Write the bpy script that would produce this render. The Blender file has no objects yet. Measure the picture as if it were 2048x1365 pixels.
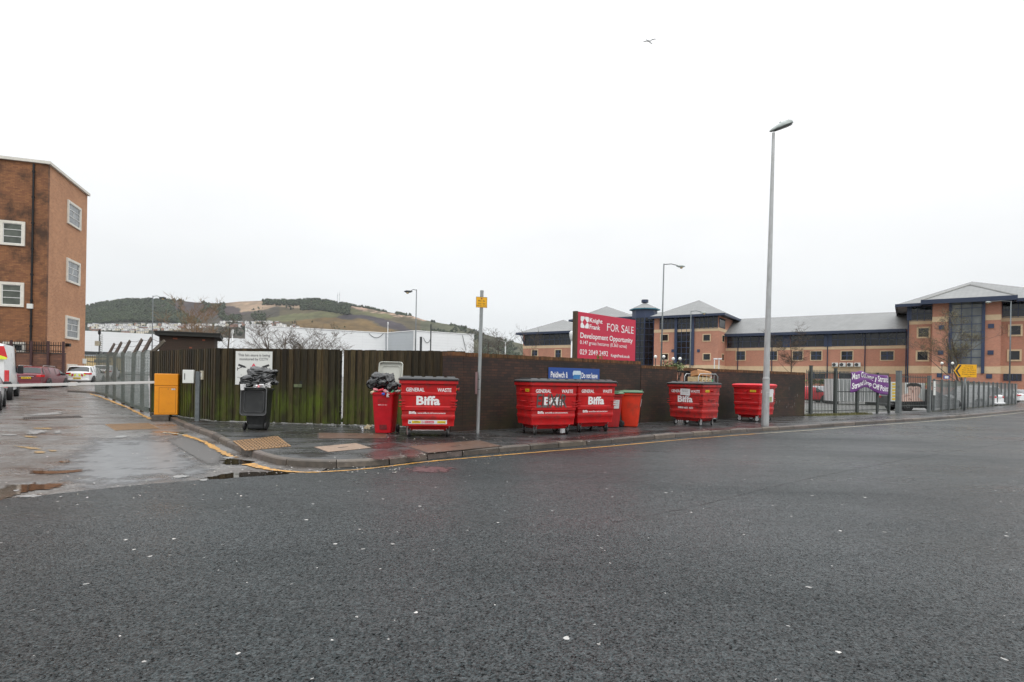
import bpy, bmesh, math, random
from mathutils import Vector, Matrix, noise
from mathutils.geometry import tessellate_polygon
R = math.radians
sin, cos, pi = math.sin, math.cos, math.pi
SC = bpy.context.scene
COL = SC.collection
random.seed(7)

# ------------------------------------------------------------------ camera
F = 1150.0; PX = 1024.0; PY = 760.0; ROLL = 0.0175; CH = 1.5
cam_d = bpy.data.cameras.new('camera'); cam = bpy.data.objects.new('camera', cam_d); COL.objects.link(cam)
cam_d.sensor_width = 36; cam_d.lens = F / 2048 * 36
cam_d.shift_y = (PY - 682.5) / 2048
cam_d.clip_start = 0.1; cam_d.clip_end = 9000
cam.matrix_world = Matrix.Translation((0, 0, CH)) @ Matrix.Rotation(pi/2, 4, 'X') @ Matrix.Rotation(ROLL, 4, 'Z')
SC.camera = cam

# ------------------------------------------------------------------ world: overcast sky
SC.view_settings.view_transform = 'Standard'; SC.view_settings.look = 'None'
SC.view_settings.exposure = 0.0; SC.view_settings.gamma = 1.0
W = bpy.data.worlds.new('World'); SC.world = W; W.use_nodes = True
nt = W.node_tree; nt.nodes.clear()
N = nt.nodes.new; L = nt.links.new
out = N('ShaderNodeOutputWorld'); bg = N('ShaderNodeBackground'); L(bg.outputs[0], out.inputs[0])
sky = N('ShaderNodeTexSky'); sky.sky_type = 'NISHITA'; sky.sun_disc = False
sky.sun_elevation = R(48); sky.sun_rotation = R(150); sky.air_density = 1.5; sky.dust_density = 3
tc = N('ShaderNodeTexCoord'); sep = N('ShaderNodeSeparateXYZ'); L(tc.outputs['Generated'], sep.inputs[0])
ramp = N('ShaderNodeValToRGB'); L(sep.outputs[2], ramp.inputs[0])
cr = ramp.color_ramp
cr.elements[0].position = 0.0; cr.elements[0].color = (0.83, 0.865, 0.89, 1)
cr.elements[1].position = 1.0; cr.elements[1].color = (2.9, 2.95, 3.0, 1)
for p, c in ((0.08, (0.86, 0.89, 0.91, 1)), (0.2, (0.955, 0.97, 0.98, 1)), (0.33, (1.10, 1.11, 1.12, 1)), (0.55, (1.35, 1.36, 1.37, 1)), (0.72, (2.1, 2.12, 2.15, 1))):
    e = cr.elements.new(p); e.color = c
mp = N('ShaderNodeMapping'); mp.inputs['Scale'].default_value = (1.0, 1.0, 3.2); L(tc.outputs['Generated'], mp.inputs[0])
nz = N('ShaderNodeTexNoise'); nz.inputs['Scale'].default_value = 1.6; nz.inputs['Detail'].default_value = 4; nz.inputs['Roughness'].default_value = .5
L(mp.outputs[0], nz.inputs[0])
mr = N('ShaderNodeMapRange'); mr.inputs[1].default_value = .3; mr.inputs[2].default_value = .7; mr.inputs[3].default_value = .93; mr.inputs[4].default_value = 1.06
L(nz.outputs[0], mr.inputs[0])
mul = N('ShaderNodeVectorMath'); mul.operation = 'SCALE'; L(ramp.outputs[0], mul.inputs[0]); L(mr.outputs[0], mul.inputs['Scale'])
sm = N('ShaderNodeVectorMath'); sm.operation = 'SCALE'; L(sky.outputs[0], sm.inputs[0]); sm.inputs['Scale'].default_value = 0.1
mx = N('ShaderNodeMix'); mx.data_type = 'VECTOR'; mx.inputs[0].default_value = 0.96
L(sm.outputs[0], mx.inputs[4]); L(mul.outputs[0], mx.inputs[5]); L(mx.outputs[1], bg.inputs[0])
bg.inputs[1].default_value = 1.0
sd = bpy.data.lights.new('sun', 'SUN'); sd.energy = 0.9; sd.angle = R(30); sd.color = (1, .97, .93)
so = bpy.data.objects.new('sun', sd); COL.objects.link(so)
so.rotation_euler = Vector((-sin(R(150)), -cos(R(150)), -math.tan(R(48)))).to_track_quat('-Z', 'Y').to_euler()
so.location = (10, -10, 40)

# ------------------------------------------------------------------ geometry helpers
def ab(px, py):
    u = px - PX; v = PY - py
    return (u*cos(ROLL) - v*sin(ROLL)) / F, (u*sin(ROLL) + v*cos(ROLL)) / F
def gz(x, y):
    return 0.02 * max(0, y - 20) * min(1, max(0, (-x - 10) / 6))
def G(px, py, z=0.0, slope=False):
    a, b = ab(px, py); Y = (CH - z) / -b
    if slope:
        for _ in range(30):
            Y = (CH - z - gz(a*Y, Y)) / -b
        return Vector((a*Y, Y, z + gz(a*Y, Y)))
    return Vector((a*Y, Y, z))
def AT(px, py, Y):
    a, b = ab(px, py); return Vector((a*Y, Y, CH + b*Y))
def hit(px, py, o, d):
    """meet the vertical plane through o=(x,y) with unit direction d; gives distance along d and height"""
    a, b = ab(px, py); n = (-d[1], d[0])
    Y = (o[0]*n[0] + o[1]*n[1]) / (a*n[0] + n[1])
    return (a*Y - o[0])*d[0] + (Y - o[1])*d[1], CH + b*Y

class MB:
    def __init__(s): s.v = []; s.f = []; s.c = []; s.m = []; s.mi = 0; s.col = None
    def add(s, vs, fs, col=None, T=None):
        k = len(s.v)
        for p in vs:
            p = Vector(p)
            s.v.append(T @ p if T is not None else p)
        for f in fs:
            s.f.append([i + k for i in f]); s.c.append(col or s.col or (1, 1, 1)); s.m.append(s.mi)
        return s
    def box(s, c, d, rz=0, col=None, T=None, taper=1):
        x, y, z = d[0]/2, d[1]/2, d[2]/2; vs = []
        for k, t in ((-1, 1), (1, taper)):
            for sx, sy in ((-1, -1), (1, -1), (1, 1), (-1, 1)):
                X, Y = sx*x*t, sy*y*t
                vs.append((c[0] + X*cos(rz) - Y*sin(rz), c[1] + X*sin(rz) + Y*cos(rz), c[2] + k*z))
        return s.add(vs, [(3, 2, 1, 0), (4, 5, 6, 7), (0, 1, 5, 4), (1, 2, 6, 5), (2, 3, 7, 6), (3, 0, 4, 7)], col, T)
    def bb(s, x0, x1, y0, y1, z0, z1, col=None, T=None):
        return s.box(((x0+x1)/2, (y0+y1)/2, (z0+z1)/2), (x1-x0, y1-y0, z1-z0), 0, col, T)
    def rings(s, rs, cap0=True, cap1=True, col=None, closed=True):
        n = len(rs[0]); vs = [p for r in rs for p in r]; fs = []
        for i in range(len(rs)-1):
            for j in range(n if closed else n-1):
                k = (j+1) % n; fs.append((i*n+j, i*n+k, (i+1)*n+k, (i+1)*n+j))
        if cap0: fs.append(tuple(range(n-1, -1, -1)))
        if cap1: fs.append(tuple((len(rs)-1)*n + j for j in range(n)))
        return s.add(vs, fs, col)
    def tube(s, p0, p1, r0, r1=None, n=8, col=None, caps=True):
        p0 = Vector(p0); p1 = Vector(p1); r1 = r0 if r1 is None else r1
        d = (p1-p0)
        if d.length < 1e-6: return s
        q = d.to_track_quat('Z', 'Y')
        rs = [[p + q @ Vector((r*cos(2*pi*j/n), r*sin(2*pi*j/n), 0)) for j in range(n)] for p, r in ((p0, r0), (p1, r1))]
        return s.rings(rs, caps, caps, col)
    def path(s, pts, r, n=6, col=None):
        pts = [Vector(p) for p in pts]; rs = []
        for i, p in enumerate(pts):
            d = pts[min(i+1, len(pts)-1)] - pts[max(i-1, 0)]
            q = d.to_track_quat('Z', 'Y'); rr = r[i] if isinstance(r, (list, tuple)) else r
            rs.append([p + q @ Vector((rr*cos(2*pi*j/n), rr*sin(2*pi*j/n), 0)) for j in range(n)])
        return s.rings(rs, True, True, col)
    def lathe(s, c, prof, n=16, axis='Z', col=None):
        rs = []
        for r, z in prof:
            ring = []
            for j in range(n):
                a = 2*pi*j/n
                if axis == 'Z': ring.append((c[0]+r*cos(a), c[1]+r*sin(a), c[2]+z))
                elif axis == 'X': ring.append((c[0]+z, c[1]+r*cos(a), c[2]+r*sin(a)))
                else: ring.append((c[0]+r*sin(a), c[1]+z, c[2]+r*cos(a)))
            rs.append(ring)
        return s.rings(rs, True, True, col)
    def prism(s, poly, y0, y1, col=None):
        """polygon in x,z pushed from y0 to y1"""
        n = len(poly); vs = [(x, y0, z) for x, z in poly] + [(x, y1, z) for x, z in poly]
        return s.add(vs, [tuple(range(n)), tuple(range(2*n-1, n-1, -1))] + [(i, i+n, (i+1) % n + n, (i+1) % n) for i in range(n)], col)
    def sheet(s, pts, col=None):
        """flat-ish polygon with many corners, triangulated"""
        tri = tessellate_polygon([[Vector((p[0], p[1], 0)) for p in pts]])
        fs = []
        for t in tri:
            a, b, c = (Vector(pts[i]).to_2d() for i in t)
            fs.append(t if (b-a).cross(c-a) > 0 else (t[0], t[2], t[1]))
        return s.add(pts, fs, col)
    def build(s, name, m, parent=None, smooth=False, bevel=0, sub=0, seg=2, angle=None):
        me = bpy.data.meshes.new(name)
        me.from_pydata([tuple(p) for p in s.v], [], s.f)
        ms = m if isinstance(m, (list, tuple)) else [m]
        for x in ms: me.materials.append(x)
        for p, mi in zip(me.polygons, s.m): p.material_index = mi; p.use_smooth = smooth
        ca = me.color_attributes.new('Col', 'FLOAT_COLOR', 'CORNER')
        arr = []
        for p, c in zip(me.polygons, s.c):
            arr += [c[0], c[1], c[2], 1.0] * p.loop_total
        ca.data.foreach_set('color', arr)
        me.update()
        o = bpy.data.objects.new(name, me); COL.objects.link(o)
        if parent: o.parent = parent
        if bevel:
            b = o.modifiers.new('bevel', 'BEVEL'); b.width = bevel; b.segments = seg; b.limit_method = 'ANGLE'; b.angle_limit = R(35)
        if sub:
            q = o.modifiers.new('subsurf', 'SUBSURF'); q.levels = sub; q.render_levels = sub
        if smooth and angle:
            try:
                me.set_sharp_from_angle(angle=R(angle))
            except Exception: pass
        return o

def thing(name, label, cat, loc=(0, 0, 0), rz=0, group=None):
    o = bpy.data.objects.new(name, None); COL.objects.link(o)
    o.location = loc; o.rotation_euler = (0, 0, rz); o.empty_display_size = .2
    o['label'] = label; o['category'] = cat
    if group: o['group'] = group
    return o
def tag(o, label=None, cat=None, group=None, kind=None):
    if label: o['label'] = label
    if cat: o['category'] = cat
    if group: o['group'] = group
    if kind: o['kind'] = kind
    return o
def dup(root, loc=None, rz=None, label=None):
    def cp(o, par):
        c = o.copy(); COL.objects.link(c); c.parent = par
        for ch in [x for x in bpy.data.objects if x.parent == o and x != c]: cp(ch, c)
        return c
    r = cp(root, None)
    if loc is not None: r.location = loc
    if rz is not None: r.rotation_euler = (0, 0, rz)
    if label: r['label'] = label
    return r

# text -> flat mesh data in x,z
_tc = {}
def text_geo(s, bold=0.0, shear=0.0):
    key = (s, bold, shear)
    if key in _tc: return _tc[key]
    cu = bpy.data.curves.new('t', 'FONT'); cu.body = s; cu.size = 1; cu.offset = bold; cu.shear = shear; cu.resolution_u = 3
    o = bpy.data.objects.new('t', cu); COL.objects.link(o)
    dg = bpy.context.evaluated_depsgraph_get(); dg.update()
    me = bpy.data.meshes.new_from_object(o.evaluated_get(dg))
    vs = [v.co.copy() for v in me.vertices]; fs = [tuple(p.vertices) for p in me.polygons]
    bpy.data.objects.remove(o); bpy.data.curves.remove(cu); bpy.data.meshes.remove(me)
    _tc[key] = (vs, fs); return vs, fs
def put_text(mb, s, x0, x1, z0, z1, y, bold=0.02, col=None, shear=0, T=None, cap=None, flip=False):
    """fit the string into the rectangle; y is a number or a function of (x,z)"""
    vs, fs = text_geo(s, bold, shear)
    if not vs: return
    xa = min(v.x for v in vs); xb = max(v.x for v in vs); za = min(v.y for v in vs); zb = max(v.y for v in vs)
    w = []
    for v in vs:
        x = x0 + (v.x-xa)/(xb-xa)*(x1-x0); z = z0 + (v.y-za)/(zb-za)*(z1-z0)
        w.append((x, y(x, z) if callable(y) else y, z))
    mb.add(w, fs, col, T)

# ------------------------------------------------------------------ materials
def newmat(name):
    m = bpy.data.materials.new(name); m.use_nodes = True
    n = m.node_tree; b = n.nodes['Principled BSDF']
    return m, n, b
def rgb(*c): return (c[0], c[1], c[2], 1)
class NT:
    def __init__(s, n): s.n = n
    def __call__(s, t, **kw):
        x = s.n.nodes.new('ShaderNode' + t)
        for k, v in kw.items(): setattr(x, k, v)
        return x
    def l(s, a, b): s.n.links.new(a, b)
def noise_node(q, vec, scale, detail=3, rough=.55, stretch=None):
    if stretch:
        mp = q('Mapping'); mp.inputs['Scale'].default_value = stretch; q.l(vec, mp.inputs[0]); vec = mp.outputs[0]
    n = q('TexNoise'); n.inputs['Scale'].default_value = scale; n.inputs['Detail'].default_value = detail; n.inputs['Roughness'].default_value = rough
    q.l(vec, n.inputs['Vector']); return n.outputs[0]
def rng(q, v, a, b, c=0., d=1., smooth=False):
    m = q('MapRange'); m.inputs[1].default_value = a; m.inputs[2].default_value = b; m.inputs[3].default_value = c; m.inputs[4].default_value = d
    if smooth: m.interpolation_type = 'SMOOTHSTEP'
    q.l(v, m.inputs[0]); return m.outputs[0]
def mixc(q, f, a, b, mode='MIX'):
    m = q('Mix', data_type='RGBA', blend_type=mode)
    if isinstance(f, (int, float)): m.inputs[0].default_value = f
    else: q.l(f, m.inputs[0])
    for i, c in ((6, a), (7, b)):
        if isinstance(c, tuple): m.inputs[i].default_value = c if len(c) == 4 else rgb(*c)
        else: q.l(c, m.inputs[i])
    return m.outputs[2]
def mth(q, op, a, b=None):
    m = q('Math', operation=op)
    for i, v in ((0, a), (1, b)):
        if v is None: continue
        if isinstance(v, (int, float)): m.inputs[i].default_value = v
        else: q.l(v, m.inputs[i])
    return m.outputs[0]
def bump(q, b, h, strength=.3, dist=.01):
    m = q('Bump'); m.inputs['Strength'].default_value = strength; m.inputs['Distance'].default_value = dist
    q.l(h, m.inputs['Height']); q.l(m.outputs[0], b.inputs['Normal'])
def simple(name, c, rough=.5, metal=0, var=.15, scale=6., dirt=None, dirt_amt=.4, attr=False, bmp=0, spec=.5, coat=0, dirt_scale=3., emit=None, stretch=None):
    m, n, b = newmat(name); q = NT(n); t = q('TexCoord').outputs['Object']
    nz = noise_node(q, t, scale, 4, .6, stretch)
    f = rng(q, nz, .3, .7, 1-var, 1+var)
    base = q('RGB'); base.outputs[0].default_value = rgb(*c)
    vm = q('VectorMath', operation='SCALE'); q.l(base.outputs[0], vm.inputs[0]); q.l(f, vm.inputs['Scale'])
    cc = vm.outputs[0]
    if attr:
        a = q('Attribute'); a.attribute_name = 'Col'
        v2 = q('VectorMath', operation='MULTIPLY'); q.l(cc, v2.inputs[0]); q.l(a.outputs[0], v2.inputs[1]); cc = v2.outputs[0]
    if dirt:
        d = rng(q, noise_node(q, t, dirt_scale, 5, .65), .5, .72, 0, dirt_amt)
        cc = mixc(q, d, cc, dirt)
    q.l(cc, b.inputs['Base Color'])
    b.inputs['Roughness'].default_value = rough; b.inputs['Metallic'].default_value = metal
    b.inputs['Specular IOR Level'].default_value = spec
    if coat: b.inputs['Coat Weight'].default_value = coat; b.inputs['Coat Roughness'].default_value = .08
    q.l(rng(q, nz, .3, .7, rough*.85, min(1, rough*1.15)), b.inputs['Roughness'])
    if bmp: bump(q, b, nz, bmp, .01)
    if emit: b.inputs['Emission Color'].default_value = rgb(*c); b.inputs['Emission Strength'].default_value = emit
    return m
def brick(name, c1, c2, mortar, dirt=(.02, .018, .015), dirt_lo=.45, dirt_hi=.7, dirt_max=.8, bw=.225, bh=.075, rough=.85, dscale=.35, fine=1., topz=None, moss=None, mossz=(.1, .8), cm=.008):
    m, n, b = newmat(name); q = NT(n); t = q('TexCoord').outputs['Object']
    sp = q('SeparateXYZ'); q.l(t, sp.inputs[0]); cb = q('CombineXYZ')
    q.l(mth(q, 'ADD', sp.outputs[0], sp.outputs[1]), cb.inputs[0]); q.l(sp.outputs[2], cb.inputs[1])
    br = q('TexBrick'); br.inputs['Scale'].default_value = 1; br.inputs['Brick Width'].default_value = bw; br.inputs['Row Height'].default_value = bh
    br.inputs['Mortar Size'].default_value = cm; br.inputs['Color1'].default_value = rgb(*c1); br.inputs['Color2'].default_value = rgb(*c2); br.inputs['Mortar'].default_value = rgb(*mortar)
    br.inputs['Bias'].default_value = -.1
    q.l(cb.outputs[0], br.inputs['Vector'])
    n1 = noise_node(q, t, 2.2*fine, 5, .7); c = mixc(q, rng(q, n1, .35, .7, .0, .45), br.outputs[0], c2)
    nd = noise_node(q, t, dscale, 6, .72, (1, 1, 1.0))
    c = mixc(q, rng(q, nd, dirt_lo, dirt_hi, 0, dirt_max), c, dirt)
    if topz is not None:
        tz = rng(q, sp.outputs[2], topz-.16, topz-.06, 0, 1)
        c = mixc(q, mth(q, 'MULTIPLY', tz, rng(q, n1, .3, .6, .3, .9)), c, (.085, .04, .016))
    if moss:
        mz = mth(q, 'MULTIPLY', rng(q, sp.outputs[2], mossz[0], mossz[1], 1, 0), rng(q, noise_node(q, t, 1.1, 5, .7), .42, .65, 0, .6))
        c = mixc(q, mz, c, moss)
    sp2 = rng(q, noise_node(q, t, 23, 2, .5), .70, .74, 0, .5)
    q.l(c, b.inputs['Base Color']); b.inputs['Roughness'].default_value = rough
    bump(q, b, br.outputs[1], -.4, .006)
    return m
def glassy(name, c=(.02, .025, .03), rough=.06, spec=.6, var=.5, sc=.6):
    m, n, b = newmat(name); q = NT(n); t = q('TexCoord').outputs['Object']
    nz = noise_node(q, t, sc, 2, .5)
    base = q('RGB'); base.outputs[0].default_value = rgb(*c)
    vm = q('VectorMath', operation='SCALE'); q.l(base.outputs[0], vm.inputs[0]); q.l(rng(q, nz, .35, .65, 1-var, 1+var), vm.inputs['Scale'])
    q.l(vm.outputs[0], b.inputs['Base Color']); b.inputs['Roughness'].default_value = rough; b.inputs['Specular IOR Level'].default_value = spec
    return m
M = {}
def torn(name, c, lo=.35, hi=.5, sc=6, rough=.4, edge=.4, stretch=None, detail=6, c2=None, spec=.5, amt=1.0):
    """film on the ground (paint, water, stain) that breaks up irregularly; attribute Col.r fades to 0 at its rim"""
    m, n, b = newmat(name); q = NT(n); t = q('TexCoord').outputs['Object']
    at_ = q('Attribute'); at_.attribute_name = 'Col'; sp = q('SeparateColor'); q.l(at_.outputs[0], sp.inputs[0])
    nz = noise_node(q, t, sc, detail, .68, stretch)
    v = mth(q, 'ADD', nz, mth(q, 'MULTIPLY', mth(q, 'SUBTRACT', sp.outputs[0], .5), edge))
    f = rng(q, v, lo, hi, 0, amt)
    tr = q('BsdfTransparent'); ms = q('MixShader'); q.l(f, ms.inputs[0]); q.l(tr.outputs[0], ms.inputs[1]); q.l(b.outputs[0], ms.inputs[2]); q.l(ms.outputs[0], n.nodes['Material Output'].inputs[0])
    if c2: q.l(mixc(q, rng(q, noise_node(q, t, sc*2.3, 4, .6), .35, .65), c, c2), b.inputs['Base Color'])
    else: b.inputs['Base Color'].default_value = rgb(*c)
    b.inputs['Roughness'].default_value = rough; b.inputs['Specular IOR Level'].default_value = spec
    return m
def mesh_wire(name, c, f, w, diag=True, rough=.4, metal=.0):
    """see-through wire mesh: only the strands are solid"""
    m, n, b = newmat(name); q = NT(n); t = q('TexCoord').outputs['Object']; sp = q('SeparateXYZ'); q.l(t, sp.inputs[0])
    x, z = sp.outputs[0], sp.outputs[2]
    A = mth(q, 'FRACT', mth(q, 'MULTIPLY', mth(q, 'ADD', x, z) if diag else x, f)); B = mth(q, 'FRACT', mth(q, 'MULTIPLY', mth(q, 'SUBTRACT', x, z) if diag else z, f if diag else f*.12))
    s = mth(q, 'MAXIMUM', mth(q, 'LESS_THAN', A, w), mth(q, 'LESS_THAN', B, w if diag else .06))
    tr = q('BsdfTransparent'); ms = q('MixShader'); q.l(s, ms.inputs[0]); q.l(tr.outputs[0], ms.inputs[1]); q.l(b.outputs[0], ms.inputs[2])
    q.l(ms.outputs[0], n.nodes['Material Output'].inputs[0])
    b.inputs['Base Color'].default_value = rgb(*c); b.inputs['Roughness'].default_value = rough; b.inputs['Metallic'].default_value = metal
    return m

def tarmac(name, c, agg=.5, r0=.35, r1=.6, gum=0, tint=None, sheen=.35, aggs=95, wet=0.0, stains=None, bs=.5, tscale=.35, tlo=.5, thi=.7, stretch=None, grain=0):
    m, n, b = newmat(name); q = NT(n); t = q('TexCoord').outputs['Object']
    vo = q('TexVoronoi'); vo.inputs['Scale'].default_value = aggs; q.l(t, vo.inputs['Vector'])
    sv = q('SeparateColor'); q.l(vo.outputs['Color'], sv.inputs[0])
    n1 = noise_node(q, t, aggs*.55, 3, .6)
    a = mth(q, 'ADD', rng(q, mth(q, 'POWER', sv.outputs[0], 1.8), 0, 1, 1-agg, 1+agg*2.2), rng(q, n1, .3, .7, -agg*.8, agg*.8))
    big = noise_node(q, t, .45, 5, .6); mid = noise_node(q, t, 2.3, 4, .6)
    a = mth(q, 'MULTIPLY', a, rng(q, big, .3, .7, .8, 1.2)); a = mth(q, 'MULTIPLY', a, rng(q, mid, .3, .7, .9, 1.1))
    base = q('RGB'); base.outputs[0].default_value = rgb(*c)
    vm = q('VectorMath', operation='SCALE'); q.l(base.outputs[0], vm.inputs[0]); q.l(mth(q, 'MAXIMUM', a, .1), vm.inputs['Scale']); cc = vm.outputs[0]
    if tint: cc = mixc(q, rng(q, noise_node(q, t, tscale, 5, .7), tlo, thi, 0, .75), cc, tint)
    if stains: cc = mixc(q, rng(q, noise_node(q, t, .9, 6, .75), .56, .66, 0, .6), cc, stains)
    rough = rng(q, noise_node(q, t, sheen, 5, .62, stretch), .36, .64, r0, r1)
    if gum:
        ds = q('TexNoise'); ds.inputs['Scale'].default_value = 22; q.l(t, ds.inputs[0])
        sc = q('VectorMath', operation='SCALE'); q.l(ds.outputs['Color'], sc.inputs[0]); sc.inputs['Scale'].default_value = .055
        ad = q('VectorMath', operation='ADD'); q.l(t, ad.inputs[0]); q.l(sc.outputs[0], ad.inputs[1])
        tot = None
        for g, (gs, rad, gate) in enumerate(((1.15, .022, .36), (2.1, .016, .68), (3.3, .011, .70))):
            g1 = q('TexVoronoi', voronoi_dimensions='2D'); g1.inputs['Scale'].default_value = gs; q.l(ad.outputs[0], g1.inputs['Vector'])
            gc = q('SeparateColor'); q.l(g1.outputs['Color'], gc.inputs[0])
            rr = mth(q, 'MULTIPLY', gc.outputs[1], rad*gs)
            k = mth(q, 'MULTIPLY', mth(q, 'LESS_THAN', g1.outputs['Distance'], rr), mth(q, 'GREATER_THAN', gc.outputs[0], gate))
            k = mth(q, 'MULTIPLY', k, rng(q, gc.outputs[2], 0, 1, .25, 1))
            tot = k if tot is None else mth(q, 'MAXIMUM', tot, k)
        cc = mixc(q, mth(q, 'MULTIPLY', tot, gum), cc, (.62, .60, .57))
    q.l(cc, b.inputs['Base Color']); q.l(rough, b.inputs['Roughness'])
    if grain:
        g2 = noise_node(q, t, 34, 2, .6); g3 = noise_node(q, t, 13, 2, .6)
        sv2 = mth(q, 'MULTIPLY', rng(q, mth(q, 'ADD', mth(q, 'MULTIPLY', sv.outputs[1], .5), mth(q, 'MULTIPLY', n1, .9)), .40, .95, .04, 1.0), mth(q, 'MULTIPLY', rng(q, g2, .3, .7, .55, 1.4), rng(q, g3, .3, .7, .75, 1.25)))
        band = rng(q, noise_node(q, t, .16, 4, .6, (.6, 1.5, 1)), .38, .62, .78, 1.5)
        q.l(mth(q, 'MULTIPLY', mth(q, 'MULTIPLY', sv2, grain), band), b.inputs['Specular IOR Level'])
    else: b.inputs['Specular IOR Level'].default_value = .5
    bump(q, b, mth(q, 'ADD', vo.outputs['Distance'], n1), bs, .004)
    return m
# ------------------------------------------------------------------ the ground
M['road'] = tarmac('road_asphalt', (.0110, .0146, .0156), .95, .23, .46, gum=.9, aggs=95, bs=.72, sheen=.22, stretch=(.5, 1.6, 1), grain=.45)
M['side'] = tarmac('side_street_asphalt', (.105, .100, .095), .5, .16, .55, gum=.4, tint=(.055, .040, .031), sheen=.8, aggs=60, stains=(.15, .147, .14), bs=.4, tlo=.47, thi=.60, tscale=.8, stretch=(.8, 1.4, 1))
M['pave'] = tarmac('pavement_asphalt', (.040, .042, .043), .5, .14, .46, gum=.5, tint=(.034, .024, .019), sheen=.9, aggs=70, bs=.45, tscale=.9, stretch=(.8, 2, 1))
M['yard'] = tarmac('yard_ground', (.13, .13, .125), .3, .5, .8, tint=(.09, .1, .05), aggs=30)
M['kerb'] = simple('kerb_stone', (.085, .070, .058), .5, var=.35, scale=9, dirt=(.04, .035, .03), dirt_amt=.7, bmp=.3, attr=True)
g = MB(); g.bb(-3500, 3500, -200, 3500, -2.0, -.06)
tag(g.build('ground', M['yard']), kind='structure')

def smooth_line(pts, n=4):
    out = []
    P = [pts[0]] + list(pts) + [pts[-1]]
    for i in range(1, len(P)-2):
        p0, p1, p2, p3 = (Vector(P[k]) for k in (i-1, i, i+1, i+2))
        for k in range(n):
            t = k/n
            out.append(.5*((2*p1) + (p2-p0)*t + (2*p0-5*p1+4*p2-p3)*t*t + (3*p1-p0-3*p2+p3)*t**3))
    out.append(Vector(P[-2])); return out
kerb_left = [(191.8, 788.3), (231.7, 799.5), (274, 814.4), (305, 825.6), (328.8, 836.9), (371, 856.8), (416, 874), (448, 891.7), (497, 912), (537, 926)]
kerb_main = [(578, 933), (640, 936), (690, 936), (780, 930.6), (834, 923), (927, 913), (1080, 899), (1220, 888), (1302, 880.5), (1445, 868.7), (1640, 855.8), (1740, 848.5), (1856, 841.0), (1950, 833.4), (2048, 823.4)]
K = [G(x, y, 0, True) for x, y in kerb_left] + [G(x, y) for x, y in kerb_main]
e = (K[-1]-K[-2]).normalized(); K.append(K[-1] + e*45)
e0 = (K[0]-K[1]).normalized(); e0z = Vector((-.9, .45, 0)); K = [K[0] + e0z*3] + K
K = smooth_line(K, 4)
K = [Vector((p.x, p.y, gz(p.x, p.y))) for p in K]
def off(line, d, z=0):
    o = []
    for i, p in enumerate(line):
        t = (line[min(i+1, len(line)-1)] - line[max(i-1, 0)]); t.z = 0; t.normalize()
        n = Vector((-t.y, t.x, 0)); q = p + n*d; o.append(Vector((q.x, q.y, gz(q.x, q.y) + z)))
    return o
def ribbon(mb, A, B, col=None):
    n = len(A); mb.add(list(A)+list(B), [(i, i+1, n+i+1, n+i) for i in range(n-1)], col)
# boundary lines of fences/walls (real positions)
FC0 = Vector((-24.2, 33.6)); FC1 = Vector((-12.6, 20.2)); FC2 = Vector((-8.72, 17.0)); FC3 = Vector((-1.37, 16.0))
WA = Vector((-1.29, 15.2)); WB = Vector((4.36, 19.5)); WC = Vector((13.1, 25.7)); RF1 = Vector((23.2, 31.9)); RF2 = Vector((48.5, 54.5)); RF3 = Vector((75, 79))
# pavement slab
inner = off(K, .13, .12)
back = [Vector((*(p), 0)) for p in (RF3 + Vector((-.5, .5)), RF2 + Vector((-.5, .5)), RF1 + Vector((-.3, .6)), WC + Vector((-.3, .6)), WB + Vector((-.3, .6)), WA + Vector((-.3, 1.2)), FC3 + Vector((0, .6)), FC2 + Vector((.2, .5)), FC1 + Vector((.3, .4)), Vector((-16.0, 24.2)), Vector((-20.0, 29.0)), FC0 + Vector((.3, .4)), Vector((-27.0, 36.6)))]
pv = [Vector((p.x, p.y, p.z)) for p in inner] + [Vector((p.x, p.y, gz(p.x, p.y)+.12)) for p in back]
mb = MB(); mb.sheet(pv); tag(mb.build('pavement', M['pave']), kind='structure')
# kerb stones
mb = MB(); o_top = off(K, 0.014, .112); o_bot = off(K, 0, -.02); i_top = off(K, .13, .122)
cum = [0]
for i in range(len(K)-1): cum.append(cum[-1] + (K[i+1]-K[i]).length)
def kat(A, s_):
    s_ = max(0, min(cum[-1]-1e-4, s_)); i = 0
    while cum[i+1] < s_: i += 1
    return A[i].lerp(A[i+1], (s_-cum[i])/max(1e-6, cum[i+1]-cum[i]))
s_ = 0; rk = random.Random(31)
while s_ < cum[-1]-.5:
    ln = rk.uniform(.82, .95) if not 17 < s_ < 34 else rk.uniform(.55, .9); tt = rk.uniform(.6, 1.3); cc = (tt, tt*rk.uniform(.92, 1), tt*rk.uniform(.86, .98)); dz = Vector((0, 0, rk.uniform(-.005, .005))); gapw = rk.uniform(.012, .03); dz2 = dz + Vector((0, 0, rk.uniform(-.004, .004)))
    m_ = max(2, int(ln/.22)); rs = []
    for k in range(m_+1):
        u = s_ + (ln-gapw)*k/m_; z = dz.lerp(dz2, k/m_); ch = Vector((0, 0, .02)); tp = kat(o_top, u)+z; it = kat(i_top, u)+z; dirn = (it-tp); dirn.z = 0; dirn.normalize()
        rs.append([kat(o_bot, u), tp-ch, tp+dirn*.018, it, it-Vector((0, 0, .1))])
    n5 = 5; vs = [p for r in rs for p in r]; fs = [(i*n5+j, (i+1)*n5+j, (i+1)*n5+j+1, i*n5+j+1) for i in range(m_) for j in range(4)] + [(0, 1, 2, 3, 4), tuple(m_*n5+j for j in (4, 3, 2, 1, 0))]
    mb.add(vs, fs, cc); s_ += ln
tag(mb.build('kerb', M['kerb']), kind='structure')
mb = MB(); ribbon(mb, off(K, .005, -.03), off(K, .128, .095)); tag(mb.build('kerb_bed', simple('kerb_joint_dirt', (.03, .026, .022), .9)), kind='structure')
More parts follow.
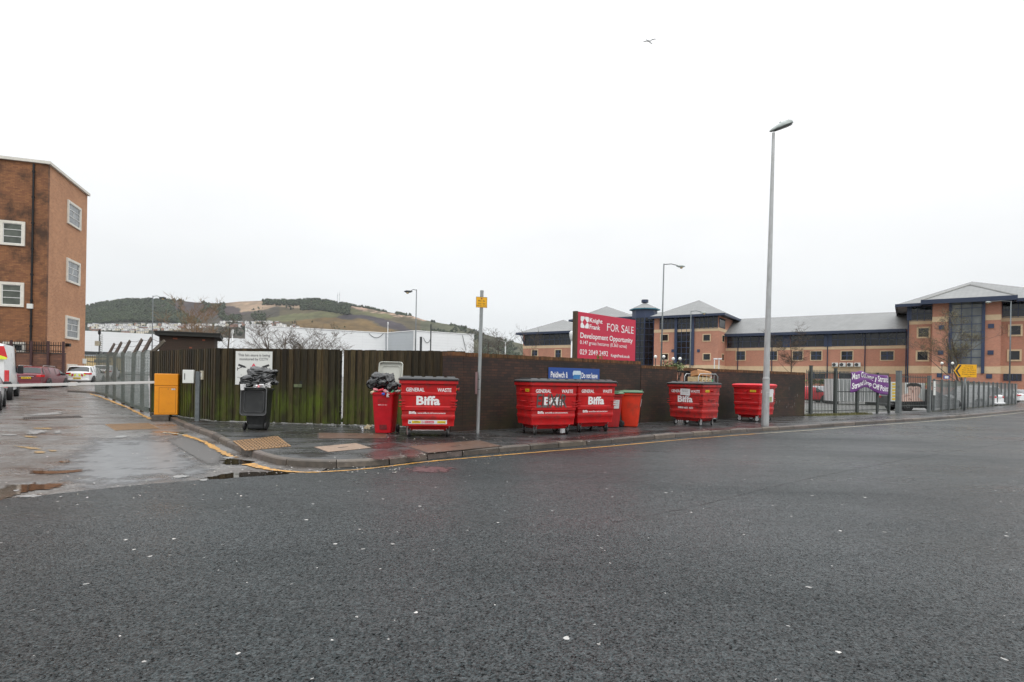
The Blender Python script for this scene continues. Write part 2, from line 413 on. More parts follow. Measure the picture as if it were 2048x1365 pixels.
# main road: behind the camera up to the joint with the side street and the kerb
joint = [G(x, y) for x, y in ((-500, 1035), (0, 1001), (150, 985), (300, 969), (430, 959), (560, 951), (640, 944))]
jd = (joint[0]-joint[1]).normalized(); joint = [joint[0] + jd*60] + joint
road_edge = [p for p in off(K, .06, 0) if p.x > joint[-1].x + .15 and p.y < 90]
rp = [Vector((-90, -60, 0)), Vector((160, -60, 0)), Vector((160, 150, 0))] + [Vector((p.x, p.y, 0)) for p in reversed(road_edge)] + [Vector((p.x, p.y, 0)) for p in reversed(joint)]
mb = MB(); mb.sheet([(p.x, p.y, .008) for p in rp]); tag(mb.build('road', M['road']), kind='structure')
# side street: sheet with the gentle climb
mb = MB(); nx, ny = 60, 60; vs = []; fs = []
for j in range(ny+1):
    for i in range(nx+1):
        x = -150 + 147*(i/nx); y = 4 + 130*(j/ny)**1.5; vs.append((x, y, gz(x, y)))
for j in range(ny):
    for i in range(nx): fs.append((j*(nx+1)+i, j*(nx+1)+i+1, (j+1)*(nx+1)+i+1, (j+1)*(nx+1)+i))
mb.add(vs, fs); tag(mb.build('side_street', M['side'], smooth=True), kind='structure')

# ---- markings
def worn(name, c, dark, lo=.4, hi=.6, amt=.9, sc=7, rough=.45):
    m, n, b = newmat(name); q = NT(n); t = q('TexCoord').outputs['Object']
    f = rng(q, noise_node(q, t, sc, 6, .75), lo, hi, 0, amt)
    q.l(mixc(q, f, c, dark), b.inputs['Base Color']); b.inputs['Roughness'].default_value = rough; return m
M['yellow_line'] = worn('yellow_line_paint', (.52, .26, .04), (.08, .07, .06), .44, .66, .9); M['yellow_torn'] = torn('broken_yellow_paint', (.34, .20, .06), .53, .63, 12, c2=(.2, .14, .07))
M['white_torn'] = torn('broken_white_paint', (.27, .27, .265), .53, .65, 11, c2=(.17, .17, .165))
M['pale_line'] = worn('faded_line_paint', (.45, .40, .28), (.12, .12, .12), .42, .6, .8)
M['white_line'] = worn('white_line_paint', (.55, .54, .52), (.12, .12, .12), .45, .6, .9)
def stripe(px, wid, z, mat_, name='yellow_line', slope=False, jag=.012, n=8):
    P = smooth_line([G(x, y, 0, slope) for x, y in px], n)
    ws = [wid if not isinstance(wid, (list, tuple)) else wid[0] + (wid[1]-wid[0])*i/(len(P)-1) for i in range(len(P))]
    A = off(P, 0, z); mbx = MB(); n2 = []
    Aa = []; Bb = []
    for i, p in enumerate(P):
        t = (P[min(i+1, len(P)-1)] - P[max(i-1, 0)]); t.z = 0; t.normalize(); nn = Vector((-t.y, t.x, 0))
        w = ws[i]/2
        for S, L_ in ((1, Aa), (-1, Bb)):
            q_ = p + nn*S*(w + random.uniform(-jag, jag)); L_.append(Vector((q_.x, q_.y, gz(q_.x, q_.y)+z)))
    ribbon(mbx, Bb, Aa)
    return tag(mbx.build(name, mat_), kind='structure')
yl = [(587, 945.6), (634, 946.2), (721, 940.5), (793, 932.5), (846, 926), (909, 920), (1080, 905.5), (1220, 894), (1384, 878.8), (1510, 869)]
stripe(yl, .075, .014, M['yellow_line'])
stripe([(1510, 869), (1640, 860.0), (1740, 852), (1856, 844), (1960, 835), (2048, 825.6)], .08, .014, M['pale_line'])
stripe([(496, 929), (520, 935.5), (543, 940.5), (587, 945.6)], (.2, .08), .012, M['yellow_line'], jag=.025)
stripe([(180.6, 788.3), (205, 796), (239, 809.5), (270, 823), (302.6, 839.3)], .12, .01, M['yellow_line'], slope=True, jag=.03)
stripe([(368.6, 870.5), (403.5, 883), (430, 897), (453, 909), (469.5, 916.6)], .12, .01, M['yellow_line'], slope=True, jag=.035, n=12)
stripe([(326, 866), (345, 867.5), (368, 870.5)], .09, .01, M['pale_line'], jag=.03)
def fan(out, name, m, kind='structure'):
    """patch made of rings round its middle; colour attribute runs 1 -> 0 to the rim"""
    n = len(out); c = sum((Vector(p) for p in out), Vector())/n; ks = (1.15, .9, .65, .35); vs = []; val = []
    for k in ks:
        for p in out: q_ = c + (Vector(p)-c)*k; vs.append(tuple(q_)); val.append({1.15: 0, .9: .45, .65: .8, .35: 1}[k])
    vs.append(tuple(c)); val.append(1); fs = []
    for i in range(len(ks)-1):
        for j in range(n): fs.append((i*n+j, i*n+(j+1) % n, (i+1)*n+(j+1) % n, (i+1)*n+j))
    b0 = (len(ks)-1)*n
    for j in range(n): fs.append((b0+j, b0+(j+1) % n, len(vs)-1))
    b_ = MB(); b_.add(vs, fs); o = b_.build(name, m); ca = o.data.color_attributes['Col']
    for l in o.data.loops: ca.data[l.index].color = (val[l.vertex_index],)*3 + (1,)
    return tag(o, kind=kind)
def blot(px, name, m, z, kind='structure', seed=1, jag=.25, n=40, slope=True):
    """irregular patch whose corners follow a few points on the ground"""
    rnd = random.Random(seed); C_ = [G(x, y, 0, slope) for x, y in px]; C_.append(C_[0]); C_ = smooth_line(C_, 8)[:-1]
    c = sum(C_, Vector())/len(C_); out = []
    for i, p in enumerate(C_):
        k = 1 + jag*(noise.noise(Vector((i*.9, seed*3.1, 0))) + .5*rnd.uniform(-.5, .5))
        q_ = c + (p-c)*k; out.append((q_.x, q_.y, gz(q_.x, q_.y)+z))
    return fan(out, name, m, kind)
for i, px in enumerate([((50, 830), (130, 822), (130, 829), (52, 834)), ((51, 862), (92, 861), (95, 866), (52, 872)), ((106, 862), (124, 861), (124, 867), (108, 869)), ((0, 869), (35, 870), (38, 873), (2, 872)),
        ((224, 875), (255, 870), (258, 876), (226, 878)), ((335, 955), (375, 950), (378, 956), (340, 959)), ((396, 961), (415, 958), (416, 963), (398, 965)), ((442, 916), (470, 914), (468, 919), (444, 919)),
        ((24, 995), (60, 990), (90, 992), (55, 999)), ((24, 982), (40, 980), (38, 984), (26, 985)), ((185, 965), (192, 966), (190, 971), (186, 970))]):
    blot(px, 'white_marking', M['white_torn'], .012, seed=i+5, jag=.3)
for i, px in enumerate([((45, 872), (75, 874), (76, 877), (46, 875)), ((18, 892), (70, 896), (90, 901), (60, 900)), ((65, 904), (92, 903), (90, 908), (68, 908)), ((96, 901), (115, 902), (112, 905), (98, 904)), ((65, 856), (105, 857), (103, 860), (66, 859))]):
    blot(px, 'yellow_marking', M['yellow_torn'], .012, seed=i+25, jag=.3)
stripe([(1230, 1046), (1400, 1012), (1560, 972), (1720, 938), (1900, 905), (2048, 882)], .035, .011, torn('tar_joint', (.012, .012, .012), .44, .6, 3, .5, .1, amt=.4), 'road_joint', jag=.012)
M['puddle'] = torn('puddle_water', (.020, .015, .010), .44, .47, 2.2, .02, .5, (1, 2, 1), 7)
M['puddle_red'] = torn('brown_puddle_water', (.055, .032, .02), .46, .56, 3.4, .06, .36, (.8, 2.2, 1), 7)
blot(((-60, 985), (30, 970), (100, 968), (135, 966), (120, 976), (60, 985), (10, 1000), (-60, 1004)), 'puddle', M['puddle_red'], .009, seed=3, jag=.35)
blot(((50, 942), (110, 943), (170, 940), (140, 947), (80, 951), (58, 949)), 'puddle', M['puddle_red'], .009, seed=4, jag=.35)
blot(((116, 923), (140, 921), (138, 926), (122, 927)), 'puddle', M['puddle_red'], .009, seed=7, jag=.3)
blot(((398, 959), (450, 949), (520, 944), (585, 944), (560, 950), (500, 955), (430, 961)), 'puddle', M['puddle'], .0095, seed=5, jag=.2)
blot(((441, 922), (462, 919), (510, 924), (500, 928), (455, 930)), 'puddle', M['puddle'], .009, seed=6, jag=.2)
blot(((330, 865), (350, 866), (372, 869), (352, 871)), 'puddle', M['puddle'], .008, seed=9, jag=.2)
# smooth wet patch where the old surface was relaid, darker repair by the kerb
M['patch'] = torn('relaid_damp_surface', (.135, .14, .145), .36, .60, 1.8, .36, .4, None, 6, (.09, .092, .095)); M['patch_old'] = tarmac('old_asphalt_patch', (.105, .105, .105), .28, .1, .36, sheen=1.2, aggs=60, tint=(.07, .06, .05), bs=.2)
M['patch2'] = torn('dark_repair_surface', (.05, .047, .045), .42, .50, 30, .5, .6, None, 3, (.09, .085, .08))
blot(((190, 880), (310, 873), (365, 890), (400, 925), (410, 950), (300, 965), (160, 975), (120, 930)), 'worn_patch', M['patch'], .005, seed=11, jag=.12)
blot(((330, 880), (368, 872), (440, 905), (450, 925), (420, 932), (370, 905)), 'repair_patch', M['patch2'], .0065, seed=12, jag=.05)
# red spills
M['spill'] = torn('dark_red_spill', (.10, .016, .012), .46, .66, 4.5, .34, .34, (1, 1.6, 1), 8, (.05, .02, .018), amt=.75); M['spill2'] = torn('thin_red_spill', (.06, .022, .024), .50, .58, 9, .35, .3, None, 6)
M['wetfilm'] = torn('dark_wet_film', (.030, .027, .026), .50, .66, 3.2, .25, .3, (.6, 1.6, 1), 7, amt=.6)
def pstain(px, m, nm='spill_stain', z=.1235):
    b_ = [G(x, y, .12) for x, y in px]; b_.append(b_[0]); fan([(p.x, p.y, z) for p in smooth_line(b_, 6)[:-1]], nm, m)
for px in (((725, 908), (765, 898), (810, 905), (795, 918), (745, 922)), ((735, 892), (780, 884), (810, 893), (765, 900)), ((790, 898), (835, 900), (850, 914), (815, 916))): pstain(px, M['spill'])
pstain(((1120, 878), (1220, 867), (1310, 861), (1280, 867), (1180, 877)), M['spill'], z=.1245); pstain(((1400, 862), (1440, 856), (1490, 854), (1450, 861)), M['spill'], z=.1245)
for i, px in enumerate((((640, 884), (760, 872), (960, 868), (1040, 872), (960, 886), (760, 890)), ((1040, 882), (1180, 874), (1300, 862), (1400, 855), (1420, 858), (1300, 870), (1120, 888)), ((1580, 846), (1690, 838), (1780, 833.5), (1740, 839), (1620, 845)), ((520, 868), (620, 860), (700, 862), (600, 870)), ((560, 905), (640, 903), (680, 910), (620, 918)))): pstain(px, M['wetfilm'], 'wet_patch', .1222+i*.0002)
b_ = [G(x, y, 0) for x, y in ((800, 938), (850, 933), (910, 937), (905, 945), (860, 948), (815, 946))]; b_.append(b_[0]); fan([(p.x, p.y, .012) for p in smooth_line(b_, 6)[:-1]], 'spill_stain', M['spill2'])

# ---- ironwork in the ground
M['rust'] = simple('rusty_iron', (.27, .15, .06), .55, .2, var=.4, scale=14, dirt=(.05, .04, .035), dirt_amt=.5, bmp=.2)
M['rust_dark'] = simple('dark_iron', (.06, .045, .038), .5, .4, var=.4, scale=14, bmp=.2)
M['void'] = simple('grate_void', (.012, .011, .010), .9)
M['pink_cover'] = simple('pinkish_cover_concrete', (.24, .165, .115), .6, var=.25, scale=20, dirt=(.08, .06, .05), dirt_amt=.6, bmp=.3)
M['brown_cover'] = simple('brown_cover_iron', (.10, .055, .035), .4, var=.35, scale=12, dirt=(.04, .03, .025), dirt_amt=.7, bmp=.2)
def quad_frame(px, z, slope=False):
    return [G(x, y, z, slope) for x, y in px]
def cover(px, z, m, name, label, grid=None, rim=.03, slope=False, m2=None, group=None):
    c4 = quad_frame(px, z, slope); c = sum(c4, Vector())/4
    t = thing(name, label, 'manhole cover' if not grid else 'drain grate', c, 0, group); loc = [p-c for p in c4]
    up = Vector((0, 0, .005))
    if grid:
        a = MB(); a.add([p+Vector((0, 0, .004)) for p in loc], [(0, 1, 2, 3)]); a.build('pit', M['void'], t)
        b = MB(); nu, nv = grid
        def bar(p, q_, w):
            d = (q_-p); d.z = 0; d.normalize(); n_ = Vector((-d.y, d.x, 0))*w/2
            b.add([p+n_+up*.9, q_+n_+up*.9, q_-n_+up*.9, p-n_+up*.9, p+n_+up*2, q_+n_+up*2, q_-n_+up*2, p-n_+up*2], [(0, 1, 5, 4), (1, 2, 6, 5), (2, 3, 7, 6), (3, 0, 4, 7), (4, 5, 6, 7)])
        for i in range(nu+1):
            s_ = i/nu; bar(loc[0].lerp(loc[1], s_), loc[3].lerp(loc[2], s_), rim)
        for j in range(nv+1):
            s_ = j/nv; bar(loc[0].lerp(loc[3], s_), loc[1].lerp(loc[2], s_), rim)
        b.build('grille', m, t)
    else:
        a = MB(); a.add([p+up*.8 for p in loc], [(0, 1, 2, 3)]); a.build('frame', M['rust_dark'], t)
        b = MB(); k = .955; i4 = [p*k for p in loc]
        b.add([p+up*.9 for p in i4]+[p+up*1.8 for p in i4], [(0, 1, 5, 4), (1, 2, 6, 5), (2, 3, 7, 6), (3, 0, 4, 7), (4, 5, 6, 7)]); b.build('lid', m, t)
        h = MB(); u = (loc[1]-loc[0]).normalized()
        for s_ in (.0,): h.box((s_, 0, .011), (.22, .05, .004), math.atan2(u.y, u.x)); h.build('keyhole', M['rust_dark'], t)
    return t
cover(((493, 902), (580, 893.5), (553, 873.5), (468, 883)), .12, M['rust'], 'drain_grate', 'rusty square-mesh iron grate in the pavement corner near the black wheelie bin', grid=(13, 8), rim=.045)
cover(((655, 905.5), (745, 897), (713, 887), (626, 895)), .12, M['pink_cover'], 'manhole_cover', 'pale pinkish inspection cover in the pavement between grate and red stains', slope=False)
cover(((855, 907.5), (1005, 893), (960, 881), (812, 894)), .12, M['brown_cover'], 'manhole_cover', 'long reddish brown cover plate in the pavement in front of the overflowing large bin')
cover(((635, 878), (775, 877.5), (775, 868), (635, 866.5)), .12, M['brown_cover'], 'manhole_cover', 'worn brown strip of cover slabs beside the overflowing small red bin')
cover(((232, 861.5), (318, 858), (296, 847), (211, 849.5)), .0, M['rust'], 'drain_grate', 'long rusty road grate in the wet side street behind the yellow lines', grid=(18, 4), rim=.03, slope=True)
cover(((47, 839), (165, 835.5), (158, 832), (46, 835.5)), .0, M['rust_dark'], 'drain_grate', 'narrow dark channel drain across the side street', grid=(30, 2), rim=.025, slope=True)

# ------------------------------------------------------------------ far hill
sk = [(-400, 640), (-200, 625), (60, 618), (175, 612), (204, 606.5), (232, 601.5), (268, 598.8), (305, 599.3), (351, 600), (390, 604.5), (442, 606.6), (480, 602.7), (532, 600.9), (584, 601.4), (623, 598.3), (649, 600.5), (668, 604.5), (692, 608.4), (721, 611.6), (774, 623.3), (793, 627), (823, 631), (848, 639.7), (884, 646.7), (913, 651), (937, 656), (951, 660), (965, 667), (1007, 679.5), (1040, 687), (1080, 700), (1200, 725), (1400, 765)]
def interp(tab, x):
    for (a, b_), (c, d) in zip(tab, tab[1:]):
        if a <= x <= c: return b_ + (d-b_)*(x-a)/(c-a)
    return tab[0][1] if x < tab[0][0] else tab[-1][1]
def inpoly(x, y, P):
    r = False; j = len(P)-1
    for i in range(len(P)):
        if (P[i][1] > y) != (P[j][1] > y) and x < (P[j][0]-P[i][0])*(y-P[i][1])/(P[j][1]-P[i][1]) + P[i][0]: r = not r
        j = i
    return r
D0, D1 = 620., 2100.
def hill_pt(px, t):
    """t=0 foot of the slope, t=1 skyline: place on the hillside seen towards that direction"""
    ys = interp(sk, px); y0 = PY + (px-PX)*.0175 - 8
    py = y0 + (ys-y0)*t; D = D0 + (D1-D0)*t**.75
    p = AT(px, py, D); return p, py
REG = [(((505, 641), (520, 634), (560, 628), (640, 622), (700, 618), (745, 622), (800, 634), (770, 637), (700, 630), (640, 634), (610, 640), (560, 643)), (.080, .080, .036)),
       (((428, 607), (500, 603), (560, 605), (640, 613), (655, 620), (610, 616), (560, 613), (520, 620), (495, 625), (470, 616), (445, 612)), (.20, .145, .10)),
       (((690, 610), (760, 622), (850, 641), (845, 645), (780, 632), (700, 618)), (.25, .175, .13)),
       (((672, 632), (700, 626), (740, 632), (790, 645), (832, 664), (805, 664), (765, 650), (715, 634)), (.035, .028, .032)),
       (((580, 645), (640, 634), (672, 632), (715, 636), (765, 652), (810, 668), (700, 672), (600, 668)), (.105, .068, .026)),
       (((330, 606), (390, 605), (440, 608), (500, 628), (480, 636), (400, 632), (330, 625), (290, 615)), (.045, .034, .033))]
mb = MB(); NXH, NYH = 900, 120; vs = []; cols = []
for j in range(NYH+1):
    t = j/NYH
    for i in range(NXH+1):
        px = -400 + 1800*i/NXH
        if t > .93: tt = 1.0; ext = (t-.93)/.07
        else: tt = t/.93; ext = 0
        p, py = hill_pt(px, tt)
        if ext: p = p + Vector((p.x, p.y, 0)).normalized()*ext*500; p.z = p.z*(1-ext) + ext*p.z*.6
        nse = noise.fractal(Vector((p.x*.006, p.y*.006, 0)), 1, 2, 4)
        if 0.05 < tt < .97: p.z += nse*5*min(1, tt*3)
        vs.append(p)
        jx = px + 16*noise.fractal(Vector((p.x*.012, p.y*.004, 5)), 1, 2, 4); jy = py + 6*noise.fractal(Vector((p.x*.010, p.y*.004, 9)), 1, 2, 4)
        c = (.030, .033, .021) if px < 330 else ((.046, .040, .030) if px < 560 else (.066, .054, .030))
        if px > 840: c = (.06, .062, .036)
        for P_, cc in REG:
            if inpoly(jx, jy, P_): c = cc
        if c[0] > .2 and noise.noise(Vector((px*.06, py*.35, 3))) > .08: c = (.09, .07, .045)
        k = 1 + .5*nse + .35*noise.noise(Vector((p.x*.05, p.y*.02, 2)))
        k = max(.4, k); cols.append((c[0]*k, c[1]*k, c[2]*k))
fs = []; fc = []
for j in range(NYH):
    for i in range(NXH):
        a = j*(NXH+1)+i; fs.append((a, a+1, a+NXH+2, a+NXH+1)); fc.append(cols[a])
mb.add(vs, fs)
m, n, b = newmat('hillside_heath'); q = NT(n); at_ = q('Attribute'); at_.attribute_name = 'Col'; tco = q('TexCoord').outputs['Object']
nn = rng(q, noise_node(q, tco, .05, 5, .7), .3, .7, .7, 1.3); vm = q('VectorMath', operation='SCALE'); q.l(at_.outputs[0], vm.inputs[0]); q.l(nn, vm.inputs['Scale'])
q.l(vm.outputs[0], b.inputs['Base Color']); b.inputs['Roughness'].default_value = .95; b.inputs['Specular IOR Level'].default_value = .1
hl = mb.build('hill', m, smooth=True); tag(hl, kind='structure')
hc = hl.data.color_attributes['Col']; arr = []
for l in hl.data.loops: arr += [*cols[l.vertex_index], 1.0]
hc.data.foreach_set('color', arr)
# woodland on the hill
M['wood'] = simple('far_foliage', (.032, .042, .022), .9, var=.4, scale=.02, attr=True, spec=.1)
mb = MB(); rnd = random.Random(3)
def clump(p, r, h, c):
    n_ = 5; vs = [p + Vector((0, 0, h))]; a0 = rnd.random()*6
    for z_, k in ((h*.62, .72), (h*.22, 1.0)):
        for j in range(n_): a = a0 + 2*pi*j/n_ + z_; rr = r*k*rnd.uniform(.75, 1.2); vs.append(p + Vector((rr*cos(a), rr*sin(a), z_*rnd.uniform(.85, 1.15))))
    vs.append(p - Vector((0, 0, 2)))
    fs = [(0, 1+j, 1+(j+1) % n_) for j in range(n_)] + [(1+j, 6+j, 6+(j+1) % n_, 1+(j+1) % n_) for j in range(n_)] + [(11, 6+(j+1) % n_, 6+j) for j in range(n_)]
    mb.add(vs, fs, c)
def wood(px0, px1, t0, t1, n_, h=(5, 9), dens=None):
    for _ in range(n_):
        px = rnd.uniform(px0, px1); t = rnd.uniform(t0, t1)
        if noise.noise(Vector((px*.03, t*6, 1))) < (dens if dens is not None else -1): continue
        p, py = hill_pt(px, t); k = rnd.uniform(.6, 1.5); hh = rnd.uniform(*h)
        clump(p, hh*rnd.uniform(.5, .8), hh, (k, k*rnd.uniform(.9, 1.1), k*.9))
wood(170, 350, .68, 1.0, 3000); wood(340, 450, .66, 1.0, 900, dens=.02); wood(350, 480, .66, .80, 800, dens=-.1); wood(430, 620, .82, .97, 260, (4, 7), .12); wood(340, 440, .9, 1.0, 60, dens=.15)
wood(480, 530, .66, .8, 250, dens=0); wood(525, 600, .93, 1.0, 260); wood(600, 700, .85, 1.0, 700); wood(690, 775, .97, 1.0, 130, (4, 7)); wood(792, 823, .96, 1.0, 90, (6, 9))
wood(845, 1050, .45, 1.0, 1700, (5, 9), -.1); wood(830, 960, .1, .5, 500, dens=-.05); wood(500, 800, .35, .7, 240, (3, 5), .15); wood(170, 560, .5, .66, 420, (4, 7), .05)
tag(mb.build('hillside_woodland', M['wood'], smooth=False), 'dark green woodland and scrub covering the far hillside', 'woodland', kind='stuff')
# houses at the foot of the hill
M['render_w'] = simple('far_white_render', (.80, .79, .77), .8, var=.1, scale=.3); M['render_b'] = simple('far_brick_red', (.30, .17, .12), .8, var=.2, scale=.3)
M['render_c'] = simple('far_cream_render', (.66, .60, .48), .8, var=.1, scale=.3)
M['slate'] = simple('far_slate', (.2, .2, .205), .6, var=.2, scale=.4); M['fwin'] = glassy('far_window', (.03, .03, .035))
def house_proto(wm, lab, grp):
    t = thing('hillside_house', lab, 'house', (0, 0, -50), 0, grp)
    a = MB(); a.bb(-5, 5, -3.6, 3.6, -4, 6.2); a.add([(-5, -3.6, 6.2), (-5, 3.6, 6.2), (-5, 0, 8), (5, -3.6, 6.2), (5, 3.6, 6.2), (5, 0, 8)], [(0, 2, 1), (3, 4, 5)]); w_ = a.build('wall', wm, t)
    r_ = MB(); r_.add([(-5.3, -4, 6.1), (5.3, -4, 6.1), (5.3, 0, 8.2), (-5.3, 0, 8.2), (-5.3, 4, 6.1), (5.3, 4, 6.1)], [(0, 1, 2, 3), (3, 2, 5, 4)]); r_.bb(-4.6, -3.6, -.5, .5, 7.6, 9.4); r_.build('roof', M['slate'], t)
    for x in (-2.6, 2.6):
        for z in (.8, 3.7): w = MB(); w.bb(x-.8, x+.8, -3.66, -3.6, z, z+1.2); w.build('window', M['fwin'], t)
    return t
protos = [house_proto(M['render_w'], 'small white rendered house in the rows at the foot of the hill', 'white houses below the hill'),
          house_proto(M['render_b'], 'small red brick house in the rows at the foot of the hill', 'brick houses below the hill'),
          house_proto(M['render_c'], 'small cream rendered house in the rows at the foot of the hill', 'cream houses below the hill')]
used = set(); rnd = random.Random(12)
spots = []
for row, (tt, x0, x1, n_) in enumerate(((651, 176, 600, 52), (656, 178, 420, 34), (660.5, 185, 360, 22), (646, 440, 560, 18), (665, 240, 300, 6))):
    for k in range(n_):
        spots.append((x0 + (x1-x0)*(k+.5)/n_ + rnd.uniform(-3, 3), tt + rnd.uniform(-1.2, 1.2)))
for (px, t) in spots:
    if px > 560: t += (px-560)*.12
    y0 = PY + (px-PX)*.0175 - 8; t = (t+2-y0)/(interp(sk, px)-y0); p, py = hill_pt(px, t); k = rnd.choices((0, 1, 2), (5, 2, 2))[0]
    rz = rnd.choice((.35, .5, .6, 1.9)) + rnd.uniform(-.1, .1)
    if k not in used: used.add(k); protos[k].location = p; protos[k].rotation_euler = (0, 0, rz)
    else: dup(protos[k], p, rz)
# mast on the ridge
M['dark_metal'] = simple('dark_grey_metal', (.06, .065, .068), .5, .5)
for (px, h_, lab) in ((679, 22, 'tall thin lattice radio mast on the ridge, right of the pair'), (675, 18, 'shorter thin radio mast on the ridge, left of the pair')):
    p, _ = hill_pt(px, 1.0); p += Vector((0, 0, -3)); hh = 42 if px == 679 else 36
    t = thing('radio_mast', lab, 'mast', p); a = MB()
    for sx, sy in ((-1, -1), (1, -1), (0, 1)): a.tube((sx*1.6, sy*1.6, 0), (sx*.4, sy*.4, hh), .16, .1, 4)
    for k in range(14):
        z = k*hh/14; w = 1.6-1.2*z/hh; w2 = 1.6-1.2*(z+hh/14)/hh; a.tube((-w, -w, z), (w2, -w2, z+hh/14), .09, n=3); a.tube((w, -w, z), (0, w2, z+hh/14), .09, n=3)
    a.build('lattice', M['dark_metal'], t); a = MB(); a.tube((0, 0, hh), (0, 0, hh+5), .12, n=4); a.lathe((0, -.9, hh*.8), [(.1, -.2), (1, 0), (.1, .2)], 8, 'Y'); a.build('antenna', M['dark_metal'], t)
# ------------------------------------------------------------------ timber fence
def wood_mat():
    m, n, b = newmat('weathered_algae_timber'); q = NT(n); t = q('TexCoord').outputs['Object']; sp = q('SeparateXYZ'); q.l(t, sp.inputs[0])
    at_ = q('Attribute'); at_.attribute_name = 'Col'
    grain = noise_node(q, t, 6, 5, .7, (6, 6, .5))
    c = mixc(q, rng(q, grain, .3, .7), (.010, .0075, .004), (.052, .037, .017))
    vm = q('VectorMath', operation='MULTIPLY'); q.l(c, vm.inputs[0]); q.l(at_.outputs[0], vm.inputs[1]); c = vm.outputs[0]
    low = rng(q, sp.outputs[2], .65, 1.5, 1, 0, True)
    st = noise_node(q, t, 1.0, 5, .72, (1.1, 1.1, .8)); st2 = noise_node(q, t, 9, 3, .6, (1, 1, .15))
    f = mth(q, 'MULTIPLY', mth(q, 'MULTIPLY', low, rng(q, st, .40, .60)), rng(q, st2, .35, .62, .1, 1))
    c = mixc(q, f, c, (.085, .125, .005))
    mid = mth(q, 'MULTIPLY', rng(q, sp.outputs[2], .8, 2.2, 1, .25), rng(q, noise_node(q, t, .8, 4, .6), .35, .7, 0, .35)); c = mixc(q, mid, c, (.040, .044, .012))
    bot = mth(q, 'MULTIPLY', rng(q, sp.outputs[2], .0, .28, .7, 0), rng(q, st2, .3, .7, .4, 1)); c = mixc(q, bot, c, (.02, .024, .012))
    q.l(c, b.inputs['Base Color']); b.inputs['Roughness'].default_value = .7; b.inputs['Specular IOR Level'].default_value = .3
    bump(q, b, grain, .4, .008); return m
M['timber'] = wood_mat()
def timber(p0, p1, h, label, seed, zb=.14, bw=.105):
    rnd = random.Random(seed); d = p1-p0; Ln = d.length; rz = math.atan2(d.y, d.x)
    t = thing('timber_fence', label, 'fence', (p0.x, p0.y, gz(p0.x, p0.y)), rz, 'mossy timber fence sections round the bin store')
    mb = MB(); x = 0; k = 0; z1s = gz(p1.x, p1.y) - gz(p0.x, p0.y)
    while x < Ln-.02:
        w = min(bw*rnd.uniform(.93, 1.07), Ln-x); yo = -.0 if k % 2 else -.03; tn = rnd.choice((.45, .7, .9, 1.0, 1.3, 1.75))*rnd.uniform(.85, 1.15); base = zb + z1s*x/Ln
        c = (tn*rnd.uniform(.95, 1.1), tn, tn*rnd.uniform(.85, 1.05)); hh = h + rnd.uniform(-.006, .008) + z1s*x/Ln
        ov = .012
        mb.bb(x-ov, x+w+ov, yo-.022, yo-.002, base + rnd.uniform(-.01, .015), hh, c); x += w; k += 1
    mb.build('boards', M['timber'], t)
    r = MB()
    for z in (.45, 1.25, 1.95): r = MB(); r.bb(0, Ln, .002, .06, z, z+.08, (.8, .8, .8)); r.build('rail', M['timber'], t)
    n_ = max(1, round(Ln/2.4))
    for i in range(n_+1):
        pm = MB(); xx = min(max(.06, i*Ln/n_), Ln-.06); pm.bb(xx-.05, xx+.05, .062, .16, 0, h-.03, (.7, .7, .7)); pm.build('post', M['timber'], t)
    return t
dF = (FC3-FC2).normalized()
sg0 = hit(679, 800, FC2, dF)[0]; sg1 = hit(688.5, 800, FC2, dF)[0]; sg2 = hit(928, 800, FC2, dF)[0]
f1 = timber(FC1, FC2, 2.28, 'green stained timber fence section angled behind the orange barrier box', 1, bw=.085)
f2 = timber(FC2, FC2+dF*sg0, 2.28, 'long mossy timber fence section behind the black wheelie bin, carrying the camera notice', 2)
f3 = timber(FC2+dF*sg1, FC2+dF*sg2, 2.27, 'dark timber gate section behind the small red bin and the frontmost large bin', 3)
# hinges/brackets on the edge by the gap
M['iron'] = simple('black_iron', (.02, .02, .021), .5, .6)
br = MB()
for z in (.45, .62, 1.05, 1.5, 1.92): br.bb(sg0, sg0+.075, -.03, -.01, z, z+.035); 
for z in (.62, 1.5, 1.92): br.tube((sg0+.05, -.02, z-.05), (sg0+.05, -.02, z+.05), .012, n=6)
h_ = br.build('gate_latch', M['iron'], f2)
# near-black panel painted as the dark of a hole in the boards; small box
mb = MB(); xb = hit(598, 766, FC2, dF); mb.bb(xb[0]-.1, xb[0]+.13, -.05, -.035, xb[1]-.1, xb[1]+.06); mb.build('dark_hole_panel', simple('dark_patch', (.012, .012, .01), .8), f2)
mb = MB(); mb.bb(xb[0]-.12, xb[0]+.12, -.075, -.052, xb[1]-.13, xb[1]-.04); mb.build('letter_slot', simple('mossy_slot', (.1, .12, .06), .7, var=.5, scale=20), f2)
# concrete/gravel strip along the fence foot
M['gravel'] = simple('fence_foot_gravel', (.24, .235, .22), .8, var=.6, scale=40, dirt=(.05, .05, .045), dirt_amt=.8, dirt_scale=9)
mb = MB(); A_ = [Vector((p.x, p.y, gz(p.x, p.y)+.124)) for p in (FC1-Vector((.05, .08)), FC2-Vector((.03, .1)), FC3-Vector((0, .1)))]; B_ = [a_ + Vector((.1, .3, 0)) for a_ in A_]; ribbon(mb, A_, B_)
tag(mb.build('gravel_strip', M['gravel']), kind='structure')

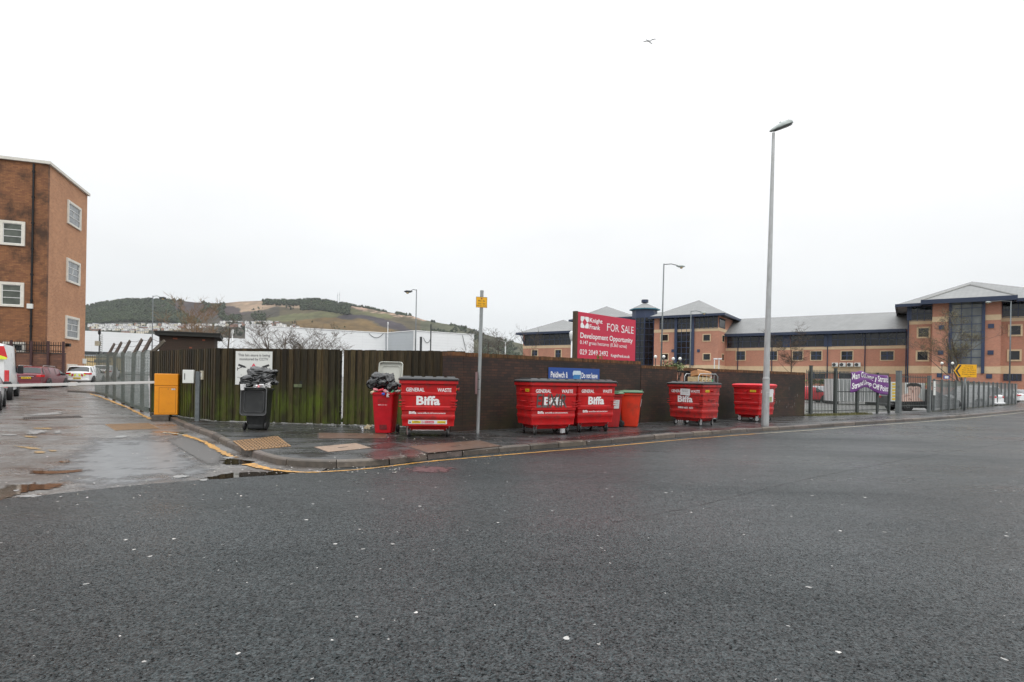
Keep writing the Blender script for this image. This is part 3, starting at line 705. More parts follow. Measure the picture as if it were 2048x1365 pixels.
# CCTV notice fixed to the fence
M['sign_white'] = simple('sign_white', (.66, .67, .64), .4, var=.05, scale=3, dirt=(.4, .42, .36), dirt_amt=.3)
M['black_paint'] = simple('black_lettering', (.025, .025, .028), .5, var=.05); M['grey_print'] = simple('grey_lettering', (.10, .10, .105), .5, var=.05)
M['red_print'] = simple('red_print', (.62, .03, .07), .45, var=.05)
c0 = hit(474, 703, FC2, dF); c1 = hit(546, 771, FC2, dF)
def plane_thing(name, label, cat, o, d, s, z, out=.05, group=None):
    n_ = Vector((d.y, -d.x)); p = o + d*s + n_*out
    return thing(name, label, cat, (p.x, p.y, z), math.atan2(d.y, d.x), group)
x0, zt = c0; x1, zb_ = c1; w = x1-x0; h = zt-zb_
t = plane_thing('camera_notice', 'white square camera surveillance notice on the timber fence behind the black bags', 'sign', FC2, dF, x0, zb_, .055)
mb = MB(); mb.bb(0, w, -.006, .0, 0, h); mb.build('board', M['sign_white'], t, bevel=.002)
mb = MB(); put_text(mb, 'This bin store is being', w*.07, w*.94, h*.825, h*.925, -.009, .014); mb.build('lettering', M['grey_print'], t); mb = MB(); put_text(mb, 'monitored by CCTV', w*.11, w*.89, h*.705, h*.81, -.009, .014); mb.build('lettering', M['grey_print'], t); mb = MB()
put_text(mb, 'C', w*.15, w*.18, h*.27, h*.31, -.009, .0); put_text(mb, 'monit', w*.06, w*.16, h*.20, h*.235, -.009, .0); mb.build('lettering', M['grey_print'], t)
mb = MB()
for mx_, s_ in ((.0, 1), (1., -1)):
    X = lambda f_: w*(mx_ + s_*f_)
    def pl(ps):
        ps2 = [(X(a), h*b_) for a, b_ in ps]
        if s_ < 0: ps2 = ps2[::-1]
        mb.add([(a, -.0095, b_) for a, b_ in ps2], [tuple(range(len(ps2)))])
    pl([(.07, .57), (.25, .50), (.275, .555), (.09, .625)]); pl([(.265, .51), (.29, .505), (.30, .53), (.27, .54)])
    pl([(.14, .505), (.175, .505), (.175, .535), (.14, .53)]); pl([(.05, .42), (.065, .42), (.065, .52), (.05, .52)]); pl([(.06, .455), (.15, .505), (.15, .525), (.06, .475)])
mb.build('camera_symbol', M['black_paint'], t)
mb = MB(); a3 = [(.5, .645), (.38, .45), (.62, .45)]; b3 = [(.5, .585), (.43, .475), (.57, .475)]
mb.add([(w*x, -.0095, h*z) for x, z in a3]+[(w*x, -.0095, h*z) for x, z in b3], [(0, 1, 4, 3), (1, 2, 5, 4), (2, 0, 3, 5)]); mb.build('warning_triangle', M['red_print'], t)
mb = MB()
for x, z in ((.1, .97), (.5, .97), (.9, .97), (.1, .03), (.9, .03)): mb.lathe((w*x, -.009, h*z), [(.006, -.002), (.006, .002)], 8, 'Y')
mb.build('screw', M['rust_dark'], t)
# small box on angled section
d1 = (FC2-FC1).normalized(); a_ = hit(409, 750, FC1, d1)
t = plane_thing('fence_switch_box', 'small cream box screwed to the angled timber fence beside the grey post', 'box', FC1, d1, a_[0], a_[1]-.15, .05)
M['cream_plastic'] = simple('cream_plastic', (.45, .42, .32), .5, var=.2)
mb = MB(); mb.bb(-.07, .07, -.05, 0, 0, .27); mb.build('casing', M['cream_plastic'], t, bevel=.008); mb = MB(); mb.bb(-.035, .035, -.054, -.05, .09, .2); mb.build('face_plate', M['sign_white'], t)

# ------------------------------------------------------------------ brick wall
M['dark_brick'] = brick('sooty_brick', (.070, .027, .015), (.020, .010, .007), (.012, .010, .008), dirt=(.006, .005, .004), dirt_lo=.40, dirt_hi=.62, dirt_max=.9, rough=.7, dscale=.9, topz=2.2, moss=(.040, .034, .008), mossz=(.2, 1.9))
M['coping_brick'] = brick('mossy_coping_brick', (.115, .048, .020), (.085, .045, .016), (.04, .032, .016), dirt=(.035, .028, .01), dirt_lo=.45, dirt_hi=.6, dirt_max=.8, rough=.9, dscale=3, bw=.075, bh=.22)
def wallsec(p0, s0, s1, d, z, label, group, thick=.3):
    a = p0 + d*s0
    t = thing('brick_wall', label, 'wall', (a.x, a.y, 0), math.atan2(d.y, d.x), group); Ln = s1-s0
    mb = MB(); nseg = max(1, int(Ln/1.5)); mb.bb(0, Ln, 0, thick, 0, z-.105); mb.build('brickwork', M['dark_brick'], t)
    mb = MB(); x = 0; rnd = random.Random(int(Ln*100))
    while x < Ln-.01:
        w_ = min(.076, Ln-x); k = rnd.uniform(.6, 1.3); dz = rnd.uniform(-.006, .006); mb.bb(x+.003, x+w_-.003, -.008+rnd.uniform(-.004, .004), thick+.008, z-.103, z+dz, (k, k, k)); x += w_
    mb.build('coping', simple_cope, t)
    return t
simple_cope = simple('mossy_coping', (.115, .050, .020), .9, var=.5, scale=9, attr=True, dirt=(.045, .036, .008), dirt_amt=.8, dirt_scale=1.2, bmp=.4)
GRP = 'sections of the sooty brick boundary wall'
d0 = (WB-WA).normalized(); L0 = (WB-WA).length; dW2 = (WC-WB).normalized(); L2 = (WC-WB).length
w1 = wallsec(WA, 0, L0, d0, 2.2, 'dark sooty brick wall section behind the sign pole, under the red sale board', GRP)
gp0 = hit(1353, 790, WB, dW2)[0]; gp1 = hit(1380, 790, WB, dW2)[0]
w2 = wallsec(WB, .02, gp0, dW2, 2.07, 'short lower brick wall section behind the two small red bins with green lids', GRP)
w3 = wallsec(WB, gp1, L2, dW2, 2.05, 'dark brick wall section from the crates to the railings, behind the red-lidded bin', GRP)
# pier at the timber end
t = thing('brick_pier', 'square brick pier where the timber fence meets the dark wall', 'pier', (WA.x-.02, WA.y-.0, 0), math.atan2(d0.y, d0.x))
mb = MB(); mb.bb(-.36, -.004, -.04, .42, 0, 2.1); mb.build('brickwork', M['dark_brick'], t); mb = MB(); mb.bb(-.37, -.002, -.05, .43, 2.102, 2.2); mb.build('coping', simple_cope, t)
# white mineral streaks on the wall near the lamp post
M['lime'] = worn('white_streak', (.42, .42, .4), (.03, .022, .018), .4, .55, 1, 30)
mb = MB(); rnd = random.Random(4)
for k in range(30):
    s = rnd.uniform(L2*.58, L2*.96); z = rnd.choice((1.0, .8, .7, 1.3)) + rnd.uniform(-.15, .15); hh = rnd.uniform(.03, .16); w_ = rnd.uniform(.012, .035)
    mb.add([(s-gp1, -.004, z), (s-gp1+w_, -.004, z), (s-gp1+w_*.6, -.004, z-hh), (s-gp1+.003, -.004, z-hh*.8)], [(3, 2, 1, 0)])
mb.build('paint_fleck', M['lime'], w3)
# railing in the gap
t = thing('gap_railing', 'black upright railing filling the gap in the brick wall behind the crates', 'railing', (WB.x+dW2.x*gp0, WB.y+dW2.y*gp0, 0), math.atan2(dW2.y, dW2.x)); Lg = gp1-gp0
for z in (1.88, .3): mb = MB(); mb.bb(0, Lg, .1, .14, z, z+.06); mb.build('rail', M['iron'], t)
mb = MB(); k = 0
while k*.1 < Lg: mb.tube((k*.1+.04, .12, .12), (k*.1+.04, .12, 1.92), .014, n=6); k += 1
mb.build('bar', M['iron'], t)
# blue notice on the wall
c0 = hit(1096, 735, WA, d0); c1 = hit(1198, 737.5, WA, d0); x0 = c0[0]; w = c1[0]-x0; zt = c0[1]; h = .95
t = plane_thing('blue_notice', 'wide blue bilingual notice on the brick wall above the paired large bins', 'sign', WA, d0, x0, zt-h, .02)
M['blue_sign'] = simple('sign_blue', (.016, .062, .26), .4, var=.08, scale=3); M['white_print'] = simple('white_print', (.78, .78, .78), .45, var=.05, dirt=(.5, .5, .48), dirt_amt=.3, dirt_scale=8)
mb = MB(); mb.bb(0, w, -.008, 0, 0, h); mb.build('board', M['blue_sign'], t, bevel=.003)
mb = MB(); U = h/ .95
put_text(mb, 'Peidiwch â', w*.04, w*.355, h-.30, h-.12, -.0125, .02); mb.build('lettering', M['white_print'], t); mb = MB(); put_text(mb, 'gadael biniau', w*.04, w*.43, h-.55, h-.36, -.0125, .02); mb.build('lettering', M['white_print'], t); mb = MB()
put_text(mb, 'Do not leave', w*.63, w*.955, h-.30, h-.13, -.0125, .02); mb.build('lettering', M['white_print'], t); mb = MB(); put_text(mb, 'blue bins on', w*.63, w*.95, h-.55, h-.37, -.0125, .02); mb.build('lettering', M['white_print'], t)
M['pic_blue'] = simple('printed_bin_blue', (.03, .18, .42), .4, var=.1); mb = MB()
mb.add([(w*.475, -.0115, h-.9), (w*.60, -.0115, h-.9), (w*.608, -.0115, h-.2), (w*.465, -.0115, h-.2)], [(0, 1, 2, 3)]); mb.build('bin_picture', M['pic_blue'], t)
mb = MB(); mb.prism([(w*.455, h-.15), (w*.46, h-.24), (w*.475, h-.2), (w*.6, h-.2), (w*.615, h-.24), (w*.62, h-.15), (w*.605, h-.08), (w*.47, h-.08)], -.0135, -.012)
mb.bb(w*.6, w*.612, -.013, -.0118, h-.6, h-.24); mb.build('bin_lid_picture', simple('pale_blue_print', (.5, .62, .7), .4), t)

# ------------------------------------------------------------------ large four-wheeled bins
def redmat(name, c, dirt_amt=.35):
    return simple(name, c, .40, var=.16, scale=2.2, dirt=(.10, .03, .026), dirt_amt=dirt_amt*1.6, dirt_scale=7, spec=.35)
M['bin_red'] = redmat('bin_red_paint', (.46, .009, .011)); M['bin_red2'] = redmat('faded_bin_red', (.42, .022, .02), .7)
M['lid_black'] = simple('lid_black_plastic', (.011, .012, .013), .5, var=.3, scale=5, bmp=.1); M['lid_red'] = redmat('lid_red_plastic', (.62, .012, .022), .1)
M['tyre'] = simple('black_rubber', (.014, .014, .014), .6, var=.3, scale=20); M['steel'] = simple('worn_steel', (.60, .60, .60), .35, .9, var=.3, scale=30, dirt=(.08, .06, .05), dirt_amt=.5)
M['yellow_label'] = simple('yellow_label', (.72, .50, .02), .4, var=.1, scale=20); M['paper'] = simple('paper_white', (.62, .62, .62), .7, var=.08, scale=15)
M['grey_spray'] = worn('dark_grey_spray', (.07, .065, .06), (.16, .03, .03), .5, .75, .5, 6, .5)
BZ = [.26, .30, .405, .425, .50, .52, .54, .545, .61, .63, .705, .725, .97, .985, 1.03, 1.045, 1.24]
BR = [0, 0, 0, .012, .012, 0, 0, 0, 0, .016, .016, 0, 0, .011, .011, 0, 0]
def bw_(z): return .602 + .043*(z-.26)/.98
def bd_(z): return .445 + .055*(z-.26)/.98
def rib(z):
    for i in range(len(BZ)-1):
        if BZ[i] <= z <= BZ[i+1]: return BR[i] + (BR[i+1]-BR[i])*(z-BZ[i])/(BZ[i+1]-BZ[i])
    return 0
def rrect(hx, hy, z, r, n=3):
    o = []
    for cx, cy, a0 in ((hx-r, -hy+r, -pi/2), (hx-r, hy-r, 0), (-hx+r, hy-r, pi/2), (-hx+r, -hy+r, pi)):
        for k in range(n+1):
            a = a0 + pi/2*k/n; o.append((cx+r*cos(a), cy+r*sin(a), z))
    return o
def bigbin(loc, rz, label, style, lidm, redm, paper=None):
    t = thing('waste_container', label, 'waste bin', loc, rz, 'large red four-wheeled waste bins')
    mb = MB()
    mb.rings([rrect(bw_(z)+r, bd_(z)+r, z, .035) for z, r in zip(BZ, BR)])
    mb.build('body', redm, t, smooth=True, angle=32)
    mb = MB(); mb.rings([rrect(.44, .33, .15, .04), rrect(.545, .40, .258, .05)]); mb.build('base_tray', redm, t)
    mb = MB(); mb.rings([rrect(.675, .53, 1.242, .05), rrect(.685, .54, 1.25, .05), rrect(.685, .54, 1.335, .05), rrect(.655, .51, 1.345, .05)]); mb.build('rim', redm, t, bevel=.008)
    # lid, low dome with moulded pads
    mb = MB()
    prof = [(.70, .555, 1.330), (.708, .56, 1.342), (.704, .555, 1.368), (.675, .51, 1.392), (.60, .42, 1.402), (.30, .20, 1.41)]
    if lidm is M['lid_red']: prof = [(.69, .55, 1.30), (.70, .56, 1.34), (.68, .53, 1.372), (.6, .45, 1.39), (.4, .25, 1.396)]
    mb.rings([rrect(a, b_, z, .06) for a, b_, z in prof]); ld = mb.build('lid', lidm, t, smooth=True, angle=40)
    if lidm is M['lid_black']:
        for i in range(5):
            p_ = MB(); cx = -.52 + i*.26
            p_.add([(cx-.10, -.49, 1.385), (cx+.10, -.49, 1.385), (cx+.09, -.34, 1.43), (cx-.09, -.34, 1.43), (cx-.09, .3, 1.43), (cx+.09, .3, 1.43), (cx-.1, .45, 1.385), (cx+.1, .45, 1.385)],
                   [(0, 1, 2, 3), (3, 2, 5, 4), (4, 5, 7, 6), (0, 3, 4, 6), (1, 7, 5, 2)])
            p_.build('lid_pad', lidm, ld, bevel=.01)
    # casters
    for sx in (-1, 1):
        for sy in (-1, 1):
            a = random.uniform(-.5, .5) if sy > 0 else random.uniform(-.35, .35)
            cs = MB(); cx, cy = sx*.46, sy*.33
            cs.box((cx, cy, .245), (.11, .11, .02), a); 
            for s2 in (-1, 1):
                ox, oy = cos(a)*.032*s2, sin(a)*.032*s2
                cs.box((cx+ox, cy+oy, .17), (.006, .09, .14), a)
            co = cs.build('caster', M['steel'], t, bevel=.003)
            wl = MB(); r_ = .098; n_ = 18; rs = []
            for rr, xx in ((.03, -.021), (.07, -.021), (.085, -.024), (r_, -.016), (r_, .016), (.085, .024), (.07, .021), (.03, .021)):
                rs.append([(cx + xx*cos(a) - rr*sin(2*pi*j/n_)*sin(a), cy + xx*sin(a) + rr*sin(2*pi*j/n_)*cos(a), .098 + rr*cos(2*pi*j/n_)) for j in range(n_)])
            wl.rings(rs); wo = wl.build('wheel', M['tyre'], co, smooth=True, angle=40)
            hb = MB(); rs = [[(cx + xx*cos(a) - rr*sin(2*pi*j/12)*sin(a), cy + xx*sin(a) + rr*sin(2*pi*j/12)*cos(a), .098 + rr*cos(2*pi*j/12)) for j in range(12)] for rr, xx in ((.062, -.025), (.062, .025))]
            hb.rings(rs); hb.build('hub', M['steel'], co, smooth=True, angle=40)
    # lifting arms and grab handles on both ends
    for sx in (-1, 1):
        mb = MB(); xs = sx*(bw_(1.1)+.02)
        mb.lathe((xs, 0, 1.12), [(.028, -.03*sx), (.028, .06*sx), (.045, .06*sx), (.045, .075*sx)], 10, 'X'); mb.build('trunnion', redm, t)
        mb = MB(); xw = bw_(.82)*sx; mb.path([(xw, -.2, .84), (xw+.055*sx, -.17, .85), (xw+.055*sx, .17, .85), (xw, .2, .84)], .014, 6); mb.build('handle', redm, t, smooth=True)
        mb = MB(); xw = (bw_(1.12)+.008)*sx; mb.bb(xw-.004, xw+.004, -.36, -.14, 1.09, 1.16); mb.build('label', M['yellow_label'], t)
        mb = MB(); xw += .006*sx
        vs, fs = text_geo('OVERLOAD', .02); xa = max(v.x for v in vs)
        mb.add([(xw, (-.34 + v.x/xa*.18)*(1 if sx > 0 else 1) if sx > 0 else (-.16 - v.x/xa*.18), 1.11+v.y*.04) for v in vs], fs); mb.build('label_print', M['black_paint'], t)
        for yy in (-.42, .42):
            pass
    # corner recesses on the front with small bars
    for sx in (-1, 1):
        mb = MB(); zc = .84; 
        for dz in (0, .07, .13): mb.bb(sx*.60-.085, sx*.60+.06*(1 if sx > 0 else 1), -bd_(zc)-.022, -bd_(zc)+.02, zc-dz, zc-dz+.018)
        mb.build('corner_rib', redm, t, bevel=.004)
    yf = lambda x, z: -(bd_(z) + rib(z)) - .004
    yg = lambda x, z: -(bd_(z) + rib(z)) - .0075
    mb = MB(); put_text(mb, 'GENERAL', -.525, -.10, 1.065, 1.155, yf, .02); mb.build('lettering', M['white_print'], t); mb = MB(); put_text(mb, 'WASTE', .20, .525, 1.065, 1.155, yf, .02); mb.build('lettering', M['white_print'], t)
    mb = MB(); zt, zb2 = (.965, .75)
    put_text(mb, 'Biffa', -.285, .265, zb2, zt, yf, .036); mb.build('logo', M['white_print'], t)
    if style in ('www', 'full', 'spray'):
        mb = MB(); put_text(mb, 'Biffa', -.45, -.28, .54, .605, yf, .03); mb.build('logo', M['white_print'], t); mb = MB(); put_text(mb, 'www.biffa.co.uk/customerzone', -.255, .40, .545, .585, yf, .02); mb.build('lettering', M['white_print'], t)
        mb = MB(); put_text(mb, 'CONTINENTAL 1100', -.48, .46, .435, .49, lambda x, z: -(bd_(z)+.0165)-.003, .02); mb.build('embossing', M['bin_red2'], t)
    if style == 'phone':
        mb = MB(); put_text(mb, '0800 601 601', -.28, .27, .545, .61, yf, .03); mb.build('lettering', M['white_print'], t)
        mb = MB(); yy = -bd_(1.1)-.012; mb.add([(-.17, yy-.01, .985), (.19, yy-.012, .97), (.19, yy-.012, 1.185), (-.17, yy-.01, 1.19)], [(0, 1, 2, 3)]); pn = mb.build('paper_notice', M['paper'], t)
        mb = MB(); put_text(mb, 'IMPORTANT', -.1, .12, 1.13, 1.155, yy-.016, .01); put_text(mb, 'NO WASTE', -.08, .1, 1.08, 1.105, yy-.016, .02); put_text(mb, 'please call us now', -.12, .14, 1.03, 1.045, yy-.016, 0); mb.build('notice_print', M['grey_print'], pn)
    if style == 'poster':
        mb = MB(); yy = -bd_(1.0)-.03; mb.bb(-.18, .42, yy, yy+.004, .72, 1.2); pn = mb.build('paper_notice', M['paper'], t); mb = MB(); mb.bb(-.1, .3, yy-.004, yy-.001, .74, .92); mb.build('notice_print', simple('green_print', (.25, .32, .14), .5), pn)
    if style == 'full':
        zz = lambda x, z: -(bd_(z))-.004
        mb = MB(); mb.add([(-.465, zz(0, .305), .305), (.435, zz(0, .305), .305), (.435, zz(0, .40), .40), (-.465, zz(0, .40), .40)], [(0, 1, 2, 3)]); st = mb.build('warning_strip', M['paper'], t)
        def patch(x0, x1, z0, z1, m, nm, e=.004):
            mb = MB(); mb.add([(x0, zz(0, z0)-e, z0), (x1, zz(0, z0)-e, z0), (x1, zz(0, z1)-e, z1), (x0, zz(0, z1)-e, z1)], [(0, 1, 2, 3)]); mb.build(nm, m, st)
        patch(-.38, -.175, .325, .38, M['yellow_label'], 'yellow_panel'); patch(.21, .405, .325, .38, M['yellow_label'], 'yellow_panel'); patch(-.085, .13, .325, .38, M['red_print'], 'red_panel')
        mb = MB(); put_text(mb, 'WARNING', -.33, -.22, .355, .372, lambda x, z: zz(x, z)-.008, .02); put_text(mb, 'do not overfill', -.35, -.2, .333, .347, lambda x, z: zz(x, z)-.008, 0); put_text(mb, 'Do not climb', .24, .385, .343, .362, lambda x, z: zz(x, z)-.008, 0)
        mb.add([(x, zz(x, z)-.004, z) for x, z in ((-.445, .33), (-.4, .33), (-.4225, .375))], [(0, 1, 2)]); mb.build('strip_print', M['black_paint'], st)
        mb = MB(); put_text(mb, 'Do not enter', -.07, .115, .343, .365, lambda x, z: zz(x, z)-.008, .03); mb.build('strip_print', M['white_print'], st)
        mb = MB(); n_ = 16; ri = []; 
        for j in range(n_): a = 2*pi*j/n_; ri += [(-.13+.026*cos(a), zz(0, .352)-.004, .352+.026*sin(a)), (-.13+.02*cos(a), zz(0, .352)-.004, .352+.02*sin(a))]
        mb.add(ri, [(2*j, (2*j+2) % (2*n_), (2*j+3) % (2*n_), 2*j+1) for j in range(n_)]); mb.add([(x, zz(0, z)-.004, z) for x, z in ((-.148, .366), (-.143, .37), (-.112, .338), (-.117, .334))], [(0, 1, 2, 3)]); mb.build('strip_symbol', M['red_print'], st)
        # blue paint smears on the tray
        mb = MB(); mb.add([(-.44, -.37, .225), (-.30, -.37, .24), (-.26, -.33, .17), (-.34, -.33, .165)], [(0, 1, 2, 3)]); mb.add([(.30, -.37, .24), (.44, -.37, .225), (.34, -.33, .165), (.2, -.33, .17)], [(0, 1, 2, 3)]); mb.build('blue_scuff', simple('blue_scuff', (.02, .03, .12), .5), t)
        mb = MB(); mb.tube((-.36, -.34, .15), (.36, -.34, .15), .012, n=6); mb.build('foot_bar', M['steel'], t)
    if style == 'spray':
        mb = MB(); put_text(mb, 'ELIXIR', -.50, .36, .70, 1.04, lambda x, z: -(bd_(z)+rib(z))-.0095, .018, shear=.05); mb.build('graffiti', M['grey_spray'], t)
    return t
def binspot(pa, pb, z=.12, back=.33):
    a = G(*pa, z); b_ = G(*pb, z); mid = (a+b_)/2; return a, b_, mid
FRONT = dict()
def place_big(px, Y, rz):
    p = AT(px, 800, Y); return (p.x, p.y, .12)
bigbin(place_big(857.5, 13.95, 0), R(8), 'frontmost large red bin with black lid and white warning strip along its base', 'full', M['lid_black'], M['bin_red'])
bigbin((1.02-.13, 14.68+.30, .12), R(23), 'large red bin with dark spray-painted scrawl over its lettering, left of the touching pair', 'spray', M['lid_black'], M['bin_red'])
bigbin((2.22-.17, 15.70+.27, .12), R(31), 'large red bin with black lid and clean lettering, right of the touching pair', 'www', M['lid_black'], M['bin_red'])
bigbin((6.0, 18.95, .12), R(-50), 'large faded red bin with paper sheet over its lettering, in front of the crates', 'phone', M['lid_black'], M['bin_red2'])
bigbin((9.05, 21.45, .12), R(42), 'large red bin with red lid, half hidden behind the tall lamp post', 'poster', M['lid_red'], M['bin_red'])

# ------------------------------------------------------------------ two-wheeled bins
M['wb_red'] = redmat('wheelie_red_plastic', (.52, .009, .019), .15); M['wb_red2'] = simple('dull_red_plastic', (.36, .012, .014), .45, var=.15, scale=4, dirt=(.08, .02, .02), dirt_amt=.5)
M['wb_orange'] = simple('orange_red_plastic', (.60, .035, .010), .42, var=.12, scale=4, dirt=(.12, .04, .02), dirt_amt=.5); M['wb_black'] = simple('black_bin_plastic', (.013, .0145, .015), .42, var=.3, scale=6, dirt=(.05, .052, .05), dirt_amt=.4)
M['lid_green'] = simple('green_lid_plastic', (.055, .13, .065), .35, var=.2); M['lid_grey'] = simple('pale_grey_lid', (.50, .51, .46), .4, var=.12, dirt=(.3, .31, .27), dirt_amt=.4)
M['wb_edge'] = simple('lighter_black_edge', (.07, .073, .075), .4, var=.3)  # lighter grey so the open black lid's edge and moulding stand out
def wheelie(loc, rz, label, m, lidm, lid='closed', paper=None, embl=None, H=1.04):
    t = thing('wheelie_bin', label, 'wheelie bin', loc, rz, 'two-wheeled bins')
    S = [(.0, .205, .225), (.04, .212, .232), (.36, .235, .27), (.9, .262, .318), (.955, .268, .322)]
    mb = MB(); rs = [rrect(a, b_, .02+z*H/1.04, .05) for z, a, b_ in S]
    mb.rings(rs, True, False); ins = [rrect(a-.012, b_-.012, .02+z*H/1.04, .045) for z, a, b_ in ((.955, .268, .322), (.6, .24, .28))]
    mb.rings([rs[-1], ins[0], ins[1]], False, True); mb.build('body', m, t, smooth=True, angle=35)
    zr = .02+.955*H/1.04
    mb = MB(); mb.rings([rrect(.272, .325, zr-.055, .05), rrect(.292, .35, zr-.05, .055), rrect(.296, .355, zr, .055), rrect(.262, .318, zr+.004, .05)], False, False); mb.build('rim', m, t, smooth=True, angle=35)
    mb = MB(); mb.path([(-.24, .33, zr-.02), (-.24, .40, zr-.01), (.24, .40, zr-.01), (.24, .33, zr-.02)], .014, 6); mb.build('handle', m, t, smooth=True)
    mb = MB(); mb.bb(-.19, .19, .17, .27, .05, .14); mb.build('axle_housing', m, t, bevel=.01)
    for sx in (-1, 1):
        mb = MB(); mb.lathe((sx*.255, .25, .10), [(.02, -.03), (.085, -.03), (.10, -.02), (.10, .02), (.085, .03), (.02, .03)], 20, 'X'); wo = mb.build('wheel', M['tyre'], t, smooth=True, angle=40)
        mb = MB(); mb.lathe((sx*.255, .25, .10), [(.05, -.034), (.05, .034)], 12, 'X'); mb.build('hub', M['wb_black'], wo)
    # lid built flat then swung about its hinge
    hinge = Vector((0, .375, zr+.02))
    ang = {'closed': 0, 'back': R(-100), 'down': R(-266)}[lid]
    T = Matrix.Translation(hinge) @ Matrix.Rotation(ang, 4, 'X') @ Matrix.Diagonal((1, .90 if lid == 'down' else 1, 1, 1))
    mb = MB(); sk_ = -.012 if lid == 'closed' else -.045; rr = [(.30, .375, .0), (.305, .38, sk_), (.31, .385, sk_), (.308, .383, .006), (.28, .35, .035), (.18, .22, .06)]
    RS = [[T @ (Vector(p) + Vector((0, -.375, .015))) for p in rrect(a, b_, z, .06)] for a, b_, z in rr]
    mb.rings(RS, False, True)
    mb.rings([[T @ (Vector(p) + Vector((0, -.375, .012))) for p in rrect(a, b_, z, .06)][::-1] for a, b_, z in ((.302, .377, .0), (.26, .33, .016), (.25, .32, .016), (.17, .21, .028))], False, True)
    ld = mb.build('lid', lidm, t, smooth=True, angle=40)
    if lid != 'closed':
        mb = MB(); ed_ = [T @ (Vector(p) + Vector((0, -.375, -.035))) for p in rrect(.305, .38, 0, .07, 4)]; ed_.append(ed_[0]); mb.path(ed_, .013, 6); mb.build('lid_edge', M['wb_edge'] if lid == 'down' else lidm, ld, smooth=True)
        mb = MB(); ed_ = [T @ (Vector(p) + Vector((0, -.375, .008))) for p in rrect(.235, .29, 0, .07, 4)]; ed_.append(ed_[0]); mb.path(ed_, .007, 5); mb.build('lid_moulding', M['wb_edge'] if lid == 'down' else lidm, ld, smooth=True)
    if lid == 'closed':
        mb = MB(); mb.path([(-.15, -.30, zr+.075), (-.1, -.34, zr+.09), (.1, -.34, zr+.09), (.15, -.30, zr+.075)], .022, 6); mb.build('lid_grip', lidm, ld, smooth=True)
    if paper:
        mb = MB(); yy = -.318; mb.add([(-.13, -.305, zr-.42), (.15, -.305, zr-.42), (.15, -.345, zr-.16), (-.13, -.345, zr-.16)], [(0, 1, 2, 3)]); pn = mb.build('paper_notice', M['paper'], t)
        mb = MB(); f_ = lambda x, z: -.305-.04*(z-(zr-.42))/.26-.004
        put_text(mb, 'IMPORTANT NOTICE', -.09, .11, zr-.21, zr-.195, f_, .01); put_text(mb, 'NO WASTE', -.06, .09, zr-.27, zr-.25, f_, .02); put_text(mb, 'will be removed from here', -.1, .12, zr-.33, zr-.315, f_, .0); put_text(mb, 'please call us', -.06, .08, zr-.37, zr-.358, f_, .0); mb.build('notice_print', M['grey_print'], pn)
    if embl:
        f_ = lambda x, z: -.2325-.085*(z-.06)/.9-.012
        mb = MB(); put_text(mb, 'Biffa', -.12, .12, .76, .86, f_, .03); mb.build('embossing', M['wb_red2'], t)
        mb = MB(); put_text(mb, '0800 601 601', -.11, .11, .70, .72, f_, .01); mb.build('lettering', M['white_print'], t)
        mb = MB(); mb.add([(x, f_(x, z)-.0, z) for x, z in ((-.08, .10), (.10, .10), (.10, .22), (-.08, .22))], [(0, 1, 2, 3)]); mb.build('scuff_mark', simple('dark_red_scuff', (.14, .01, .012), .6, var=.6, scale=25), t)
    return t
pB = G(514, 860, .12); wheelie((pB.x-.03, pB.y+.15, .12), R(187), 'black wheelie bin with its lid hanging open, heaped with black bags by the camera notice', M['wb_black'], M['wb_black'], 'down', H=1.11)
pR = G(765, 868, .12); wheelie((pR.x+.01, pR.y+.26, .12), R(-2), 'bright red wheelie bin with pale lid thrown back, overflowing with rubbish', M['wb_red'], M['lid_grey'], 'back', embl=True, H=1.08)
pE = G(1228, 856, .12); wheelie((pE.x-.08, pE.y+.28, .12), R(14), 'dull red wheelie bin with paper notice, wedged between large bin and orange-red bin', M['wb_red2'], M['lid_green'], 'closed', paper=True, H=1.06)
pF = G(1262, 855, .12); tF = wheelie((pF.x+.03, pF.y+.28, .12), R(74), 'orange-red wheelie bin with green lid, right of the small pair against the wall', M['wb_orange'], M['lid_green'], 'closed', H=1.1)
mb = MB(); mb.add([(-.1, -.30, .62), (.1, -.30, .62), (.1, -.34, .86), (-.1, -.34, .86)], [(0, 1, 2, 3)]); mb.build('paper_notice', M['paper'], tF)

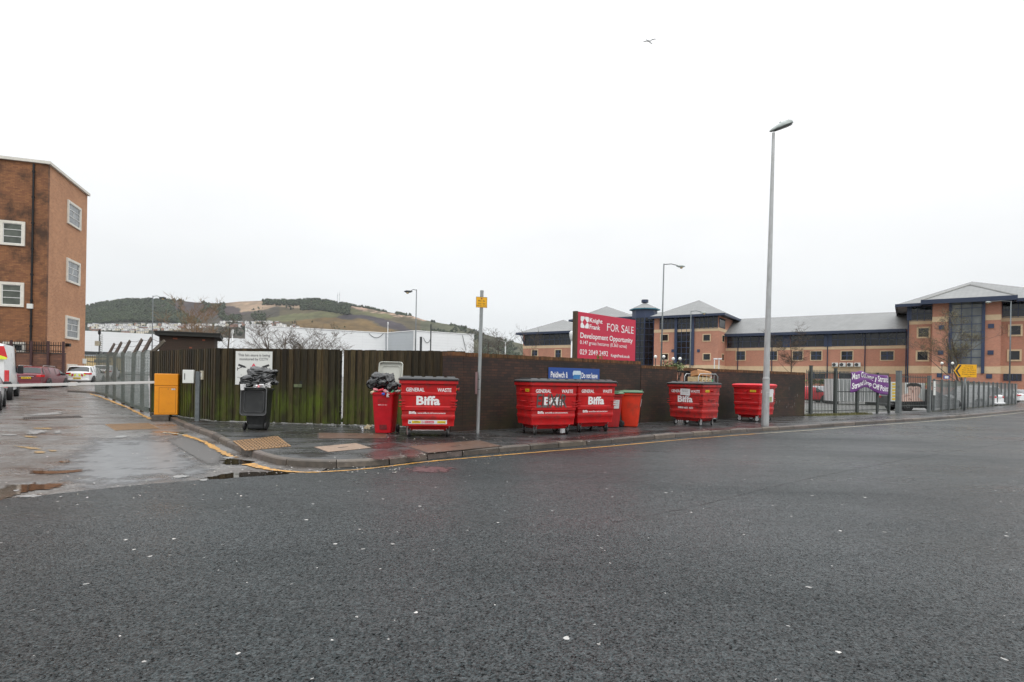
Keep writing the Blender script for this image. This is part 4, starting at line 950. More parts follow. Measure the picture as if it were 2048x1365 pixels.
# ------------------------------------------------------------------ rubbish
M['bag'] = simple('black_polythene', (.010, .011, .012), .17, var=.3, scale=5, bmp=.35, spec=.6)
M['bag_pink'] = simple('dark_red_polythene', (.10, .012, .02), .3, var=.3)
def bag(c, r, label, seed, m=None, rot=0, ear=True):
    bm = bmesh.new(); bmesh.ops.create_icosphere(bm, subdivisions=5, radius=1.0)
    rnd = random.Random(seed); o1 = Vector((rnd.random()*9, rnd.random()*9, rnd.random()*9))
    for v in bm.verts:
        p = v.co.copy(); w1 = p + .3*Vector((noise.noise(p*1.5+o1), noise.noise(p*1.6-o1), noise.noise(p*1.4+o1*2))); k = 1.08 + .34*noise.noise(p*1.1+o1) - .32*abs(noise.noise(w1*1.7+o1)) - .19*abs(noise.noise(Vector((w1.x*2.0, w1.y*2.0, w1.z*5))+o1)) - .045*abs(noise.noise(w1*6+o1))
        if p.z < -.5: p.z = -.5 + (p.z+.5)*.4
        v.co = Vector((p.x*k*r[0], p.y*k*r[1], p.z*k*r[2]))
    if ear:
        for v in bm.verts:
            u = v.co.x/r[0]
            if u > .75: v.co.z += (u-.75)*r[2]*1.2
    me = bpy.data.meshes.new('bin_bag'); bm.to_mesh(me); bm.free(); me.materials.append(m or M['bag'])
    for p in me.polygons: p.use_smooth = True
    o = bpy.data.objects.new('bin_bag', me); COL.objects.link(o); o.location = c; o.rotation_euler = (rnd.uniform(-.2, .2), rnd.uniform(-.2, .2), rot)
    tag(o, label, 'bin bag', 'bin bags heaped on the small bins'); return o
bx, by = pB.x-.03, pB.y+.15
bag((bx+.03, by+.02, 1.53), (.38, .27, .19), 'long shiny black bag lying across the top of the heap on the black bin', 5, rot=-.25)
bag((bx-.12, by-.08, 1.35), (.36, .28, .17), 'black bag at the left under the top one on the black bin', 8, rot=.3)
bag((bx+.22, by-.02, 1.35), (.26, .26, .15), 'small black bag at the right side of the heap on the black bin', 11, rot=.8)
rx, ry = pR.x+.01, pR.y+.26
bag((rx-.21, ry-.02, 1.35), (.22, .26, .25), 'black bag with knotted ear bulging over the left of the red bin', 21, rot=2.6)
bag((rx-.02, ry+.0, 1.40), (.24, .24, .23), 'peaked black bag against the raised pale lid', 24, rot=.6)
bag((rx+.17, ry-.08, 1.26), (.2, .22, .15), 'low black bag at the right of the red bin', 27, rot=1.0)
# loose packaging: each piece on its own
LM = {'white': M['paper'], 'pink': simple('pink_card', (.6, .22, .24), .5), 'blue': simple('blue_tin', (.03, .10, .45), .3), 'red': simple('red_tin', (.5, .03, .05), .3), 'green': simple('green_tin', (.04, .25, .12), .4), 'silver': simple('silver_foil', (.6, .6, .6), .3, .8), 'cream': simple('cream_card', (.5, .43, .3), .6)}
def litter(c, kind, col, sz, label, seed, name, cat):
    rnd = random.Random(seed); mb = MB()
    rot = Matrix.Rotation(rnd.uniform(0, 6), 4, 'Z') @ Matrix.Rotation(rnd.uniform(.6, 1.9), 4, 'X')
    if kind == 'can':
        mb.lathe((0, 0, 0), [(sz*.3, -sz*.95), (sz*.42, -sz*.85), (sz*.42, sz*.85), (sz*.3, sz*.95)], 12, 'Z')
        o = mb.build(name, LM[col], smooth=True, angle=40)
    elif kind == 'box':
        mb.bb(-sz, sz, -sz*.7, sz*.7, -sz*.35, sz*.35); o = mb.build(name, LM[col], bevel=.004)
    else:
        n_ = 7; vs = []
        for j in range(n_+1):
            for i in range(n_+1): vs.append(((i/n_-.5)*sz*2, (j/n_-.5)*sz*1.6, sz*.7*noise.noise(Vector((i*.7, j*.7, seed)))))
        mb.add(vs, [(j*(n_+1)+i, j*(n_+1)+i+1, (j+1)*(n_+1)+i+1, (j+1)*(n_+1)+i) for j in range(n_) for i in range(n_)])
        o = mb.build(name, LM[col]); sm_ = o.modifiers.new('solid', 'SOLIDIFY'); sm_.thickness = .004
    o.matrix_world = Matrix.Translation(c) @ rot; tag(o, label, cat); return o
litter((rx-.19, ry-.30, 1.20), 'can', 'pink', .075, 'pink and white drink can at the left rim of the red bin', 1, 'drink_can', 'can')
litter((rx-.25, ry-.30, 1.14), 'can', 'cream', .075, 'cream crumpled can hanging lowest at the left of the red bin', 2, 'drink_can', 'can')
litter((rx-.06, ry-.30, 1.19), 'can', 'red', .075, 'red and silver can in the middle of the red bin heap', 3, 'drink_can', 'can')
litter((rx+.06, ry-.31, 1.17), 'box', 'pink', .06, 'pink card carton in the middle of the red bin heap', 4, 'carton', 'carton')
litter((rx+.00, ry-.34, 1.10), 'can', 'blue', .075, 'bright blue tin at the front rim of the red bin', 5, 'food_tin', 'tin')
litter((rx+.12, ry-.34, 1.10), 'wrap', 'white', .10, 'crumpled white paper at the front rim of the red bin', 6, 'crumpled_paper', 'paper')
litter((rx+.21, ry-.28, 1.14), 'can', 'green', .065, 'green tin lid at the right of the red bin heap', 7, 'food_tin', 'tin')
litter((rx+.25, ry-.05, 1.26), 'box', 'cream', .09, 'cream card box against the raised pale lid', 8, 'carton', 'carton')
litter((bx+.20, by-.30, 1.23), 'box', 'white', .07, 'white carton at the front of the heap on the black bin', 9, 'carton', 'carton')
litter((bx+.12, by-.30, 1.22), 'can', 'pink', .07, 'pinkish can among paper on the black bin', 10, 'drink_can', 'can')
litter((bx+.04, by-.31, 1.21), 'wrap', 'silver', .09, 'silver foil wrapping at the front of the black bin', 11, 'foil_wrapper', 'wrapper')
litter((bx+.31, by-.24, 1.27), 'wrap', 'white', .09, 'thin white plastic wrap at the right rim of the black bin', 12, 'plastic_wrapper', 'wrapper')
litter((bx-.22, by-.36, 1.20), 'box', 'white', .11, 'flat white tray at the left rim of the black bin', 13, 'food_tray', 'tray')
pk = G(1424, 843, .12); litter((pk.x, pk.y+.1, .32), 'box', 'white', .16, 'white tub standing behind the faded red bin', 14, 'plastic_tub', 'tub')
pk = G(736, 860, .12); litter((pk.x, pk.y, .2), 'wrap', 'cream', .1, 'brown paper bag on the ground left of the red wheelie bin', 15, 'paper_bag', 'bag')
pk = G(725, 862, .12); litter((pk.x, pk.y, .16), 'wrap', 'silver', .09, 'clear crumpled bottle on the pavement by the red wheelie bin', 16, 'crushed_bottle', 'bottle')
pk = G(916, 862, .12); litter((pk.x, pk.y, .18), 'can', 'red', .05, 'small red can on the ground between large bin and pier', 17, 'drink_can', 'can')
pk = G(924, 861, .12); litter((pk.x, pk.y, .2), 'box', 'cream', .05, 'small cream carton on the ground at the foot of the pier', 18, 'carton', 'carton')
for (x, y, s_) in ((1126, 871, .08), ): litter(Vector((G(x, y, .12).x, G(x, y, .12).y+.15, .22)), 'box', 'silver', s_, 'grey plate lying between the front wheels of the sprayed bin', 19, 'metal_plate', 'plate')
# scattered bits
mb = MB(); rnd = random.Random(9)
def bits(px0, px1, py0, py1, n_, z=.125, s=(.008, .03), slope=False):
    for _ in range(n_):
        p = G(rnd.uniform(px0, px1), rnd.uniform(py0, py1), z, slope); k = rnd.uniform(.35, 1.0); a = rnd.uniform(0, 6); w_ = rnd.uniform(*s)
        vs = [(p.x + w_*cos(a+j*1.57)*rnd.uniform(.5, 1), p.y + w_*sin(a+j*1.57)*rnd.uniform(.5, 1), p.z+.003+rnd.uniform(0, .008)) for j in range(4)]
        mb.add(vs, [(0, 1, 2, 3)], (k, k*rnd.uniform(.85, 1), k*rnd.uniform(.8, 1)))
bits(440, 930, 848, 862, 150); bits(700, 930, 855, 880, 120); bits(930, 1230, 868, 885, 60); bits(640, 1000, 870, 930, 110, s=(.006, .018)); bits(420, 800, 930, 948, 130, z=.012, s=(.008, .025)); bits(250, 480, 800, 925, 90, z=.01, slope=True, s=(.01, .03)); bits(1230, 1640, 835, 860, 60, s=(.01, .03)); bits(0, 560, 900, 1000, 130, z=.012, s=(.006, .02), slope=True)
tag(mb.build('litter_scatter', simple('litter_bits', (.62, .61, .58), .7, attr=True, var=.3, scale=30)), 'small pale scraps of paper and grit strewn over the pavement and gutter', 'litter', kind='stuff')

# roll cage with crates behind the faded bin
cp_ = AT(1402, 800, 20.35); t = thing('roll_cage', 'tubular grey roll cage standing behind the faded red bin by the wall gap', 'roll cage', (cp_.x, cp_.y, .12), R(33))
M['galv'] = simple('galvanised_steel', (.36, .38, .385), .42, .65, var=.2, scale=12)
for yy in (-.3, .3):
    mb = MB(); mb.path([(-.52, yy, .12), (-.52, yy, 1.60), (-.44, yy, 1.70), (.40, yy, 1.70), (.50, yy, 1.62), (.52, yy, .12)], .016, 8)
    for x in (-.3, -.1, .1, .3): mb.tube((x, yy, .14), (x, yy, 1.7), .006, n=5)
    for z in (.5, .9, 1.3): mb.tube((-.52, yy, z), (.52, yy, z), .006, n=5)
    mb.build('side_frame', M['galv'], t, smooth=True)
mb = MB(); mb.bb(-.5, .5, -.29, .29, .12, .15); mb.build('platform', M['galv'], t); mb = MB(); mb.bb(-.5, .5, -.285, .285, 1.30, 1.32); mb.build('shelf', M['galv'], t)
for x in (-.45, .45):
    for y in (-.25, .25): mb = MB(); mb.lathe((x, y, .06), [(.06, -.015), (.06, .015)], 12, 'X'); mb.build('caster', M['tyre'], t)
M['cratewood'] = simple('pale_crate_wood', (.55, .43, .24), .7, var=.2, scale=8, stretch=(1, 1, 6)); M['card'] = simple('brown_cardboard', (.42, .21, .09), .7, var=.15, scale=5); M['dark_slot'] = simple('crate_shadow_gap', (.02, .015, .01), .9)
def crate(lx, ly, z, sx, sy, sz, rz, label, m, slots):
    c, s_ = cos(R(33)), sin(R(33)); t2 = thing('produce_crate', label, 'crate', (cp_.x+lx*c-ly*s_, cp_.y+lx*s_+ly*c, z), R(33)+rz, 'crates on the roll cage')
    mb = MB(); mb.bb(-sx/2, sx/2, -sy/2, sy/2, 0, sz); mb.build('crate_body', m, t2, bevel=.008)
    for k in range(slots): mb = MB(); x = (-.5+(k+.5)/slots)*sx; mb.bb(x-sx/slots*.28, x+sx/slots*.28, -sy/2-.004, -sy/2-.001, sz*.52, sz*.60); mb.build('hand_slot', M['dark_slot'], t2)
    for k in range(1, slots): mb = MB(); x = (-.5+k/slots)*sx; mb.bb(x-.004, x+.004, -sy/2-.004, -sy/2-.001, .01, sz-.01); mb.build('panel_joint', M['card'], t2)
    return t2
crate(.02, -.02, 1.445, .52, .4, .26, 0, 'pale wooden crate with three hand slots, in the middle of the roll cage', M['cratewood'], 3)
crate(-.37, 0, 1.445, .22, .4, .27, .2, 'narrow pale wooden crate standing on end, left on the roll cage', M['cratewood'], 1)
tb = thing('cardboard_box', 'open brown cardboard box tilted on top of the crates', 'box', (cp_.x-.02, cp_.y, 1.80), R(20))
mb = MB(); mb.bb(-.29, .29, -.2, .2, -.08, .09); o = mb.build('carton', M['card'], tb, bevel=.006); tb.rotation_euler = (R(-10), R(7), R(18))
mb = MB(); mb.add([(-.29, -.2, .09), (.29, -.2, .09), (.25, -.05, .16), (-.22, -.08, .15)], [(0, 1, 2, 3)]); mb.add([(-.29, .2, .09), (.29, .2, .09), (.27, .08, .17), (-.2, .1, .15)], [(3, 2, 1, 0)]); o = mb.build('flap', M['card'], tb); sm_ = o.modifiers.new('solid', 'SOLIDIFY'); sm_.thickness = .005
c_, s_ = cos(R(33)), sin(R(33))
tg = thing('green_box', 'small green box at the right end of the roll cage', 'box', (cp_.x+.36*c_, cp_.y+.36*s_, 1.445), R(33)); mb = MB(); mb.bb(-.09, .09, -.15, .15, 0, .2); mb.build('casing', LM['green'], tg, bevel=.01)
mb = MB(); mb.bb(-.07, .07, -.152, -.15, .06, .13); mb.build('print', simple('pale_green_print', (.15, .42, .25), .5), tg)
tg = thing('food_carton', 'white carton with dark red side leaning at the right of the cardboard box', 'carton', (cp_.x+.36*c_, cp_.y+.36*s_-.02, 1.76), R(33)); mb = MB(); mb.bb(-.06, .06, -.1, .1, -.1, .13); mb.build('sleeve', M['paper'], tg, bevel=.01); mb = MB(); mb.bb(.061, .068, -.1, .1, -.1, .05); mb.build('red_panel', LM['red'], tg); tg.rotation_euler = (0, R(-18), R(33))
# ------------------------------------------------------------------ poles, barrier, sale board
M['post_steel'] = simple('galvanised_post', (.30, .32, .32), .5, .35, var=.2, scale=7, dirt=(.16, .15, .13), dirt_amt=.5, stretch=(1, 1, .2))
p = G(955.5, 867, .12); t = thing('sign_pole', 'tall slim grey pole with a small yellow plate in front of the brick pier', 'sign pole', p, R(0))
tk = .012
mb = MB(); mb.tube((0, 0, 0), (tk*3.55, 0, 3.62), .044, n=14); mb.build('pole', M['post_steel'], t, smooth=True, angle=40)
mb = MB(); mb.lathe((tk*3.6, 0, 3.62), [(.047, -.02), (.047, .02), (.03, .03)], 14); mb.build('cap', M['post_steel'], t)
M['amber'] = simple('amber_sign', (.78, .40, .004), .45, var=.06, scale=4)
pl = thing('parking_plate', 'small amber parking plate with dark lettering at the top of the slim pole', 'sign', (p.x+tk*3.5, p.y-.055, 3.32), R(17))
mb = MB(); mb.bb(-.145, .145, -.004, .004, 0, .27); mb.build('plate', M['amber'], pl, bevel=.004)
mb = MB()
for a in ((-.145, .145, 0, .006), (-.145, .145, .264, .27), (-.145, -.139, 0, .27), (.139, .145, 0, .27)): mb.bb(a[0], a[1], -.0062, -.0045, a[2], a[3])
put_text(mb, 'Mon - Sat', -.085, .09, .155, .19, -.0065, .01); put_text(mb, 'Llun - Sad', -.085, .09, .085, .12, -.0065, .01); put_text(mb, '8.30 am - 6 pm', -.13, .13, .025, .06, -.0065, .01); mb.build('lettering', M['black_paint'], pl)
mb = MB(); mb.lathe((0, -.007, .228), [(.019, -.001), (.019, .001)], 14, 'Y'); mb.build('symbol', simple('dark_red_symbol', (.22, .02, .06), .5), pl)
pb_ = thing('edge_on_plate', 'small plate seen edge on, strapped to the slim pole at half height', 'plate', (p.x-.06, p.y-.02, 1.12), R(-76)); mb = MB(); mb.bb(-.12, .12, -.006, .006, 0, .56); mb.build('plate', simple('pinkish_plate', (.3, .2, .2), .5), pb_, bevel=.003)
for z in (.12, .38): mb = MB(); mb.lathe((0, 0.06, z), [(.05, -.006), (.05, .006)], 12); mb.build('strap', M['dark_metal'], pb_)

# tall lamp post
M['lamp_steel'] = simple('lamp_column_steel', (.42, .43, .43), .4, .45, var=.15, scale=9, dirt=(.30, .30, .28), dirt_amt=.6, stretch=(1, 1, .3)); M['lamp_shell'] = simple('lamp_shell_grey', (.36, .40, .385), .5, var=.3, scale=5, dirt=(.18, .2, .18), dirt_amt=.6); M['lamp_lens'] = simple('lamp_lens', (.12, .125, .12), .25, var=.2)
p = G(1530, 851, .12); t = thing('street_lamp', 'very tall tapering grey lamp post at the kerb, right of the large bins', 'street lamp', p)
lx = .115
mb = MB(); mb.tube((0, 0, 0), (lx*.12, 0, 1.55), .125, .112, 18); mb.tube((lx*.12, 0, 1.55), (lx*.15, 0, 1.62), .112, .10, 18); mb.tube((lx*.15, 0, 1.62), (lx, 0, 9.83), .10, .048, 18); mb.build('column', M['lamp_steel'], t, smooth=True, angle=50)
mb = MB(); mb.bb(-.055, .055, -.128, -.118, .5, 1.1); mb.build('access_door', M['lamp_steel'], t, bevel=.004)
mb = MB(); mb.lathe((lx*.12, 0, 1.55), [(.116, -.02), (.118, 0), (.116, .02)], 18); mb.build('collar', M['lamp_steel'], t)
hd = []; HX = lambda u: lx-.13+.78*u
mb = MB(); rs = []
for u, w, hu, hl in ((0, .03, .03, -.02), (.08, .07, .07, -.045), (.25, .11, .12, -.05), (.5, .145, .17, -.04), (.75, .15, .175, -.03), (.92, .10, .12, -.02), (1.0, .03, .03, -.0)):
    x = HX(u); zc = 9.88 + .30*u
    rs.append([(x, w*cos(a), zc + (hu if sin(a) > 0 else -hl)*sin(a)) for a in [2*pi*j/16 for j in range(16)]])
mb.rings(rs); hdo = mb.build('lamp_head', M['lamp_shell'], t, smooth=True, angle=50)
mb = MB(); rs = []
for u, w in ((.2, .08), (.5, .125), (.8, .125), (.94, .07)):
    x = HX(u); zc = 9.88 + .30*u - .045
    rs.append([(x, w*cos(a), zc + .018*sin(a)) for a in [2*pi*j/12 for j in range(12)]])
mb.rings(rs); mb.build('lens', M['lamp_lens'], hdo, smooth=True); mb = MB(); mb.lathe((HX(.45), 0, 9.88+.135+.15), [(.03, -.03), (.035, .02), (.02, .045)], 10); mb.build('photocell', M['lamp_shell'], hdo, smooth=True)

M['grey_post'] = simple('blue_grey_steel', (.13, .145, .15), .5, .3, var=.25, scale=8)
# distant lamps
def lamp(px_base, top, Y, arm, label, head='flat', r=.055, lean=0, m=None, slopez=0):
    a = AT(px_base, top, Y); p = Vector((a.x, Y, slopez)); H_ = a.z
    t = thing('street_lamp', label, 'street lamp', p); m = m or M['grey_post']
    mb = MB(); mb.tube((0, 0, 0), (lean, 0, H_-slopez), r, r*.6, 8); mb.build('column', m, t, smooth=True)
    h = H_-slopez
    mb = MB(); mb.path([(lean, 0, h-.05), (lean+arm*.5, 0, h+.0), (lean+arm, 0, h-.12)], r*.45, 6); mb.build('arm', m, t, smooth=True)
    hm = MB(); s = 1 if arm > 0 else -1; rs = []
    for u, w in ((0, .04), (.3, .11), (.7, .13), (1, .04)): rs.append([(lean+arm+s*(u*.6-.15), w*cos(a_), h-.16+w*.75*sin(a_)) for a_ in [2*pi*j/10 for j in range(10)]])
    hm.rings(rs); ho = hm.build('lamp_head', M['lamp_shell'] if head == 'pale' else M['dark_metal'], t, smooth=True)
    hm = MB(); hm.lathe((lean+arm+s*.2, 0, h-.28), [(.03, -.05), (.09, -.02), (.10, .06)], 10); hm.build('lens', simple('tan_lens', (.4, .3, .16), .3), ho, smooth=True)
lamp(306, 592, 48, .65, 'grey lamp post behind the brick shed, arm to the right', slopez=.3)
lamp(833, 579.5, 42, -.45, 'thin grey lamp post above the timber gate, arm to the left')
lamp(1325, 528, 41, 1.05, 'tall grey lamp post just right of the sale board, arm to the right', 'pale', .07, lean=.1)
lamp(1382, 622, 52, 1.0, 'shorter lamp post in front of the office glazing, arm to the right', 'pale', .065)
lamp(2022, 602.5, 60, -2.2, 'lamp post by the far right office block, long arm to the left', 'pale', .08)
M['white_metal'] = simple('white_painted_metal', (.62, .63, .63), .45, var=.08)
# white poles with camera heads
def campole(px, top, Y, label):
    a = AT(px, top, Y); t = thing('camera_pole', label, 'camera pole', (a.x, Y, 0)); mb = MB(); rp_ = .09 if Y < 40 else .055; mb.tube((0, 0, 0), (0, 0, a.z-.5), rp_, rp_*.9, 10); mb.build('column', M['white_metal'], t, smooth=True)
    mb = MB(); mb.lathe((0, 0, a.z-.45), [(rp_, -.1), (rp_*1.4, .0), (rp_*2, .2), (rp_*2, .42), (rp_, .5)], 12); mb.build('camera_dome', M['white_metal'], t, smooth=True); return t
campole(1145, 664, 34, 'white camera pole immediately left of the sale board')
campole(776, 645, 90, 'small white pole standing on the warehouse roof edge')
campole(465, 660, 55, 'pale camera pole above the timber fence between the bare trees')
a = AT(1011, 683.5, 90); t = thing('twin_lamp', 'small white twin-headed lamp above the brick wall', 'street lamp', (a.x, 90, 0)); mb = MB(); mb.tube((0, 0, 0), (0, 0, a.z), .09, n=8); mb.build('column', M['white_metal'], t)
for s in (-1, 1): mb = MB(); mb.path([(0, 0, a.z-.05), (s*.35, 0, a.z+.05), (s*.75, 0, a.z+.18)], .04, 6); mb.build('arm', M['white_metal'], t); mb = MB(); mb.box((s*.95, 0, a.z+.2), (.45, .25, .08)); mb.build('lamp_head', M['white_metal'], t, bevel=.02)
# thin bare poles in front of warehouse
for px, y, Y, lab in ((842, 675, 44, 'short thick dark post in front of the pale warehouse corner'), (862, 650, 46, 'thin grey pole in front of the pale warehouse, right of the short dark post')):
    a = AT(px, y, Y); t = thing('pole', lab, 'pole', (a.x, Y, 0)); mb = MB(); mb.tube((0, 0, 0), (0, 0, a.z), .09 if Y == 44 else .05, n=8); mb.build('shaft', M['dark_metal'], t); mb = MB(); mb.lathe((0, 0, a.z), [(.1 if Y == 44 else .06, -.02), (.1 if Y == 44 else .06, .03)], 8); mb.build('cap', M['dark_metal'], t)
# floodlight pair poles and globes in front of the office
M['globe'] = simple('white_globe', (.72, .72, .68), .35, var=.1)
for px, py, lab, st in ((1311, 714, 'white globe lamp furthest left in front of the office', 0), (1327.5, 714, 'white globe lamp half hidden by the tall lamp post', 0), (1346.5, 718, 'white globe lamp left of the twin frame', 0), (1360, 718, 'white globe lamp right of the twin frame', 0), (1884, 727, 'pale globe lamp left of the bay tree', 0), (1905, 727, 'pale globe lamp just left of the amber arrow', 0)):
    Y = 55 if px < 1800 else 66; a = AT(px, py, Y); t = thing('globe_lamp', lab, 'globe lamp', (a.x, Y, 0), 0, 'white globe lamps by the office'); mb = MB(); mb.tube((0, 0, 0), (0, 0, a.z-.15), .04, n=6); mb.build('column', M['dark_metal'], t)
    mb = MB(); mb.lathe((0, 0, a.z), [(.02, -.16), (.11, -.12), (.16, 0), (.11, .12), (.02, .16)], 12); mb.build('globe', M['globe'], t, smooth=True)
for px, lab in ((1429, 'left of the two small white floodlights before the office'), (1438, 'right of the two small white floodlights before the office')):
    a = AT(px, 719.5, 60); t = thing('floodlight', lab, 'floodlight', (a.x, 60, 0)); mb = MB(); mb.tube((0, 0, 0), (0, 0, a.z), .05, n=6); mb.build('column', M['white_metal'], t); mb = MB(); mb.box((.1, 0, a.z+.06), (.38, .2, .14)); mb.build('lamp_head', M['white_metal'], t, bevel=.03)

# barrier
M['orange'] = simple('orange_powder_coat', (.74, .27, .004), .42, var=.07, scale=3, dirt=(.45, .13, .01), dirt_amt=.35, dirt_scale=6)
p = G(330, 829, .2); p.z = .12; rzb = R(18)
t = thing('road_barrier', 'orange barrier cabinet with a long white arm lowered across the side street', 'barrier', (p.x, p.y+.12, 0), rzb)
zb0 = .19
mb = MB(); mb.bb(-.36, .12, -.34, .1, .0, zb0-.002); mb.build('plinth', M['kerb'], t, bevel=.01)
mb = MB(); mb.bb(-.33, .33, -.19, .19, zb0, zb0+.92); mb.build('cabinet', M['orange'], t, bevel=.012)
mb = MB(); mb.bb(-.335, .335, -.2, .2, zb0+.925, zb0+1.31); mb.build('hood', M['orange'], t, bevel=.018)
mb = MB()
for a in ((-.20, .28, .05, .058), (-.20, .28, .86, .868), (-.20, -.192, .05, .868), (.272, .28, .05, .868)): mb.bb(a[0], a[1], -.1925, -.19, zb0+a[2], zb0+a[3])
mb.build('door', simple('dark_orange_gap', (.22, .06, .005), .6), t)
mb = MB(); mb.bb(.15, .26, -.1935, -.1905, zb0+.79, zb0+.84); mb.build('maker_plate', M['steel'], t); mb = MB(); mb.lathe((.06, -.192, zb0+.82), [(.012, -.004), (.012, .003)], 10, 'Y'); mb.build('lock', M['dark_metal'], t)
M['arm_white'] = simple('barrier_arm_white', (.56, .55, .53), .4, var=.06, dirt=(.45, .44, .42), dirt_amt=.3)
# arm crosses the side street towards the left
cab = t; A0 = AT(312, 765, p.y-.02); A1 = AT(-90, 774, p.y-.6); IV = (Matrix.Translation(cab.location) @ Matrix.Rotation(rzb, 4, 'Z')).inverted()
dA = (A1-A0).normalized(); nA = Vector((-dA.y, dA.x, 0)).normalized()*.025
def armseg(nm, a_, b_, hh, e=1.0):
    mb = MB(); mb.rings([[IV @ (q_ + nA*e*s1 + Vector((0, 0, hh*s2))) for s1, s2 in ((-1, -1), (1, -1), (1, 1), (-1, 1))] for q_ in (a_, b_)]); return mb.build(nm, M['arm_white'], cab, bevel=.006)
arm = armseg('barrier_arm', A0, A0.lerp(A1, .42), .040); arm2 = armseg('arm_sleeve', A0.lerp(A1, .40), A0.lerp(A1, .44), .06, 1.3); arm3 = armseg('barrier_arm', A0.lerp(A1, .42), A1, .044)
# grey reader post with white box
p = G(394.5, 844, .12); t = thing('reader_post', 'grey square steel post with base plate beside the orange cabinet', 'post', p, R(12))
mb = MB(); mb.bb(-.055, .055, -.055, .055, .012, 1.46); mb.build('column', M['grey_post'], t, bevel=.006); mb = MB(); mb.bb(-.14, .14, -.12, .12, 0, .014); mb.build('base_plate', M['rust_dark'], t)
t = thing('control_box', 'white control box hung on the left face of the grey steel post', 'control box', (p.x-.20, p.y-.09, 1.24), R(20)); mb = MB(); mb.bb(-.16, .12, -.09, .09, 0, .38); mb.build('casing', M['sign_white'], t, bevel=.01); mb = MB(); mb.bb(-.115, -.095, -.096, -.0905, .1, .28); mb.build('handle', M['dark_metal'], t)
mb = MB(); mb.bb(-.163, -.1605, -.06, .06, .12, .26); mb.build('face_plate', M['grey_print'], t)

# sale board behind the wall
M['sale_red'] = simple('sale_board_red', (.50, .014, .050), .45, var=.07, scale=1.5, dirt=(.45, .03, .06), dirt_amt=.3)
o = AT(1154, 700, 18.0).to_2d(); Z1 = 20.25; q1 = AT(1269.5, 700, Z1).to_2d(); d = (q1-o).normalized(); W_ = (q1-o).length
ztop = AT(1154, 623.5, 18.0).z; H_ = 1.46
t = thing('sale_board', 'big crimson sale board with white lettering rising above the brick wall', 'sign board', (o.x, o.y, ztop-H_), math.atan2(d.y, d.x))
mb = MB(); mb.bb(0, W_, -.02, 0, 0, H_); mb.build('board', M['sale_red'], t, bevel=.003)
M['plain_timber'] = simple('brown_timber', (.06, .04, .022), .8, var=.4, scale=5, stretch=(4, 4, .5)); mb = MB(); mb.bb(-.09, -.002, -.02, .12, -2.0, H_+.01); mb.build('timber_post', M['plain_timber'], t); mb = MB(); mb.bb(W_-.4, W_-.3, .002, .1, -2.0, H_-.05); mb.build('timber_post', M['plain_timber'], t)
fx = lambda px, py: hit(px, py, o, d)[0]
Z = lambda f: H_*f
X = lambda f: W_*f
ML = MB(); y_ = -.0235
# positions measured as fractions of the board
put_text(ML, 'Knight', X(.182), X(.395), Z(.775), Z(.90), y_, .022); put_text(ML, 'Frank', X(.182), X(.357), Z(.655), Z(.755), y_, .022)
put_text(ML, 'Development Opportunity', X(.04), X(.945), Z(.405), Z(.56), y_, .016)
put_text(ML, '0.147 gross hectares (0.363 acres)', X(.035), X(.835), Z(.285), Z(.39), y_, .004)
put_text(ML, '029 2049 2492', X(.035), X(.50), Z(.085), Z(.20), y_, .004); put_text(ML, 'KnightFrank.co.uk', X(.55), X(.895), Z(.055), Z(.145), y_, .016)
# serif capitals
def serif(word, xs):
    za, zb2 = Z(.665), Z(.83)
    for ch, (xa, xb) in zip(word, xs):
        xa, xb = X(xa), X(xb); w_ = xb-xa; put_text(ML, ch, xa, xb, za - (.012 if ch in 'OS' else 0), zb2 + (.012 if ch in 'OS' else 0), y_, .0)
        st = .016; sw = .055
        def tick(x, z): ML.add([(x-sw/2, y_-.001, z), (x+sw/2, y_-.001, z), (x+sw/2, y_-.001, z+st), (x-sw/2, y_-.001, z+st)], [(0, 1, 2, 3)])
        if ch in 'FRLE': tick(xa+.012, za); tick(xa+.012, zb2-st)
        if ch == 'A': tick(xa+.01, za); tick(xb-.01, za)
        if ch == 'R': tick(xb-.01, za)
        if ch in 'FRLE': ML.add([(xa, y_-.001, za), (xa+.026, y_-.001, za), (xa+.026, y_-.001, zb2), (xa, y_-.001, zb2)], [(0, 1, 2, 3)])
serif('FORSALE', ((.475, .525), (.535, .61), (.625, .685), (.73, .785), (.79, .86), (.865, .90), (.915, .96)))
ML.build('lettering', M['white_print'], t)
# emblem: four white petals around a diamond
mb = MB(); cx, cz = X(.105), Z(.785)
for sx, sz in ((-1, 1), (1, 1), (-1, -1), (1, -1)):
    a_, b_ = X(.065), Z(.125); P_ = [(.12, 1.0), (.9, 1.0), (1.0, .88), (1.0, .35), (.78, .06), (.55, .05), (.06, .62), (.04, .85)]
    v_ = [(cx+sx*a_*u, y_, cz+sz*b_*w2) for u, w2 in P_]
    if sx*sz < 0: v_ = v_[::-1]
    mb.add(v_, [tuple(range(len(v_)))])
mb.build('emblem', M['white_print'], t)
